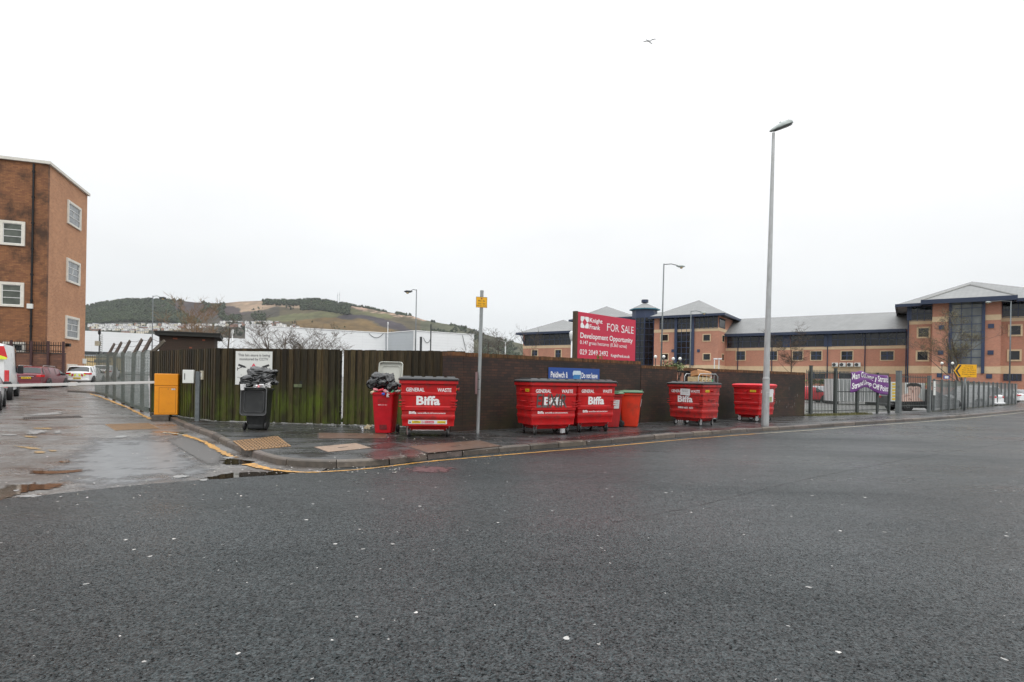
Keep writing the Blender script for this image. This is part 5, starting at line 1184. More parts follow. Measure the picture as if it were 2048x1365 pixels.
# weeds by board foot
M['weed'] = simple('weed_green', (.10, .16, .03), .7, var=.3, attr=True)
def weeds(name, label, pts, n_, h, spread, seed, cat='plant', kind=None, m=None):
    rnd = random.Random(seed); mb = MB()
    for _ in range(n_):
        c = Vector(rnd.choice(pts)) + Vector((rnd.uniform(-spread, spread), rnd.uniform(-spread, spread)*.5, 0)); a = rnd.uniform(0, 6.3); hh = h*rnd.uniform(.4, 1); l = rnd.uniform(.15, .6)*hh; w_ = hh*.05; k = rnd.uniform(.5, 1.4)
        m1 = c + Vector((cos(a)*l*.4, sin(a)*l*.4, hh*.6)); m2 = c + Vector((cos(a)*l, sin(a)*l, hh)); s = Vector((-sin(a), cos(a), 0))*w_
        mb.add([c-s, c+s, m1+s*.8, m1-s*.8, m2], [(0, 1, 2, 3), (3, 2, 4)], (k, k, k*.8))
    o = mb.build(name, m or M['weed']); tag(o, label, cat, kind=kind); return o
c0 = AT(1200, 716, 17.9); weeds('wall_weed', 'small green weed sprouting on the wall under the sale board', [(c0.x, c0.y, 2.2)], 26, .16, .1, 3)
bs = MB()
# ------------------------------------------------------------------ railings and mesh fence to the right
M['rail_steel'] = simple('dull_grey_steel', (.062, .070, .066), .5, .3, var=.25, scale=5, dirt=(.06, .065, .05), dirt_amt=.5)
M['rail_pale'] = simple('pale_grey_steel', (.15, .165, .165), .5, .4, var=.2, scale=5, dirt=(.12, .12, .1), dirt_amt=.5)
def bar_panel(p0, p1, z0, z1, sp, label, grp, r=.014, mid=False, m=None, rails=True, name='railing'):
    d = p1-p0; Ln = d.length; m = m or M['rail_steel']
    t = thing(name, label, 'railing', (p0.x, p0.y, .12), math.atan2(d.y, d.x), grp); mb = MB(); n_ = max(2, int(Ln/sp))
    for k in range(n_+1): x = Ln*k/n_; mb.tube((x, 0, z0), (x, 0, z1), r, n=5)
    mb.build('bars', m, t)
    for z in ([z0+.1, z1-.12] + ([(z0+z1)/2] if mid else [])): mb = MB(); mb.bb(0, Ln, -.025, .025, z, z+.04); mb.build('rail', m, t)
    return t
def post(p, w, z, label, m=None, name='fence_post', grp=None, rz=R(32)):
    w *= .85; t = thing(name, label, 'fence post', (p.x, p.y, .1), rz, grp); mb = MB(); mb.bb(-w/2, w/2, -w*.4, w*.4, 0, z); mb.build('shaft', m or M['rail_steel'], t, bevel=.006); mb = MB(); mb.bb(-w/2-.01, w/2+.01, -w*.4-.01, w*.4+.01, z+.001, z+.03); mb.build('cap', m or M['rail_steel'], t); return t
dR = (RF1-WC).normalized(); P_at = lambda px: WC + dR*hit(px, 800, WC, dR)[0]
G1 = 'upright railing panels between wall and gate'
cuts = [1612.5, 1619.5, 1669, 1712.5, 1753, 1776.5]
lab_ = ['narrow railing strip between brick wall end and first post', 'railing panel with a red car seen through it', 'railing panel left part of the purple banner', 'railing panel under the middle of the purple banner', 'railing panel at the right edge of the purple banner']
for i in range(5): bar_panel(P_at(cuts[i]), P_at(cuts[i+1]), .08, 2.06, .115, lab_[i], G1, mid=(i > 1))
for px, h, lab, w_ in ((1619.5, 2.25, 'first dark fence post right of the brick wall', .15), (1669, 2.18, 'second dark fence post, between red car and banner', .15), (1712.5, 2.0, 'fence post behind the left half of the banner', .14), (1753, 2.05, 'fence post behind the right half of the banner', .12), (1776.5, 1.85, 'fence post at the right edge of the banner', .14)):
    post(P_at(px)-Vector((0, .06)), w_, h, lab, grp='posts of the upright railings')
post(P_at(1797), .30, 2.2, 'widest grey gate post between banner and poster', M['rail_pale'], 'gate_post')
post(P_at(1858), .22, 2.0, 'grey gate post at the right of the poster', M['rail_pale'], 'gate_post')
bar_panel(P_at(1802), P_at(1854), .25, 2.0, .19, 'open barred gate in front of the portrait poster', None, mid=False, r=.012, name='barred_gate')
# further mesh fence
M['weld'] = mesh_wire('welded_mesh', (.17, .18, .18), 24, .74, diag=False)
dM = (RF2-RF1).normalized(); LM_ = (RF2-RF1).length; npan = 17
for k in range(npan):
    a = RF1 + dM*(k*1.75+.45); b_ = RF1 + dM*((k+1)*1.75+.45); rz = math.atan2(dM.y, dM.x)
    t = thing('mesh_fence_panel', 'grey close-mesh fence panel number %d counted from the barred gate' % (k+1) if False else 'grey close-mesh fence panel in the long run beyond the barred gate', 'fence panel', (a.x, a.y, .12), rz, 'mesh fence panels beyond the gate')
    mb = MB(); mb.add([(0, 0, .08), (1.75, 0, .08), (1.75, 0, 1.74), (0, 0, 1.74)], [(0, 1, 2, 3)]); mb.build('mesh', M['weld'], t)
    for z in (1.74, .04): mb = MB(); mb.bb(0, 1.75, -.03, .03, z, z+.045); mb.build('rail', M['rail_steel'], t)
    mb = MB(); mb.bb(-.05, .05, -.14, -.035, 0, 1.84); mb.build('post', M['rail_pale'], t, bevel=.004)
    mb = MB(); mb.add([(.0, -.01, .1), (.0, .75, .1), (0, -.01, 1.0)], [(0, 1, 2)]) ; 
# small white notice by the gate
a = P_at(1864)
t = thing('gate_notice', 'narrow white notice fixed beside the right gate post', 'sign', (a.x-.02, a.y-.12, 1.05), R(32)); mb = MB(); mb.bb(0, .26, -.008, 0, 0, .78); mb.build('board', M['sign_white'], t); mb = MB(); mb.bb(.06, .2, -.011, -.009, .42, .46); mb.bb(.04, .22, -.011, -.009, .3, .315); mb.build('lettering', M['grey_print'], t)
# banner
M['purple'] = simple('purple_banner', (.13, .025, .18), .5, var=.15, scale=3, dirt=(.2, .06, .26), dirt_amt=.4)
s0, zA = hit(1694, 741, WC, dR); s1, zB = hit(1768, 744, WC, dR); bw2 = s1-s0
t = plane_thing('banner', 'crumpled purple banner with white lettering tied to the railings', 'banner', WC, dR, s0, 0, .12)
def bshape(u, v):
    # u along, v 0 bottom..1 top
    top = 2.16 - .05*abs(math.sin(u*2.6+.3)) + .10*math.exp(-((u-.25)/.13)**2) - .17*max(0, u-.4)
    bot = top - .98 + .30*math.exp(-((u-.45)/.22)**2)
    x = bw2*(u + .015*sin(v*3)) + (-.05+.1*u)*(1-v)*.6
    return x, -.05 - .06*abs(noise.noise(Vector((u*5, v*3, 1)))) - .08*sin(u*9)*(.3+.4*(1-v)) , bot + (top-bot)*v
def bmap(x, z): return bshape(x, z)
mb = MB(); nu, nv = 40, 16; vs = [bshape(i/nu, j/nv) for j in range(nv+1) for i in range(nu+1)]
mb.add(vs, [(j*(nu+1)+i, j*(nu+1)+i+1, (j+1)*(nu+1)+i+1, (j+1)*(nu+1)+i) for j in range(nv) for i in range(nu)]); cl = mb.build('cloth', M['purple'], t, smooth=True)
sm_ = cl.modifiers.new('solid', 'SOLIDIFY'); sm_.thickness = .006; sm_.offset = 1
mb = MB(); tmp = MB(); put_text(tmp, 'Man Gollwng y Strand', .015, .985, .54, .95, 0, .02); put_text(tmp, 'Strand Drop Off Point', .02, .98, .08, .47, 0, .02)
w3_ = []
for v in tmp.v:
    x, y, z = bshape(max(0, min(1, v.x)), v.z); w3_.append((x, y-.014, z))
mb.v = [Vector(a) for a in w3_]; mb.f = tmp.f; mb.c = tmp.c; mb.m = tmp.m; mb.build('lettering', M['white_print'], t)
# portrait poster and side panel behind the gate
nR = Vector((-dR.y, dR.x))
s0, z1 = hit(1801, 765.5, WC+nR*.5, dR); s1, z0 = hit(1849, 803, WC+nR*.5, dR); w = s1-s0; h = z1-z0
q_ = WC+nR*.5+dR*s0; t = thing('portrait_poster', 'large poster of a dark-haired face resting on a hand, behind the barred gate', 'poster', (q_.x, q_.y, z0), math.atan2(dR.y, dR.x))
skin = simple('printed_skin', (.66, .46, .39), .5, var=.1, scale=2); skin2 = simple('printed_skin_shade', (.36, .20, .16), .5); hair = simple('printed_hair', (.02, .016, .016), .5); bgp = simple('printed_backdrop', (.58, .60, .59), .5, var=.15, scale=1); bgl = simple('printed_backdrop_tan', (.45, .36, .30), .5)
def P2(nm, ps, m, y): mb = MB(); mb.add([(w*a, y, h*b_) for a, b_ in ps], [tuple(range(len(ps)))]); mb.build(nm, m, t)
mb = MB(); mb.bb(0, w, 0, .02, 0, h); mb.build('board', bgp, t)
P2('printed_wall', [(0, .35), (.16, .35), (.16, 1), (0, 1)], bgl, -.003)
P2('printed_face', [(.29, .80), (.31, .45), (.40, .25), (.60, .18), (.74, .30), (.81, .52), (.83, .80), (.6, .9)], skin, -.006)
P2('printed_hair', [(.25, .74), (.23, .90), (.38, .99), (.66, .99), (.84, .90), (.86, .66), (.80, .78), (.64, .83), (.52, .79), (.42, .83), (.31, .79)], hair, -.010)
P2('printed_eye', [(.34, .66), (.43, .645), (.43, .665), (.35, .69)], hair, -.012); P2('printed_eye', [(.56, .655), (.68, .68), (.67, .70), (.56, .675)], hair, -.012)
P2('printed_nose', [(.45, .47), (.53, .46), (.50, .62), (.47, .62)], skin2, -.011)
P2('printed_hand', [(.0, .0), (.0, .30), (.10, .38), (.28, .43), (.45, .46), (.60, .36), (.75, .20), (.95, .0)], skin, -.014)
P2('printed_finger', [(.10, .20), (.18, .31), (.40, .34), (.40, .31), (.2, .27)], skin2, -.018); P2('printed_finger', [(.30, .05), (.36, .2), (.46, .08), (.42, .06), (.37, .14)], skin2, -.018)
s0, z1 = hit(1780, 764, WC+nR*.5, dR); s1, z0 = hit(1792, 803, WC+nR*.5, dR); q_ = WC+nR*.5+dR*s0
t = thing('menu_board', 'narrow white board with yellow squares, between banner and wide gate post', 'sign', (q_.x, q_.y, z0), math.atan2(dR.y, dR.x)); w = s1-s0; h = z1-z0
mb = MB(); mb.bb(0, w, 0, .02, 0, h); mb.build('board', M['sign_white'], t)
for k in range(6): mb = MB(); mb.bb(w*.35, w*.9, -.005, -.001, h*(.06+k*.155), h*(.06+k*.155+.1)); mb.build('yellow_square', M['yellow_label'], t)
# amber arrow sign
p = G(1928.5, 821, .12); Yp = p.y
pz0 = AT(1928, 755, Yp).z; pz1 = AT(1928, 729.5, Yp).z; xw0 = AT(1906, 740, Yp).x; xw1 = AT(1951, 740, Yp).x
t = thing('arrow_sign', 'amber arrow-shaped direction sign on a pale post beyond the gate', 'sign', (p.x, p.y, .12), R(0))
mb = MB(); mb.tube((0, 0, 0), (.03, 0, pz1-.3), .06, n=10); mb.build('post', M['rail_pale'], t, smooth=True)
x0, x1 = xw0-p.x, xw1-p.x; z0, z1 = pz0-.12, pz1-.12; zm = (z0+z1)/2; ww = x1-x0
mb = MB(); mb.prism([(x0, zm), (x0+ww*.2, z0), (x1, z0), (x1, z1), (x0+ww*.2, z1)], -.09, -.07); mb.build('plate', M['amber'], t)
mb = MB(); mb.add([(a, -.094, b_) for a, b_ in ((x0+ww*.05, zm), (x0+ww*.23, z0+.04), (x0+ww*.31, z0+.04), (x0+ww*.15, zm), (x0+ww*.33, z1-.03), (x0+ww*.24, z1-.03))], [(0, 1, 2, 3), (0, 3, 4, 5)])
tl = ['Evening', 'Drop Off /', 'Pick Up Point', 'Man Gollwng /', "Casglu gyda'r", 'Hwyr']; H2 = z1-z0
for i, s in enumerate(tl):
    zc = z1 - H2*(.10 + .16*i) - H2*.02; wd = ww*.0235*len(s)*2; c = x0+ww*.66; put_text(mb, s, c-wd/2, c+wd/2, zc-H2*.045, zc+H2*.045, -.094, .008)
mb.build('lettering', M['black_paint'], t)
a = AT(1893, 755, 52); t = thing('blue_plate', 'small blue and white plate above the mesh fence, left of the amber arrow', 'sign', (a.x, 52, 0)); mb = MB(); mb.tube((0, .03, 0), (0, .03, a.z), .03, n=6); mb.build('post', M['rail_pale'], t)
mb = MB(); mb.bb(-.27, .27, -.01, .01, a.z-.16, a.z+.16); mb.build('plate', M['blue_sign'], t); mb = MB(); mb.bb(-.17, .17, -.014, -.011, a.z-.11, a.z+.11); mb.build('panel', M['sign_white'], t)
# verge grass
vp = [];
for k in range(60): q_ = WC + dR*(hit(1614, 800, WC, dR)[0] + (hit(1792, 800, WC, dR)[0])*k/60*.99*.62) - Vector((-.02, .12)); vp.append((q_.x, q_.y, .12))
M['grass'] = simple('verge_grass', (.12, .115, .05), .8, var=.4, attr=True, scale=2)
gs = MB(); A_ = [Vector(v)+Vector((.25, -.28, .004)) for v in vp]; B_ = [Vector(v)+Vector((-.3, .45, .004)) for v in vp]; ribbon(gs, A_, B_, (.6, .6, .5)); tag(gs.build('grass_verge', M['grass']), kind='structure')
weeds('verge_grass', 'patchy short grass along the foot of the railings', vp, 2600, .13, .3, 8, 'grass', 'stuff', M['grass'])
vp2 = [((RF1+dM*x).x, (RF1+dM*x).y-.1, .12) for x in [k*.5 for k in range(60)]]; weeds('fence_grass', 'thin dull moss and grass along the foot of the mesh fence', vp2, 700, .09, .12, 9, 'grass', 'stuff', M['grass'])
vp3 = [(FC2.x + (FC3.x-FC2.x)*k/60, FC2.y + (FC3.y-FC2.y)*k/60+.02, .13) for k in range(61)]; 
pg = G(683.5, 846, .12); weeds('gate_weed', 'green weed growing in the gap of the timber fence', [(pg.x, pg.y+.15, .12)], 60, .18, .07, 5)
# climbing plant behind wall right of board
M['leaf'] = simple('shrub_leaf', (.10, .13, .04), .7, var=.4, attr=True)
def shrub(name, label, c, r, n_, seed, m=None, cat='shrub', ls=.04):
    rnd = random.Random(seed); mb = MB(); t = thing(name, label, cat, (c[0], c[1], c[2]-r[2])); 
    for _ in range(n_):
        v = Vector((rnd.gauss(0, .45)*r[0], rnd.gauss(0, .45)*r[1], rnd.gauss(0, .4)*r[2]+r[2])); a = rnd.uniform(0, 6); b_ = rnd.uniform(-1, 1); s = ls*rnd.uniform(.5, 1.4); k = rnd.uniform(.4, 1.5)
        u = Vector((cos(a), sin(a), b_*.5))*s; w_ = Vector((-sin(a), cos(a), rnd.uniform(-1, 1)))*s*.6; mb.add([v-u, v+w_, v+u, v-w_], [(0, 1, 2, 3)], (k, k, k*.8))
    mb.build('foliage', m or M['leaf'], t); mb = MB()
    for _ in range(8): mb.tube((rnd.uniform(-.1, .1)*r[0], 0, -c[2]*.3), (rnd.uniform(-.8, .8)*r[0], rnd.uniform(-.5, .5)*r[1], r[2]*rnd.uniform(.8, 1.8)), .012, .005, 4)
    mb.build('stem', M['twig'], t); return t
M['twig'] = simple('twig_brown', (.065, .045, .03), .8, var=.3, scale=4); M['bark'] = simple('bark_grey_brown', (.075, .06, .048), .85, var=.35, scale=6)
c0 = AT(1348, 731, 23); shrub('wall_shrub', 'low green shrub peeping over the wall between sale board and crates', (c0.x, 23, c0.z-.1), (.55, .35, .25), 900, 2)
c0 = AT(1680, 762, 66); shrub('clipped_hedge', 'low green hedge inside the car park behind the railings', (c0.x, 66, 1.9), (3.2, .6, .35), 2600, 3, ls=.13)
c0 = AT(1965, 762, 58); shrub('clipped_hedge', 'dull green hedge top above the mesh fence near the amber sign', (c0.x+1, 62, 1.75), (3.2, .6, .3), 2500, 4, ls=.1)
# ------------------------------------------------------------------ office building on the right
M['off_brick'] = brick('orange_red_brick', (.56, .235, .150), (.42, .175, .115), (.40, .26, .19), dirt=(.26, .13, .095), dirt_lo=.45, dirt_hi=.75, dirt_max=.5, rough=.85, dscale=.25, cm=.012)
M['cream'] = simple('cream_stone', (.62, .47, .30), .8, var=.08, scale=1, dirt=(.42, .33, .22), dirt_amt=.4); M['blue_frame'] = simple('blue_painted_frame', (.024, .040, .088), .45, var=.15); M['navy'] = simple('navy_fascia', (.018, .030, .065), .5, var=.15)
M['roof_tile'] = simple('pale_grey_slate', (.40, .405, .40), .55, var=.12, scale=.7, dirt=(.24, .24, .23), dirt_amt=.5, dirt_scale=.35, bmp=.2)
def slate(name, c):
    m, n, b = newmat(name); q = NT(n); t = q('TexCoord').outputs['Object']
    sp = q('SeparateXYZ'); q.l(t, sp.inputs[0]); cb = q('CombineXYZ'); q.l(mth(q, 'ADD', sp.outputs[0], mth(q, 'MULTIPLY', sp.outputs[1], .35)), cb.inputs[0]); q.l(mth(q, 'MULTIPLY', sp.outputs[2], 2.2), cb.inputs[1])
    br = q('TexBrick'); br.inputs['Scale'].default_value = 1; br.inputs['Brick Width'].default_value = .6; br.inputs['Row Height'].default_value = .45; br.inputs['Mortar Size'].default_value = .03
    br.inputs['Color1'].default_value = rgb(*c); br.inputs['Color2'].default_value = rgb(*[x*.85 for x in c]); br.inputs['Mortar'].default_value = rgb(*[x*.62 for x in c]); q.l(cb.outputs[0], br.inputs['Vector'])
    d = rng(q, noise_node(q, t, .25, 5, .7), .4, .65, 0, .45); q.l(mixc(q, d, br.outputs[0], tuple(x*.6 for x in c)), b.inputs['Base Color']); b.inputs['Roughness'].default_value = .6; return m
M['roof_tile'] = slate('pale_grey_slate', (.235, .24, .238))
M['glass_dark'] = glassy('dark_glazing', (.012, .014, .017), .05, .5, .6, .35); M['glass_mid'] = glassy('grey_green_glazing', (.12, .13, .13), .06, .5, .4, .4)
OO = Vector((37.4, 101.0)); OD = Vector((.822, -.569)).normalized(); OA = math.atan2(OD.y, OD.x); ON = Vector((-OD.y, OD.x))
def OW(x, y): p = OO + OD*x + ON*y; return p
def fo(px, py, yl): return hit(px, py, OO + ON*yl, OD)
def zat(px, py, x, y):
    return CH + ab(px, py)[1]*OW(x, y).y
office = thing('office_building', 'long orange brick office building with pale slate roofs and blue window frames', 'building', (OO.x, OO.y, 0), OA)
off_parts = []
def obox(nm, x0, x1, y0, y1, z0, z1, m, par=office):
    mb = MB(); mb.bb(x0, x1, y0, y1, z0, z1); return mb.build(nm, m, par)
def block(x0, x1, y0, y1, ztop, bands=(), base=True):
    obox('wall', x0, x1, y0, y1, 0, ztop, M['off_brick'])
    for z0, z1 in bands: obox('stone_band', x0-.03, x1+.03, y0-.03, y1+.03, z0, z1, M['cream'])
def owin(px0, px1, py0, py1, yl, sur=.12, mull='cross', face='front', glass=None, xs=None, zs=None):
    if xs is None:
        x0, z1 = fo(px0, py0, yl); x1, z0 = fo(px1, py1, yl); z1b = fo(px1, py0, yl)[1]; z0b = fo(px0, py1, yl)[1]; z1 = (z1+z1b)/2; z0 = (z0+z0b)/2
    else: (x0, x1), (z0, z1) = xs, zs
    w = MB(); s = sur
    if sur:
        for a in ((x0-s, x1+s, z1, z1+s), (x0-s, x1+s, z0-s, z0), (x0-s, x0, z0, z1), (x1, x1+s, z0, z1)): w.bb(a[0], a[1], yl-.08, yl-.002, a[2], a[3])
        fr = w.build('window', M['cream'], office)
    else:
        s = .06
        for a in ((x0-s, x1+s, z1, z1+s), (x0-s, x1+s, z0-s, z0), (x0-s, x0, z0, z1), (x1, x1+s, z0, z1)): w.bb(a[0], a[1], yl-.07, yl-.002, a[2], a[3])
        fr = w.build('window', M['blue_frame'], office)
    g_ = MB(); g_.bb(x0, x1, yl-.02, yl-.004, z0, z1); g_.build('pane', glass or M['glass_dark'], fr)
    m_ = MB()
    if mull == 'cross':
        xm = (x0+x1)/2; zm = z0+(z1-z0)*.5; m_.bb(xm-.09, xm+.09, yl-.045, yl-.022, z0, z1); m_.bb(x0, x1, yl-.044, yl-.022, zm-.07, zm+.07)
    elif isinstance(mull, tuple):
        nu, zs_ = mull
        for k in range(1, nu): x = x0+(x1-x0)*k/nu; m_.bb(x-.045, x+.045, yl-.05, yl-.022, z0, z1)
        for f_ in zs_: z = z0+(z1-z0)*f_; m_.bb(x0, x1, yl-.048, yl-.022, z-.045, z+.045)
    if m_.v: m_.build('glazing_bar', M['blue_frame'], fr)
    return fr
def hip(x0, x1, y0, y1, z, apx, apz, ridge=0, m=None, fascia=.35, par=office, ry=None):
    """four-sided roof; ridge = half length along x; fascia hangs round it"""
    ym = (y0+y1)/2 if ry is None else ry
    mb = MB(); mb.add([(x0, y0, z), (x1, y0, z), (x1, y1, z), (x0, y1, z), (apx-ridge, ym, apz), (apx+ridge, ym, apz)], [(0, 1, 5, 4), (1, 2, 5), (2, 3, 4, 5), (3, 0, 4), (3, 2, 1, 0)])
    r = mb.build('roof', m or M['roof_tile'], par)
    mb = MB(); f = fascia
    mb.bb(x0, x1, y0-.06, y0, z-f, z+.06); mb.bb(x0, x1, y1, y1+.06, z-f, z+.06); mb.bb(x0-.06, x0, y0-.06, y1+.06, z-f, z+.06); mb.bb(x1, x1+.06, y0-.06, y1+.06, z-f, z+.06); mb.build('fascia', M['navy'], r)
    return r
# wing
xr = fo(1812, 700, 0)[0]
zb = fo(1640, 696.5, 0)[1]; ze = fo(1640, 664.5, 0)[1]; zrib = zb+.25
zp1 = fo(1640, 733, 0)[1]; zp0 = zp1-1.15
block(-1, xr+1, 0, 12, ze, ((zp0, zp1), (zb-.25, zb+.2)))
segs = [(1455, 1517), (1519, 1568), (1582, 1648), (1660, 1811)]
for k, (a, b_) in enumerate(segs):
    x0 = fo(a, 680, 0)[0]; x1 = fo(b_, 680, 0)[0]; owin(0, 0, 0, 0, 0, 0, (max(2, round((x1-x0)/1.15)), (.5,)), xs=(x0, x1), zs=(zb+.3, ze-.28))
for a in (1573, 1656): x = fo(a, 680, 0)[0]; obox('blue_pier', x-.55, x+.55, -.12, -.003, zb+.2, ze-.1, M['blue_frame'])
zr = zat(1640, 631, (fo(1640, 631, 6)[0]), 6)
mb = MB(); mb.add([(-3, -1.0, ze), (xr+1, -1.0, ze), (xr+1, 6, zr), (-3, 6, zr), (-3, 13, ze), (xr+1, 13, ze)], [(0, 1, 2, 3), (3, 2, 5, 4), (0, 3, 4), (1, 5, 2), (0, 4, 5, 1)]); rf = mb.build('roof', M['roof_tile'], office)
obox('fascia', -1.2, xr, -1.1, -1.0, ze-.42, ze+.05, M['navy'], rf)
for px0, px1 in ((1473, 1490), (1540, 1554), (1586, 1605), (1622, 1643), (1683, 1705), (1762, 1787)): owin(px0, px1, 703, 720.5, 0)
for px0, px1 in ((1617, 1650), (1680, 1717), (1890, 1911)):
    if px0 < 1850: owin(px0, px1, 745, 757, 0, 0, (3, ()))
for px in (1476, 1544, 1655, 1730, 1812): x = fo(px, 710, 0)[0]; mb = MB(); mb.tube((x, -.12, 0), (x, -.12, ze-.3), .07, n=6); mb.build('downpipe', M['navy'], office)
# middle block
YM = -4.65
xa = fo(1308, 680, YM)[0]; xb_ = fo(1437, 680, YM)[0]; zbM = fo(1420, 659.5, YM)[1]; zeM = fo(1420, 632, YM)[1]; zpM = fo(1420, 731, YM)[1]; zpM1 = zpM+.0
block(xa, xb_, YM, 10, zeM, ((zp0, zp1+.05), (zbM-.25, zbM+.3)))
owin(1320, 1352, 636, 658, YM, 0, (4, (.5,))); owin(1391, 1435, 633, 657, YM, 0, (5, (.5,)))
owin(1354, 1382, 635, 728.5, YM, 0, (3, (.1, .22, .35, .48, .62, .75, .87)))
for px in (1352, 1386): x = fo(px, 690, YM)[0]; obox('blue_pier', x-.22, x+.22, YM-.3, YM-.003, zp1, zeM-.1, M['blue_frame'])
for c in ((1322, 1336), (1407, 1420)):
    owin(c[0], c[1], 670, 682, YM, .14, None); owin(c[0], c[1], 708.5, 720, YM, .14, None)
for px in (1345.5, 1397): 
    x, z = fo(px, 702, YM); obox('blue_panel', x-.22, x+.22, YM-.1, YM-.003, z-.25, z+.25, M['blue_frame'])
# its side face
def sidewin(x, y0, y1, z0, z1, m=None, cream=True):
    w = MB()
    if cream: w.bb(x+.002, x+.06, y0-.14, y1+.14, z0-.14, z1+.14)
    else: w.bb(x+.002, x+.04, y0-.05, y1+.05, z0-.05, z1+.05)
    fr = w.build('window', M['cream'] if cream else M['blue_frame'], office); g_ = MB(); g_.bb(x+.062, x+.075, y0, y1, z0, z1); g_.build('pane', M['glass_dark'], fr)
z_a = fo(1413, 682, YM)[1]; z_b = fo(1413, 670, YM)[1]; sidewin(xb_, -2.4, -1.3, z_a, z_b); z_a = fo(1413, 720, YM)[1]; z_b = fo(1413, 708, YM)[1]; sidewin(xb_, -2.4, -1.3, z_a, z_b); sidewin(xb_, -4.4, -.8, zbM+.4, zeM-.4, cream=False)
x0, z0 = fo(1297, 634, YM-1.1); x1, z1 = fo(1449, 627, YM-1.1); apx = fo(1400, 602, 2.5)[0]; apz = zat(1398, 601.5, apx, 2.5)
hip(x0, x1, YM-1.1, 9.5, (z0+z1)/2, apx, apz)
# octagonal glazed tower
tcx = fo(1282, 680, -1.0)[0]; tcy = 0.6; r = 2.35
zt1 = zat(1281, 618.5, tcx, tcy-2); zt0 = zat(1281, 636, tcx, tcy-2); zt2 = zat(1281, 607, tcx, tcy); zt3 = zat(1281, 600, tcx, tcy)
oc = lambda rr, z: [(tcx+rr*cos(2*pi*j/8+pi/8), tcy+rr*sin(2*pi*j/8+pi/8), z) for j in range(8)]
mb = MB(); mb.rings([oc(r, zt0), oc(r, zt1)]); tw = mb.build('tower_drum', M['blue_frame'], office)
mb = MB(); mb.rings([oc(r-.06, 0), oc(r-.06, zt0)]); gl = mb.build('tower_glazing', M['glass_dark'], office); mb = MB()
for j in range(8):
    a = 2*pi*j/8+pi/8; mb.tube((tcx+r*cos(a), tcy+r*sin(a), 0), (tcx+r*cos(a), tcy+r*sin(a), zt0), .12, n=4)
    a2 = a+pi/8; rm = r*cos(pi/8)+.02; mb.tube((tcx+rm*cos(a2), tcy+rm*sin(a2), 0), (tcx+rm*cos(a2), tcy+rm*sin(a2), zt0), .05, n=4)
for k in range(12):
    z = zt0*k/12+.2; R_ = oc(r+.02, z)
    for j in range(8): mb.tube(R_[j], R_[(j+1) % 8], .05, n=4)
mb.build('glazing_bar', M['blue_frame'], gl)
mb = MB(); mb.rings([oc(r+.5, zt1), oc(r+.5, zt1+.15), oc(.35, zt2)]); trf = mb.build('tower_roof', M['roof_tile'], office); mb = MB(); mb.rings([oc(r+.55, zt1-.05), oc(r+.55, zt1+.1)]); mb.build('fascia', simple('teal_gutter', (.03, .16, .22), .5), trf); mb = MB(); mb.rings([oc(.3, zt2-.15), oc(.3, zt2+.1), oc(.65, zt2+.12), oc(.65, zt3)]); mb.build('roof_cap', M['navy'], trf)
# glass link right of the tower and gap wall behind sign
obox('wall', fo(1270, 680, 2)[0]-8, xa+1, 2.5, 12, 0, zeM-.5, M['glass_dark'])
mb = MB(); gx0 = fo(1150, 700, 3)[0]
# higher block behind the sale board, roof peak seen over it
xq0 = fo(1146, 640, 3)[0]; xq1 = fo(1262, 640, 3)[0]; zq = zat(1200, 637, (xq0+xq1)/2, 3)
block(xq0+1, xq1-1, 4, 16, zq)
apx = fo(1213, 613, 9)[0]; hip(xq0-1, xq1+.3, 3, 15, zq, apx, zat(1213, 613, apx, 9))
# long ridge behind, between tower and middle block
x0 = fo(1222, 620, 12)[0]; x1 = fo(1400, 620, 12)[0]; zz_ = zat(1238, 622, x0, 12); zk = zat(1340, 616.5, x1, 15); mb = MB(); mb.add([(x0, 11, zz_-2), (x1, 11, zz_-2), (x1, 17, zk), (x0, 17, zk)], [(0, 1, 2, 3)]); mb.add([(x0, 23, zz_-2), (x1, 23, zz_-2), (x1, 17, zk), (x0, 17, zk)], [(3, 2, 1, 0)]); mb.build('roof', M['roof_tile'], office)
# left block
YL = -9.9
xa2 = fo(1046, 700, YL)[0]; xb2 = fo(1149, 700, YL)[0]; zbL = fo(1100, 694, YL)[1]; zeL = fo(1100, 666, YL)[1]
block(xa2, xb2, YL, 2, zeL, ((zbL-.25, zbL+.35),))
owin(1050, 1141, 668.5, 690.5, YL, 0, (9, (.5,)))
owin(1064, 1075, 701, 712, YL, .16); owin(1111, 1122, 700.5, 716, YL, .16)
mb = MB(); x0_ = fo(1142, 680, YL)[0]; mb.bb(x0_, xb2+.02, YL-.2, YL-.003, zbL+.35, zeL-.2); mb.build('blue_pier', M['blue_frame'], office)
for px in (1042, 1046): a_ = fo(px-2, 668, YL-.8); b2_ = fo(1049, 690, YL); mb = MB(); mb.tube((a_[0], YL-.8, a_[1]), (b2_[0], YL, b2_[1]), .08, n=5); mb.build('strut', M['blue_frame'], office)
x0, z0 = fo(1032, 667.5, YL-1.2); x1, z1 = fo(1150, 663.5, YL-1.2); apx = fo(1127, 640, -4)[0]
hip(x0, x1+.5, YL-1.2, 3, (z0+z1)/2+.12, apx, zat(1127, 640, apx, -4))
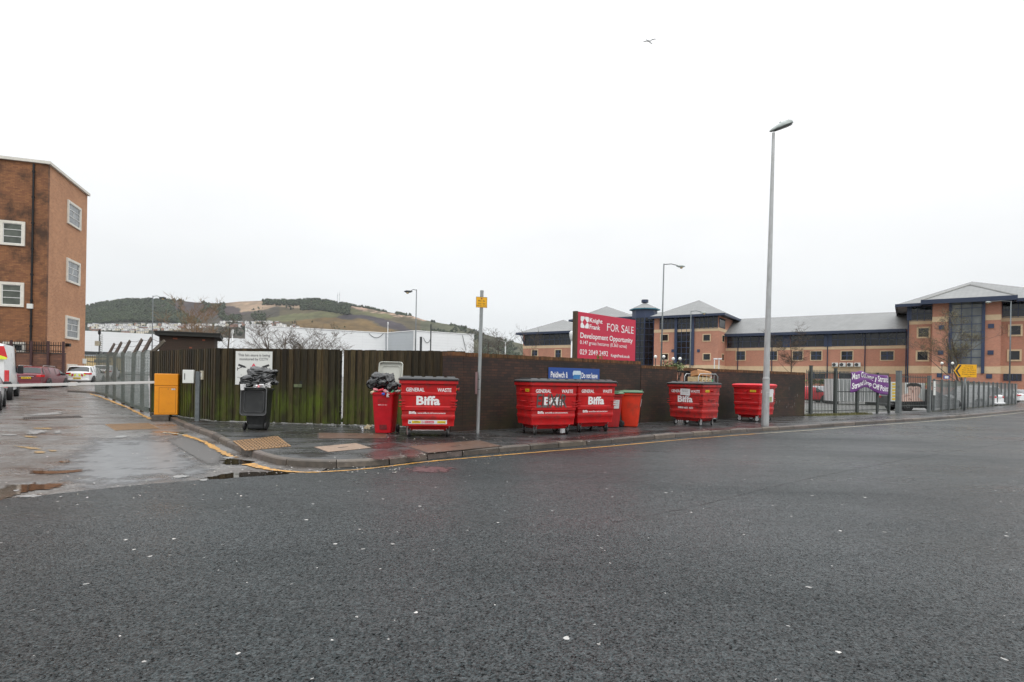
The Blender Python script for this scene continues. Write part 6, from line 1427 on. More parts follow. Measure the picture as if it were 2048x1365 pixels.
# right block
YR = -6.0
xc0 = fo(1816, 660, YR)[0]; xc1 = fo(2110, 660, YR)[0]; zbR = fo(1835, 645, YR)[1]; zeR = fo(1830, 612, YR)[1]
block(xc0, xc1, YR, 12, zeR, ((zp0, zp1-.1), (zbR-.3, zbR+.3)))
owin(1821, 1863, 614, 641.5, YR, 0, (3, (.5,))); owin(2006, 2100, 604, 634, YR, 0, (6, (.5,)))
for a in ((1837, 1857, 657, 674), (1835, 1855, 704, 720.5)): owin(*a, YR, .2, None)
for a in ((2020, 2041, 652, 670), (2018, 2039, 702.5, 720)): owin(*a, YR, .2, None)
owin(2008, 2042, 749, 761, YR, 0, (4, ())); owin(1866, 1874, 746, 752, YR, 0, None) if False else None
mb = MB(); x = fo(1815, 650, YR)[0]; mb.tube((x+.1, YR-.12, 0), (x+.1, YR-.12, zeR), .09, n=6); mb.build('downpipe', M['navy'], office); x = fo(1818, 630, YR)[0]; obox('blue_pier', x-.25, x+.3, YR-.2, YR-.003, zbR+.3, zeR-.1, M['blue_frame'])
x0, z0 = fo(1791, 612, YR-1.6); xend, z1 = fo(2160, 590, YR-1.6); apx = fo(1944, 563.5, 4)[0]; apz = zat(1944, 563.5, apx, 4)
rr = apx - x0
hip(x0, apx+rr+1.5, YR-1.6, 14, z0+.15, apx, apz, ridge=0, ry=4)
# projecting bay
YB = -8.2
xd0 = fo(1865, 660, YB)[0]; xd1 = fo(2002, 660, YB)[0]; zeB = fo(1880, 604, YB)[1]
block(xd0, xd1, YB, YR+.5, zeB, ((zp0, zp1-.25),))
for pa, pb in ((1865, 1898), (1968, 2002)):
    u0 = fo(pa, 640, YB)[0]; u1 = fo(pb, 640, YB)[0]; zc = fo(1880, 639, YB)[1]; obox('stone_band', u0-.03, u1+.03, YB-.035, YB-.002, zc-.35, zc+.35, M['cream'])
owin(1903, 1963, 601, 734, YB, 0, (3, (.14, .26, .4, .52, .64, .76, .88)), glass=M['glass_mid'])
for px in (1900, 1966): x = fo(px, 680, YB)[0]; obox('blue_pier', x-.17, x+.17, YB-.25, YB-.003, zp0, zeB, M['blue_frame'])
for px, py in ((1883, 655), (1881, 705.5), (1982, 652.5), (1981, 705.5), (1879, 751), (1978, 753)):
    x, z = fo(px, py, YB); obox('blue_panel', x-.3, x+.3, YB-.1, YB-.003, z-.28, z+.28, M['blue_frame'])
x0, z0 = fo(1843, 602.5, YB-1.4); x1, z1 = fo(2034, 591, YB-1.4); apx2 = fo(1940, 570.5, -1)[0]
mb = MB(); zz0 = (z0+z1)/2; za_ = zat(1938, 570.5, apx2, -1); mb.add([(x0, YB-1.4, zz0), (x1, YB-1.4, zz0), (x1, 2, zz0), (x0, 2, zz0), (apx2, -1.0, za_)], [(0, 1, 4), (1, 2, 4), (3, 0, 4), (2, 3, 4), (3, 2, 1, 0)]); rf = mb.build('roof', M['roof_tile'], office)
mb = MB(); mb.bb(x0, x1, YB-1.47, YB-1.4, zz0-.5, zz0+.08); mb.bb(x0-.07, x0, YB-1.47, 0, zz0-.5, zz0+.08); mb.bb(x1, x1+.07, YB-1.47, 0, zz0-.5, zz0+.08); mb.build('fascia', M['navy'], rf)
mb = MB(); mb.tube((x0, YB-1.4, zz0+.05), (apx2, -1, za_+.05), .12, n=5); mb.tube((x1, YB-1.4, zz0+.05), (apx2, -1, za_+.05), .12, n=5); mb.build('ridge_tile', simple('dark_ridge_tile', (.22, .22, .21), .6), rf)
obox('soffit', xd0-1.2, xd1+1.2, YB-1.3, YR, zz0-.1, zz0-.02, M['cream'])
# ac units
for k, px in enumerate((1670, 1685, 1700, 1715)):
    x, z = fo(px, 730, -.45); p = OW(x, -.45); lab = ['first', 'second', 'third', 'fourth'][k]
    t = thing('air_conditioner', lab + ' from the left of four cream air-conditioning units on the office wall', 'air conditioner', (p.x, p.y, z-.3), OA, 'air-conditioning units on the office wall'); mb = MB(); mb.bb(-.42, .42, -.18, .4, 0, .62); mb.build('casing', M['sign_white'], t, bevel=.02)
    mb = MB(); mb.lathe((-.12, -.185, .31), [(.26, -.01), (.26, .004)], 16, 'Y'); mb.build('fan_grille', M['dark_metal'], t)

# ------------------------------------------------------------------ pale warehouse
def clad(name, c):
    m, n, b = newmat(name); q = NT(n); t = q('TexCoord').outputs['Object']; sp = q('SeparateXYZ'); q.l(t, sp.inputs[0])
    f = mth(q, 'FRACT', mth(q, 'MULTIPLY', sp.outputs[2], 2.2)); l_ = rng(q, f, .0, .12, .86, 1)
    fx_ = mth(q, 'FRACT', mth(q, 'MULTIPLY', sp.outputs[0], .17)); l2 = rng(q, fx_, 0, .012, .88, 1)
    base = q('RGB'); base.outputs[0].default_value = rgb(*c); vm = q('VectorMath', operation='SCALE'); q.l(base.outputs[0], vm.inputs[0]); q.l(mth(q, 'MULTIPLY', mth(q, 'MULTIPLY', l_, l2), rng(q, noise_node(q, t, .12, 5, .65), .3, .7, .92, 1.06)), vm.inputs['Scale']); q.l(vm.outputs[0], b.inputs['Base Color']); b.inputs['Roughness'].default_value = .45; return m
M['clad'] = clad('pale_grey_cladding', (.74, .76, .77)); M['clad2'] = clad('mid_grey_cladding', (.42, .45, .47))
def wpt(px, py, Y): return AT(px, py, Y)
A1_ = AT(491, 650.6, 86.3); A2_ = AT(771, 667, 97); A3_ = AT(829, 662.3, 91.4); A4_ = AT(948, 670.3, 97.2); HW = (A1_.z+A2_.z+A3_.z+A4_.z)/4
wh = thing('warehouse', 'long pale grey metal-clad warehouse with a stepped corner behind the timber fence', 'building', (A1_.x, A1_.y, 0))
def wallseg(a, b_, h, m, nm='wall', par=wh, org=None, t=.3):
    org = org or Vector((A1_.x, A1_.y)); o = Vector((a.x, a.y))-org; d = Vector((b_.x-a.x, b_.y-a.y)); mb = MB(); mb.bb(0, d.length, 0, t, 0, h); ob = mb.build(nm, m, par); ob.location = (o.x, o.y, 0); ob.rotation_euler = (0, 0, math.atan2(d.y, d.x)); return ob
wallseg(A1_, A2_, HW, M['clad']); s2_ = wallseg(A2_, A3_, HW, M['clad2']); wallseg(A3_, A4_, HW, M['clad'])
A5_ = A4_ + Vector((-4, 26, 0)); A0_ = A1_ + Vector((-9, 26, 0)); wallseg(A4_, A5_, HW, M['clad']); wallseg(A0_, A1_, HW, M['clad'])
mb = MB(); oo = Vector((A1_.x, A1_.y, 0)); mb.sheet([Vector((p.x, p.y, HW-.15)) - oo for p in (A1_, A2_, A3_, A4_, A5_, A0_)]); mb.build('roof', M['clad2'], wh)
mb = MB()
for a, b_ in ((A1_, A2_), (A2_, A3_), (A3_, A4_)): mb.tube(Vector((a.x, a.y, HW+.03))-oo, Vector((b_.x, b_.y, HW+.03))-oo, .09, n=5)
mb.build('parapet_trim', simple('light_trim', (.6, .61, .61), .5), wh)
mb = MB(); ob_ = AT(824, 700, 90.9)-oo; mb.tube((A3_.x-oo.x, A3_.y-oo.y-.1, 0), (A3_.x-oo.x, A3_.y-oo.y-.1, HW), .16, n=6); mb.build('corner_trim', M['white_metal'], wh)
# drooping cables on the wall
mb = MB()
for (pa, pb, py0, sag, A, B) in ((738, 767, 667, 9, A1_, A2_), (847, 862, 676, 10, A3_, A4_), (925, 932, 671, 30, A3_, A4_)):
    pts = []
    for k in range(11):
        u = k/10; px = pa+(pb-pa)*u; py = py0 + (sag*4*u*(1-u) if sag < 20 else sag*u); o_ = Vector((A.x, A.y)); d_ = (Vector((B.x, B.y))-o_).normalized(); s_, z_ = hit(px, py, o_-Vector((0, .1)), d_); p_ = o_-Vector((0, .1))+d_*s_; pts.append(Vector((p_.x, p_.y, z_))-oo)
    mb.path(pts, .04, 4)
mb.build('cable', M['dark_metal'], wh)
# second warehouse to the left
B1 = AT(150, 661, 103); B2 = AT(500, 679, 118); 
B1 = AT(100, 658.5, 100.5); B2 = AT(312, 668.8, 109.5); d_ = (B2-B1); d_.z = 0; B3 = B2 + d_.normalized()*26
w2o = thing('warehouse', 'long low white-clad warehouse beside the tall brick building, farthest left', 'building', (B1.x, B1.y, 0)); HB = (B1.z+B2.z)/2
o2 = Vector((B1.x, B1.y)); wallseg(B1, B3, HB, M['clad'], par=w2o, org=o2); mb = MB(); mb.sheet([Vector((p.x, p.y, HB-.1))-Vector((B1.x, B1.y, 0)) for p in (B1, B3, B3+Vector((-8, 26, 0)), B1+Vector((-8, 26, 0)))]); mb.build('roof', M['clad2'], w2o)
dd_ = d_.normalized(); dd2 = dd_.to_2d()
def wl(px, py): s_, z_ = hit(px, py, o2-Vector((0, .0)), dd2); return s_, z_
a_, za2 = wl(176, 705); b2, zb2_ = wl(228, 707)
mb = MB(); mb.bb(a_-6, b2, -.5, -.01, za2-.35, za2+.15); ob = mb.build('canopy_beam', M['dark_metal'], w2o); ob.rotation_euler = (0, 0, math.atan2(dd2.y, dd2.x))
mb = MB(); c_2, _ = wl(209, 710); mb.bb(c_2, b2, -.3, -.01, 0, za2-.4); ob = mb.build('loading_door', simple('dark_grey_door', (.13, .135, .14), .6), w2o); ob.rotation_euler = (0, 0, math.atan2(dd2.y, dd2.x))

# ------------------------------------------------------------------ brick shed
sA = AT(318, 700, 23.6); dS = Vector((.955, -.296)); 
sA = AT(318, 700, 22.6); dS = Vector((.907, .42)).normalized(); SO = Vector((sA.x, sA.y)); s1, _ = hit(429, 700, SO, dS); zsh = hit(370, 668, SO, dS)[1]
M['shed_brick'] = brick('shed_brown_brick', (.040, .024, .016), (.052, .03, .02), (.03, .022, .016), dirt=(.03, .022, .015), dirt_lo=.4, dirt_hi=.7, dirt_max=.7, dscale=1.5)
t = thing('brick_shed', 'low brown brick shed with flat overhanging felt roof behind the timber fence', 'shed', (SO.x, SO.y, 0), math.atan2(dS.y, dS.x))
mb = MB(); mb.bb(0, s1, 0, 2.6, 0, zsh-.1); mb.build('wall', M['shed_brick'], t)
mb = MB(); mb.bb(-.14, s1+.2, -.16, 2.8, zsh-.1, zsh+.02); mb.bb(-.16, s1+.22, -.18, 2.82, zsh+.021, zsh+.07); mb.build('roof', simple('black_felt_roof', (.018, .018, .016), .8, var=.3, dirt=(.04, .05, .03), dirt_amt=.4), t)
mb = MB(); rnd = random.Random(6)
for (u, z) in ((.28, .95), (.8, .93), (.55, .62), (.24, .38), (.42, .30), (.5, .31), (.2, .28)):
    x = s1*u; zz = .0+(zsh-1.2)+1.05*z; mb.bb(x-rnd.uniform(.03, .09), x+rnd.uniform(.03, .09), -.008, -.001, zz-.03, zz+.03)
mb.build('spalled_brick', simple('fresh_orange_brick', (.22, .06, .03), .8, var=.3), t)

# ------------------------------------------------------------------ chain link fence with concrete posts
M['concrete'] = simple('old_concrete', (.10, .085, .065), .85, var=.3, scale=8, dirt=(.04, .045, .025), dirt_amt=.7, bmp=.3); M['concrete_r'] = simple('stained_concrete', (.11, .085, .07), .85, var=.3, scale=8, dirt=(.03, .025, .02), dirt_amt=.7, bmp=.3)
dC = (FC0-FC1); LC = dC.length; dC.normalize(); M['chain'] = mesh_wire('chain_link_wire', (.10, .135, .12), 9, .50)
tips = []
pxs = [306, 285, 265, 247, 229, 214]
for k, px in enumerate(pxs):
    s = hit(px, 750, FC1, dC)[0]; p = FC1 + dC*s; z0 = gz(p.x, p.y); s_lab = ['nearest', 'second', 'third', 'fourth', 'fifth', 'farthest'][k]
    t = thing('concrete_post', s_lab + ' cranked concrete fence post, counted along the side street from the timber fence', 'fence post', (p.x, p.y, z0), 0, 'cranked concrete posts of the wire fence')
    lean = .05*((k*7) % 3-1); mb = MB(); w = .052
    top = 2.3; a = Vector((lean, 0, top)); tip = Vector((lean+(.33 if k else .45), .0, top+(.54 if k else .36))); 
    mb.rings([[(x-w, -w, z) , (x+w, -w, z), (x+w, w, z), (x-w, w, z)] for x, z in ((0, 0), (lean, top))]); mb.rings([[a+Vector((-w, -w, -.05)), a+Vector((w, -w, -.12)), a+Vector((w, w, -.12)), a+Vector((-w, w, -.05))], [tip+Vector((-w*.8, -w*.7, .04)), tip+Vector((w*.5, -w*.7, -.04)), tip+Vector((w*.5, w*.7, -.04)), tip+Vector((-w*.8, w*.7, .04))]])
    mb.build('shaft', M['concrete_r'] if k else M['concrete'], t, bevel=.01); tips.append((p, z0, a, tip))
t = thing('wire_fence', 'sagging chain-link mesh with barbed strands strung between the cranked concrete posts', 'wire fence', (FC1.x, FC1.y, 0), math.atan2(dC.y, dC.x))
mb = MB(); n_ = 44; vs = []
for j in range(7):
    for i in range(n_+1):
        s = LC*i/n_; p = FC1+dC*s; z = gz(p.x, p.y)+.1 + (2.2 + .04*sin(s*3))*j/6; vs.append((s, .06*noise.noise(Vector((s*.8, j*.5, 0))) + .12, z))
mb.add(vs, [(j*(n_+1)+i, j*(n_+1)+i+1, (j+1)*(n_+1)+i+1, (j+1)*(n_+1)+i) for j in range(6) for i in range(n_)]); mb.build('mesh', M['chain'], t)
inv = Matrix.Rotation(-math.atan2(dC.y, dC.x), 4, 'Z')
mb = MB()
for f in (.15, .55, .95):
    pts = []
    for (p, z0, a, tip) in tips:
        w_ = Vector((p.x, p.y, z0)) + a.lerp(tip, f); pts.append(inv @ (w_ - Vector((FC1.x, FC1.y, 0))))
    for a, b_ in zip(pts, pts[1:]): mb.path([a, (a+b_)/2 - Vector((0, 0, .06)), b_], .008, 4)
mb.build('barbed_wire', M['dark_metal'], t)
# yard fence and items in the depot behind
a = AT(176, 735, 70); b_ = AT(212, 735, 70); 
t = thing('yard_railing', 'dark upright yard railing seen between brick building and wire fence', 'railing', (a.x-2, 70, gz(a.x, 70)), 0); mb = MB(); x = 0
while x < 22: mb.tube((x, 0, 0), (x, 0, 2.6), .025, n=4); x += .28
mb.build('bars', M['dark_metal'], t)
for z in (.3, 2.3): mb = MB(); mb.bb(0, 22, -.03, .03, z, z+.06); mb.build('rail', M['dark_metal'], t)
a = AT(188, 740, 74); t = thing('site_cabin', 'cream site cabin beyond the yard railing', 'cabin', (a.x, 74, gz(a.x, 74)), R(10)); mb = MB(); mb.bb(-1.6, 2.2, 0, 3, 0, 2.5); mb.build('shell', simple('cream_cabin', (.55, .42, .22), .6), t); mb = MB(); mb.bb(.0, 1.6, -.02, -.002, 1.7, 2.1); mb.build('name_panel', M['grey_post'], t)
mb = MB(); mb.bb(-1.7, 2.3, -.1, 3.1, 2.501, 2.6); mb.build('roof', M['clad2'], t)
a = AT(199, 664, 62); t = thing('lattice_mast', 'thin telescopic lattice mast with side bars in the depot yard', 'mast', (a.x, 62, gz(a.x, 62))); zt_ = a.z-gz(a.x, 62)
mb = MB(); mb.tube((0, 0, 0), (0, 0, zt_), .07, .05, 6); mb.build('column', M['dark_metal'], t); mb = MB(); mb.path([(-1.3, 0, zt_*.37), (-.9, 0, zt_*.355), (.9, 0, zt_*.355), (1.3, 0, zt_*.37)], .05, 5); mb.build('crossbar', M['dark_metal'], t)
mb = MB()
for k in range(12): z = zt_*.45 + k*zt_*.04; mb.path([(.05, 0, z), (.38, 0, z+.15), (.3, 0, z+.32), (.0, 0, z+.3)], .025, 4)
mb.build('cable_loops', M['post_steel'], t); mb = MB(); mb.bb(-.35, .05, -.2, .2, zt_*.70, zt_*.80); mb.build('equipment_box', M['cream_plastic'], t); mb = MB(); mb.lathe((0, 0, zt_), [(.12, -.3), (.14, 0), (.05, .25)], 8); mb.build('beacon', M['iron'], t)

# ------------------------------------------------------------------ tall brick building on the left
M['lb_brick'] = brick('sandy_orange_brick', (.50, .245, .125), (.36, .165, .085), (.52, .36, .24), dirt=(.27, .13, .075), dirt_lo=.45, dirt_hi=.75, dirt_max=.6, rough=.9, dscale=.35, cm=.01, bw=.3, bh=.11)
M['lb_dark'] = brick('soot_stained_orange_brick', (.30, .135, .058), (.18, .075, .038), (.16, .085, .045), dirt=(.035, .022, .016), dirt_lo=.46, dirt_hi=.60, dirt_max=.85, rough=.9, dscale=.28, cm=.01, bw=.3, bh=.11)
M['garden_brick'] = brick('rough_brown_brick', (.22, .10, .06), (.11, .055, .04), (.06, .04, .03), dirt=(.04, .028, .022), dirt_lo=.45, dirt_hi=.7, dirt_max=.7, dscale=.6, bw=.45, bh=.16)
cA = AT(97, 322, 45); cB = AT(175, 385, 52.75); hB = (cA.z+cB.z)/2; C0 = Vector((cA.x, cA.y)); dB = (Vector((cB.x, cB.y))-C0).normalized(); LB = (Vector((cB.x, cB.y))-C0).length; dL = Vector((-dB.y, dB.x))*1.0
# local frame: x runs along the lit right face, y to the left
t = thing('brick_building', 'tall flat-roofed orange brick building at the far left with white framed windows', 'building', (C0.x, C0.y, 0), math.atan2(dB.y, dB.x)); LBD = t
mb = MB(); mb.bb(.32, LB, .0, .3, 0, hB-.3); mb.build('wall', M['lb_brick'], t)
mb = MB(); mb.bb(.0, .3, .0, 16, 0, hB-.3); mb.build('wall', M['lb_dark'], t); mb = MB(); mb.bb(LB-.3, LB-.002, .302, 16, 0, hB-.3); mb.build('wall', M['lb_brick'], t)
mb = MB(); mb.bb(-.18, LB+.18, -.18, 16, hB-.299, hB-.08); mb.build('roof_edge', simple('pale_concrete_coping', (.62, .60, .54), .7, var=.1, dirt=(.4, .38, .32), dirt_amt=.4), t)
mb = MB(); mb.bb(.29, .34, -.02, -.001, 0, hB-.3)
M['pvc'] = simple('white_window_frame', (.72, .72, .70), .4, var=.05); M['stone_sur'] = simple('pale_window_surround', (.66, .63, .56), .7, var=.12, dirt=(.38, .35, .28), dirt_amt=.4); M['glass_pale'] = glassy('pale_reflecting_glass', (.14, .155, .16), .08, .8, .3, 1.5)
def bwin(face, a0, a1, z0, z1, bars, par=t, glass=None):
    w = MB(); S = .20; g_ = MB(); b2 = MB()
    def bx(mb, a, b_, c, d, o0, o1):
        if face == 'right': mb.bb(a, b_, -o1, -o0, c, d)
        else: mb.bb(-o1, -o0, a, b_, c, d)
    for q_ in ((a0-S, a1+S, z1, z1+S), (a0-S, a1+S, z0-S*.7, z0), (a0-S, a0, z0, z1), (a1, a1+S, z0, z1)): bx(w, q_[0], q_[1], q_[2], q_[3], .002, .11)
    fr = w.build('window', M['stone_sur'], par); bx(g_, a0, a1, z0, z1, .003, .02); g_.build('pane', glass or M['glass_pale'], fr)
    f = .045; H2 = z1-z0; W2 = a1-a0
    for q_ in ((a0, a1, z1-f, z1), (a0, a1, z0, z0+f), (a0, a0+f, z0+f, z1-f), (a1-f, a1, z0+f, z1-f)): bx(b2, *q_, .021, .06)
    for kind, v, r0, r1 in bars:
        if kind == 'h': bx(b2, a0+f, a1-f, z0+H2*v-.02, z0+H2*v+.02, .021, .058)
        else: bx(b2, a0+W2*v-.028, a0+W2*v+.028, z0+H2*r0+.03, z0+H2*r1-.03, .021, .058)
    b2.build('casement', M['pvc'], fr)
fr_ = lambda px, py: hit(px, py, C0, dB)
s0 = fr_(134.5, 500)[0]; s1_ = fr_(157.5, 500)[0]
for (ya, yb) in ((404, 443.5), (521, 560.5), (636.5, 674.5)): bwin('right', s0, s1_, fr_(134.5, yb)[1], fr_(134.5, ya)[1], (('h', .70, 0, 0), ('h', .36, 0, 0), ('v', .45, .36, .70)))
bwin('right', fr_(135, 740)[0], fr_(150, 740)[0], fr_(135, 757)[1], fr_(135, 733)[1], (('h', .5, 0, 0),))
fl_ = lambda px, py: hit(px, py, C0, dL)
u0, u1 = fl_(44, 500)[0], fl_(6, 500)[0]
for (ya, yb) in ((449, 489), (571, 611)): bwin('left', u0, u1, fl_(40, yb)[1], fl_(40, ya)[1], (('h', .70, 0, 0), ('h', .36, 0, 0)), glass=glassy('dim_green_glass', (.07, .08, .065), .08, .6, .4, 1.2))
u2 = fl_(45, 700)[0]; u3 = fl_(12, 700)[0]; bwin('left', u2, u3, fl_(40, 702)[1], fl_(40, 690)[1], (('v', .5, 0, 1),), glass=M['glass_dark'])
mb = MB(); ux = fl_(66, 500)[0]; mb.tube((-.12, ux, 0), (-.12, ux, hB-.4), .075, n=8)
for z in range(1, int(hB), 2): mb.lathe((-.12, ux, z), [(.11, -.08), (.11, .08)], 8)
mb.build('downpipe', M['iron'], t); mb = MB(); ub, zbx = fl_(61, 613); mb.bb(-.2, -.002, ub-.2, ub+.18, zbx-.2, zbx+.18); mb.build('wall_box', M['sign_white'], t, bevel=.02)
mb = MB(); sb, zb9 = fr_(168, 743); mb.bb(sb-.45, sb+.4, -.06, -.002, zb9+.7, zb9+1.15); mb.build('wall_plate', M['sign_white'], t); mb = MB(); sb, zb9 = fr_(132, 690); mb.bb(sb-.15, sb+.2, -.3, -.002, zb9-.15, zb9+.12); mb.build('security_camera', M['iron'], t)
# garden wall and spiked railing in front
pw = AT(128, 715, 44.2).to_2d(); gdir = Vector((-.975, -.22)).normalized(); zW = CH + ab(128, 709)[1]*pw.y; zR = CH + ab(128, 685)[1]*pw.y
t = thing('garden_wall', 'rough brown brick wall between the tall brick building and the red estate car', 'wall', (pw.x, pw.y, 0), math.atan2(gdir.y, gdir.x)); mb = MB(); mb.bb(0, 13, -.3, -.002, 0, zW); mb.build('brickwork', M['garden_brick'], t); mb = MB(); mb.bb(0, 13, -.33, .03, zW+.001, zW+.1); mb.build('coping', M['rust_dark'], t)
t = thing('wall_railing', 'dark spiked railing standing on the rough brown brick wall', 'railing', (pw.x, pw.y, zW+.1), math.atan2(gdir.y, gdir.x)); mb = MB(); x = .15; hr = zR-zW-.1
while x < 12.8: mb.tube((x, -.15, 0), (x, -.15, hr), .022, n=4); x += .16
mb.build('bars', M['iron'], t)
for z in (.1, hr-.3): mb = MB(); mb.bb(0, 13, -.18, -.12, z, z+.06); mb.build('rail', M['iron'], t)
for px in (128, 98, 64, 24):
    s = hit(px, 700, pw, gdir)[0]; mb = MB(); mb.bb(s-.07, s+.07, .034, .16, -1.6, hr+.05); mb.build('support_post', simple('rusty_dark_post', (.05, .02, .02), .7), t)
M['mesh_dark'] = mesh_wire('dark_guard_mesh', (.03, .025, .025), 9, .12)
mb = MB(); mb.add([(1.5, -.1, 0), (13, -.1, 0), (13, -.1, hr), (1.5, -.1, hr)], [(0, 1, 2, 3)]); mb.build('guard_mesh', M['mesh_dark'], t)

# ------------------------------------------------------------------ vehicles
M['car_glass'] = glassy('car_glass', (.015, .02, .022), .05, .8, .3); M['tail_red'] = simple('tail_light_red', (.55, .01, .015), .2, var=.1, spec=.7); M['plate_y'] = simple('yellow_number_plate', (.75, .50, .01), .4, var=.03); M['trim'] = simple('black_trim', (.02, .02, .022), .5, var=.1); M['alloy'] = simple('alloy_wheel', (.4, .4, .41), .3, .8, var=.1)
def paint(name, c): return simple(name, c, .3, var=.04, scale=1.5, coat=.5, spec=.5, dirt=tuple(x*.6 for x in c), dirt_amt=.25)
def car(name, label, cat, loc, rz, pm, kind='hatch', group=None, plate=None, chev=False, L_=4.3, W_=1.78, H_=1.46, tail_big=False):
    t = thing(name, label, cat, loc, rz, group)
    h = H_; w = W_/2
    if kind == 'hatch':
        st = [(-2.12, .30, .55, .60, 0), (-2.10, .26, .86, .90, 0), (-1.98, .24, .95, 1.02, 0), (-1.62, .24, .98, h-.07, 1), (-1.45, .24, .98, h-.01, 0), (-1.0, .2, .97, h, 1), (-.92, .2, .97, h, 0), (-.05, .2, .95, h-.01, 1), (.03, .2, .95, h-.02, 0), (.55, .2, .94, h-.1, 2), (1.25, .2, .93, .96, 0), (1.75, .22, .84, .87, 0), (2.05, .24, .70, .73, 0), (2.16, .3, .5, .52, 0)]
        topg = {2: 1, 9: 1}; wx = (-1.28, 1.32)
    elif kind == 'estate':
        st = [(-2.36, .30, .55, .60, 0), (-2.33, .26, .90, .93, 0), (-2.24, .24, .97, 1.0, 0), (-2.02, .24, .99, h-.06, 1), (-1.9, .24, .99, h, 0), (-1.2, .2, .98, h+.01, 1), (-1.12, .2, .98, h+.01, 0), (-.25, .2, .96, h, 1), (-.17, .2, .96, h, 0), (.5, .2, .95, h-.08, 2), (1.2, .2, .95, .98, 0), (1.95, .22, .86, .88, 0), (2.25, .24, .7, .72, 0), (2.36, .3, .5, .52, 0)]
        topg = {2: 1, 9: 1}; wx = (-1.35, 1.42)
    else:  # van
        st = [(-2.75, .45, 1.0, 1.5, 0), (-2.74, .40, 1.25, h-.12, 0), (-2.68, .38, 1.3, h-.02, 0), (-2.4, .35, 1.3, h, 0), (.6, .35, 1.3, h, 0), (.7, .35, 1.3, h, 1), (1.45, .35, 1.25, h-.12, 2), (2.3, .35, 1.18, 1.35, 0), (2.75, .4, .95, 1.08, 0), (2.85, .5, .7, .75, 0)]
        topg = {6: 1}; wx = (-1.7, 1.85)
    k_ = L_/(st[-1][0]-st[0][0]); body = MB(); gl = MB(); rs = []
    for x, zb, zt, zr, g_ in st:
        e = 1 - .16*max(0, (abs(x)/(abs(st[0][0]))) - .55)/.45
        wb = w*e; cab = (zr-zt)/(h-.96) if kind != 'van' else (zr-zt)/(h-1.3); cab = max(0, min(1, cab)); wr = wb*(1-.20*cab) if kind != 'van' else wb*(1-.10*cab)
        half = [(wb*.80, zb), (wb*.97, zb+.1), (wb, zb+(zt-zb)*.55), (wb*.97, zt), (wr, max(zt+.01, zr-.05)), (wr*.72, zr), (0, zr+.015)]
        rs.append([Vector((x*k_, -y, z)) for y, z in half] + [Vector((x*k_, y, z)) for y, z in reversed(half[:-1])])
    n = len(rs[0])
    for i in range(len(rs)-1):
        for j in range(n):
            k2 = (j+1) % n; q4 = [rs[i][j], rs[i][k2], rs[i+1][k2], rs[i+1][j]]; glass = False
            side = j in (3, n-5)
            cab = (st[i][3]-st[i][2]) > .25 and (st[i+1][3]-st[i+1][2]) > .25
            if side and (cab or (kind != 'van' and i in (2, 9))) and (st[i][4] or i in ()): glass = True
            if side and kind == 'van' and i in (5, 6): glass = True
            if j in (4, 5, n-7, n-6) and i in topg: glass = True
            if side and i in topg: glass = False if i == 2 else True
            body.add(q4, [(0, 1, 2, 3)])
            if glass and j in (3, n-5):
                c = sum(q4, Vector())/4; nn = (q4[1]-q4[0]).cross(q4[3]-q4[0]); nn.normalize()
                if nn.dot(c - Vector((c.x, 0, .7))) < 0: nn = -nn
                g1 = MB(); g1.add([c + (v-c)*.95 + nn*.012 for v in q4], [(0, 1, 2, 3)]); g1.build('side_window', M['car_glass'], t)
    for i in topg:
        A_ = [rs[i][j] for j in range(4, n-4)]; B_ = [rs[i+1][j] for j in range(4, n-4)]
        rw_ = []
        for f in (.07, .93): rw_.append([(a.lerp(b, f)).lerp((A_[2].lerp(B_[2], f)), .05) for a, b in zip(A_, B_)])
        up = (B_[2]-A_[2]).cross(A_[0]-A_[-1]); up.normalize(); up = up if up.z > 0 else -up
        rw_ = [[p + up*.014 for p in r] for r in rw_]; gl = MB(); gl.rings(rw_, False, False, closed=False); gl.build('windscreen' if i > 4 else 'rear_window', M['car_glass'], t)
    body.add(rs[0], [tuple(range(n-1, -1, -1))]); body.add(rs[-1], [tuple(range(n))])
    bo = body.build('body', pm, t, smooth=True)
    bm = bmesh.new(); bm.from_mesh(bo.data); bmesh.ops.remove_doubles(bm, verts=bm.verts, dist=.001); bmesh.ops.recalc_face_normals(bm, faces=bm.faces); bm.to_mesh(bo.data); bm.free()
    bo.data.set_sharp_from_angle(angle=R(38)); bv = bo.modifiers.new('bevel', 'BEVEL'); bv.width = .03; bv.segments = 2; bv.limit_method = 'ANGLE'; bv.angle_limit = R(30)
    rw = .315 if kind != 'van' else .36
    for x in wx:
        for s in (-1, 1):
            x_ = x*k_; a_ = MB(); a_.lathe((x_, s*(w-.05), rw+.03), [(rw+.07, -.06 if s > 0 else .06), (rw+.07, .058*s)], 24, 'Y'); a_.build('wheel_arch', M['trim'], t)
            wl_ = MB(); wl_.lathe((x_, s*(w-.06), rw), [(.12, -.10), (rw-.02, -.10), (rw, -.07), (rw, .07), (rw-.02, .10), (rw*.62, .10), (rw*.6, .08)], 24, 'Y'); wo = wl_.build('wheel', M['tyre'], t, smooth=True, angle=40)
            rm = MB(); rm.lathe((x_, s*(w-.06), rw), [(rw*.6, .085*s-.005), (rw*.6, .095*s)], 18, 'Y')
            for j in range(7): a9 = 2*pi*j/7; rm.box((x_+rw*.33*cos(a9), s*(w-.06)+.10*s, rw+rw*.33*sin(a9)), (.03, .02, .03))
            rm.build('rim', M['alloy'] if kind != 'van' else M['trim'], wo)
    xr_ = st[0][0]*k_; zl = st[1][2]
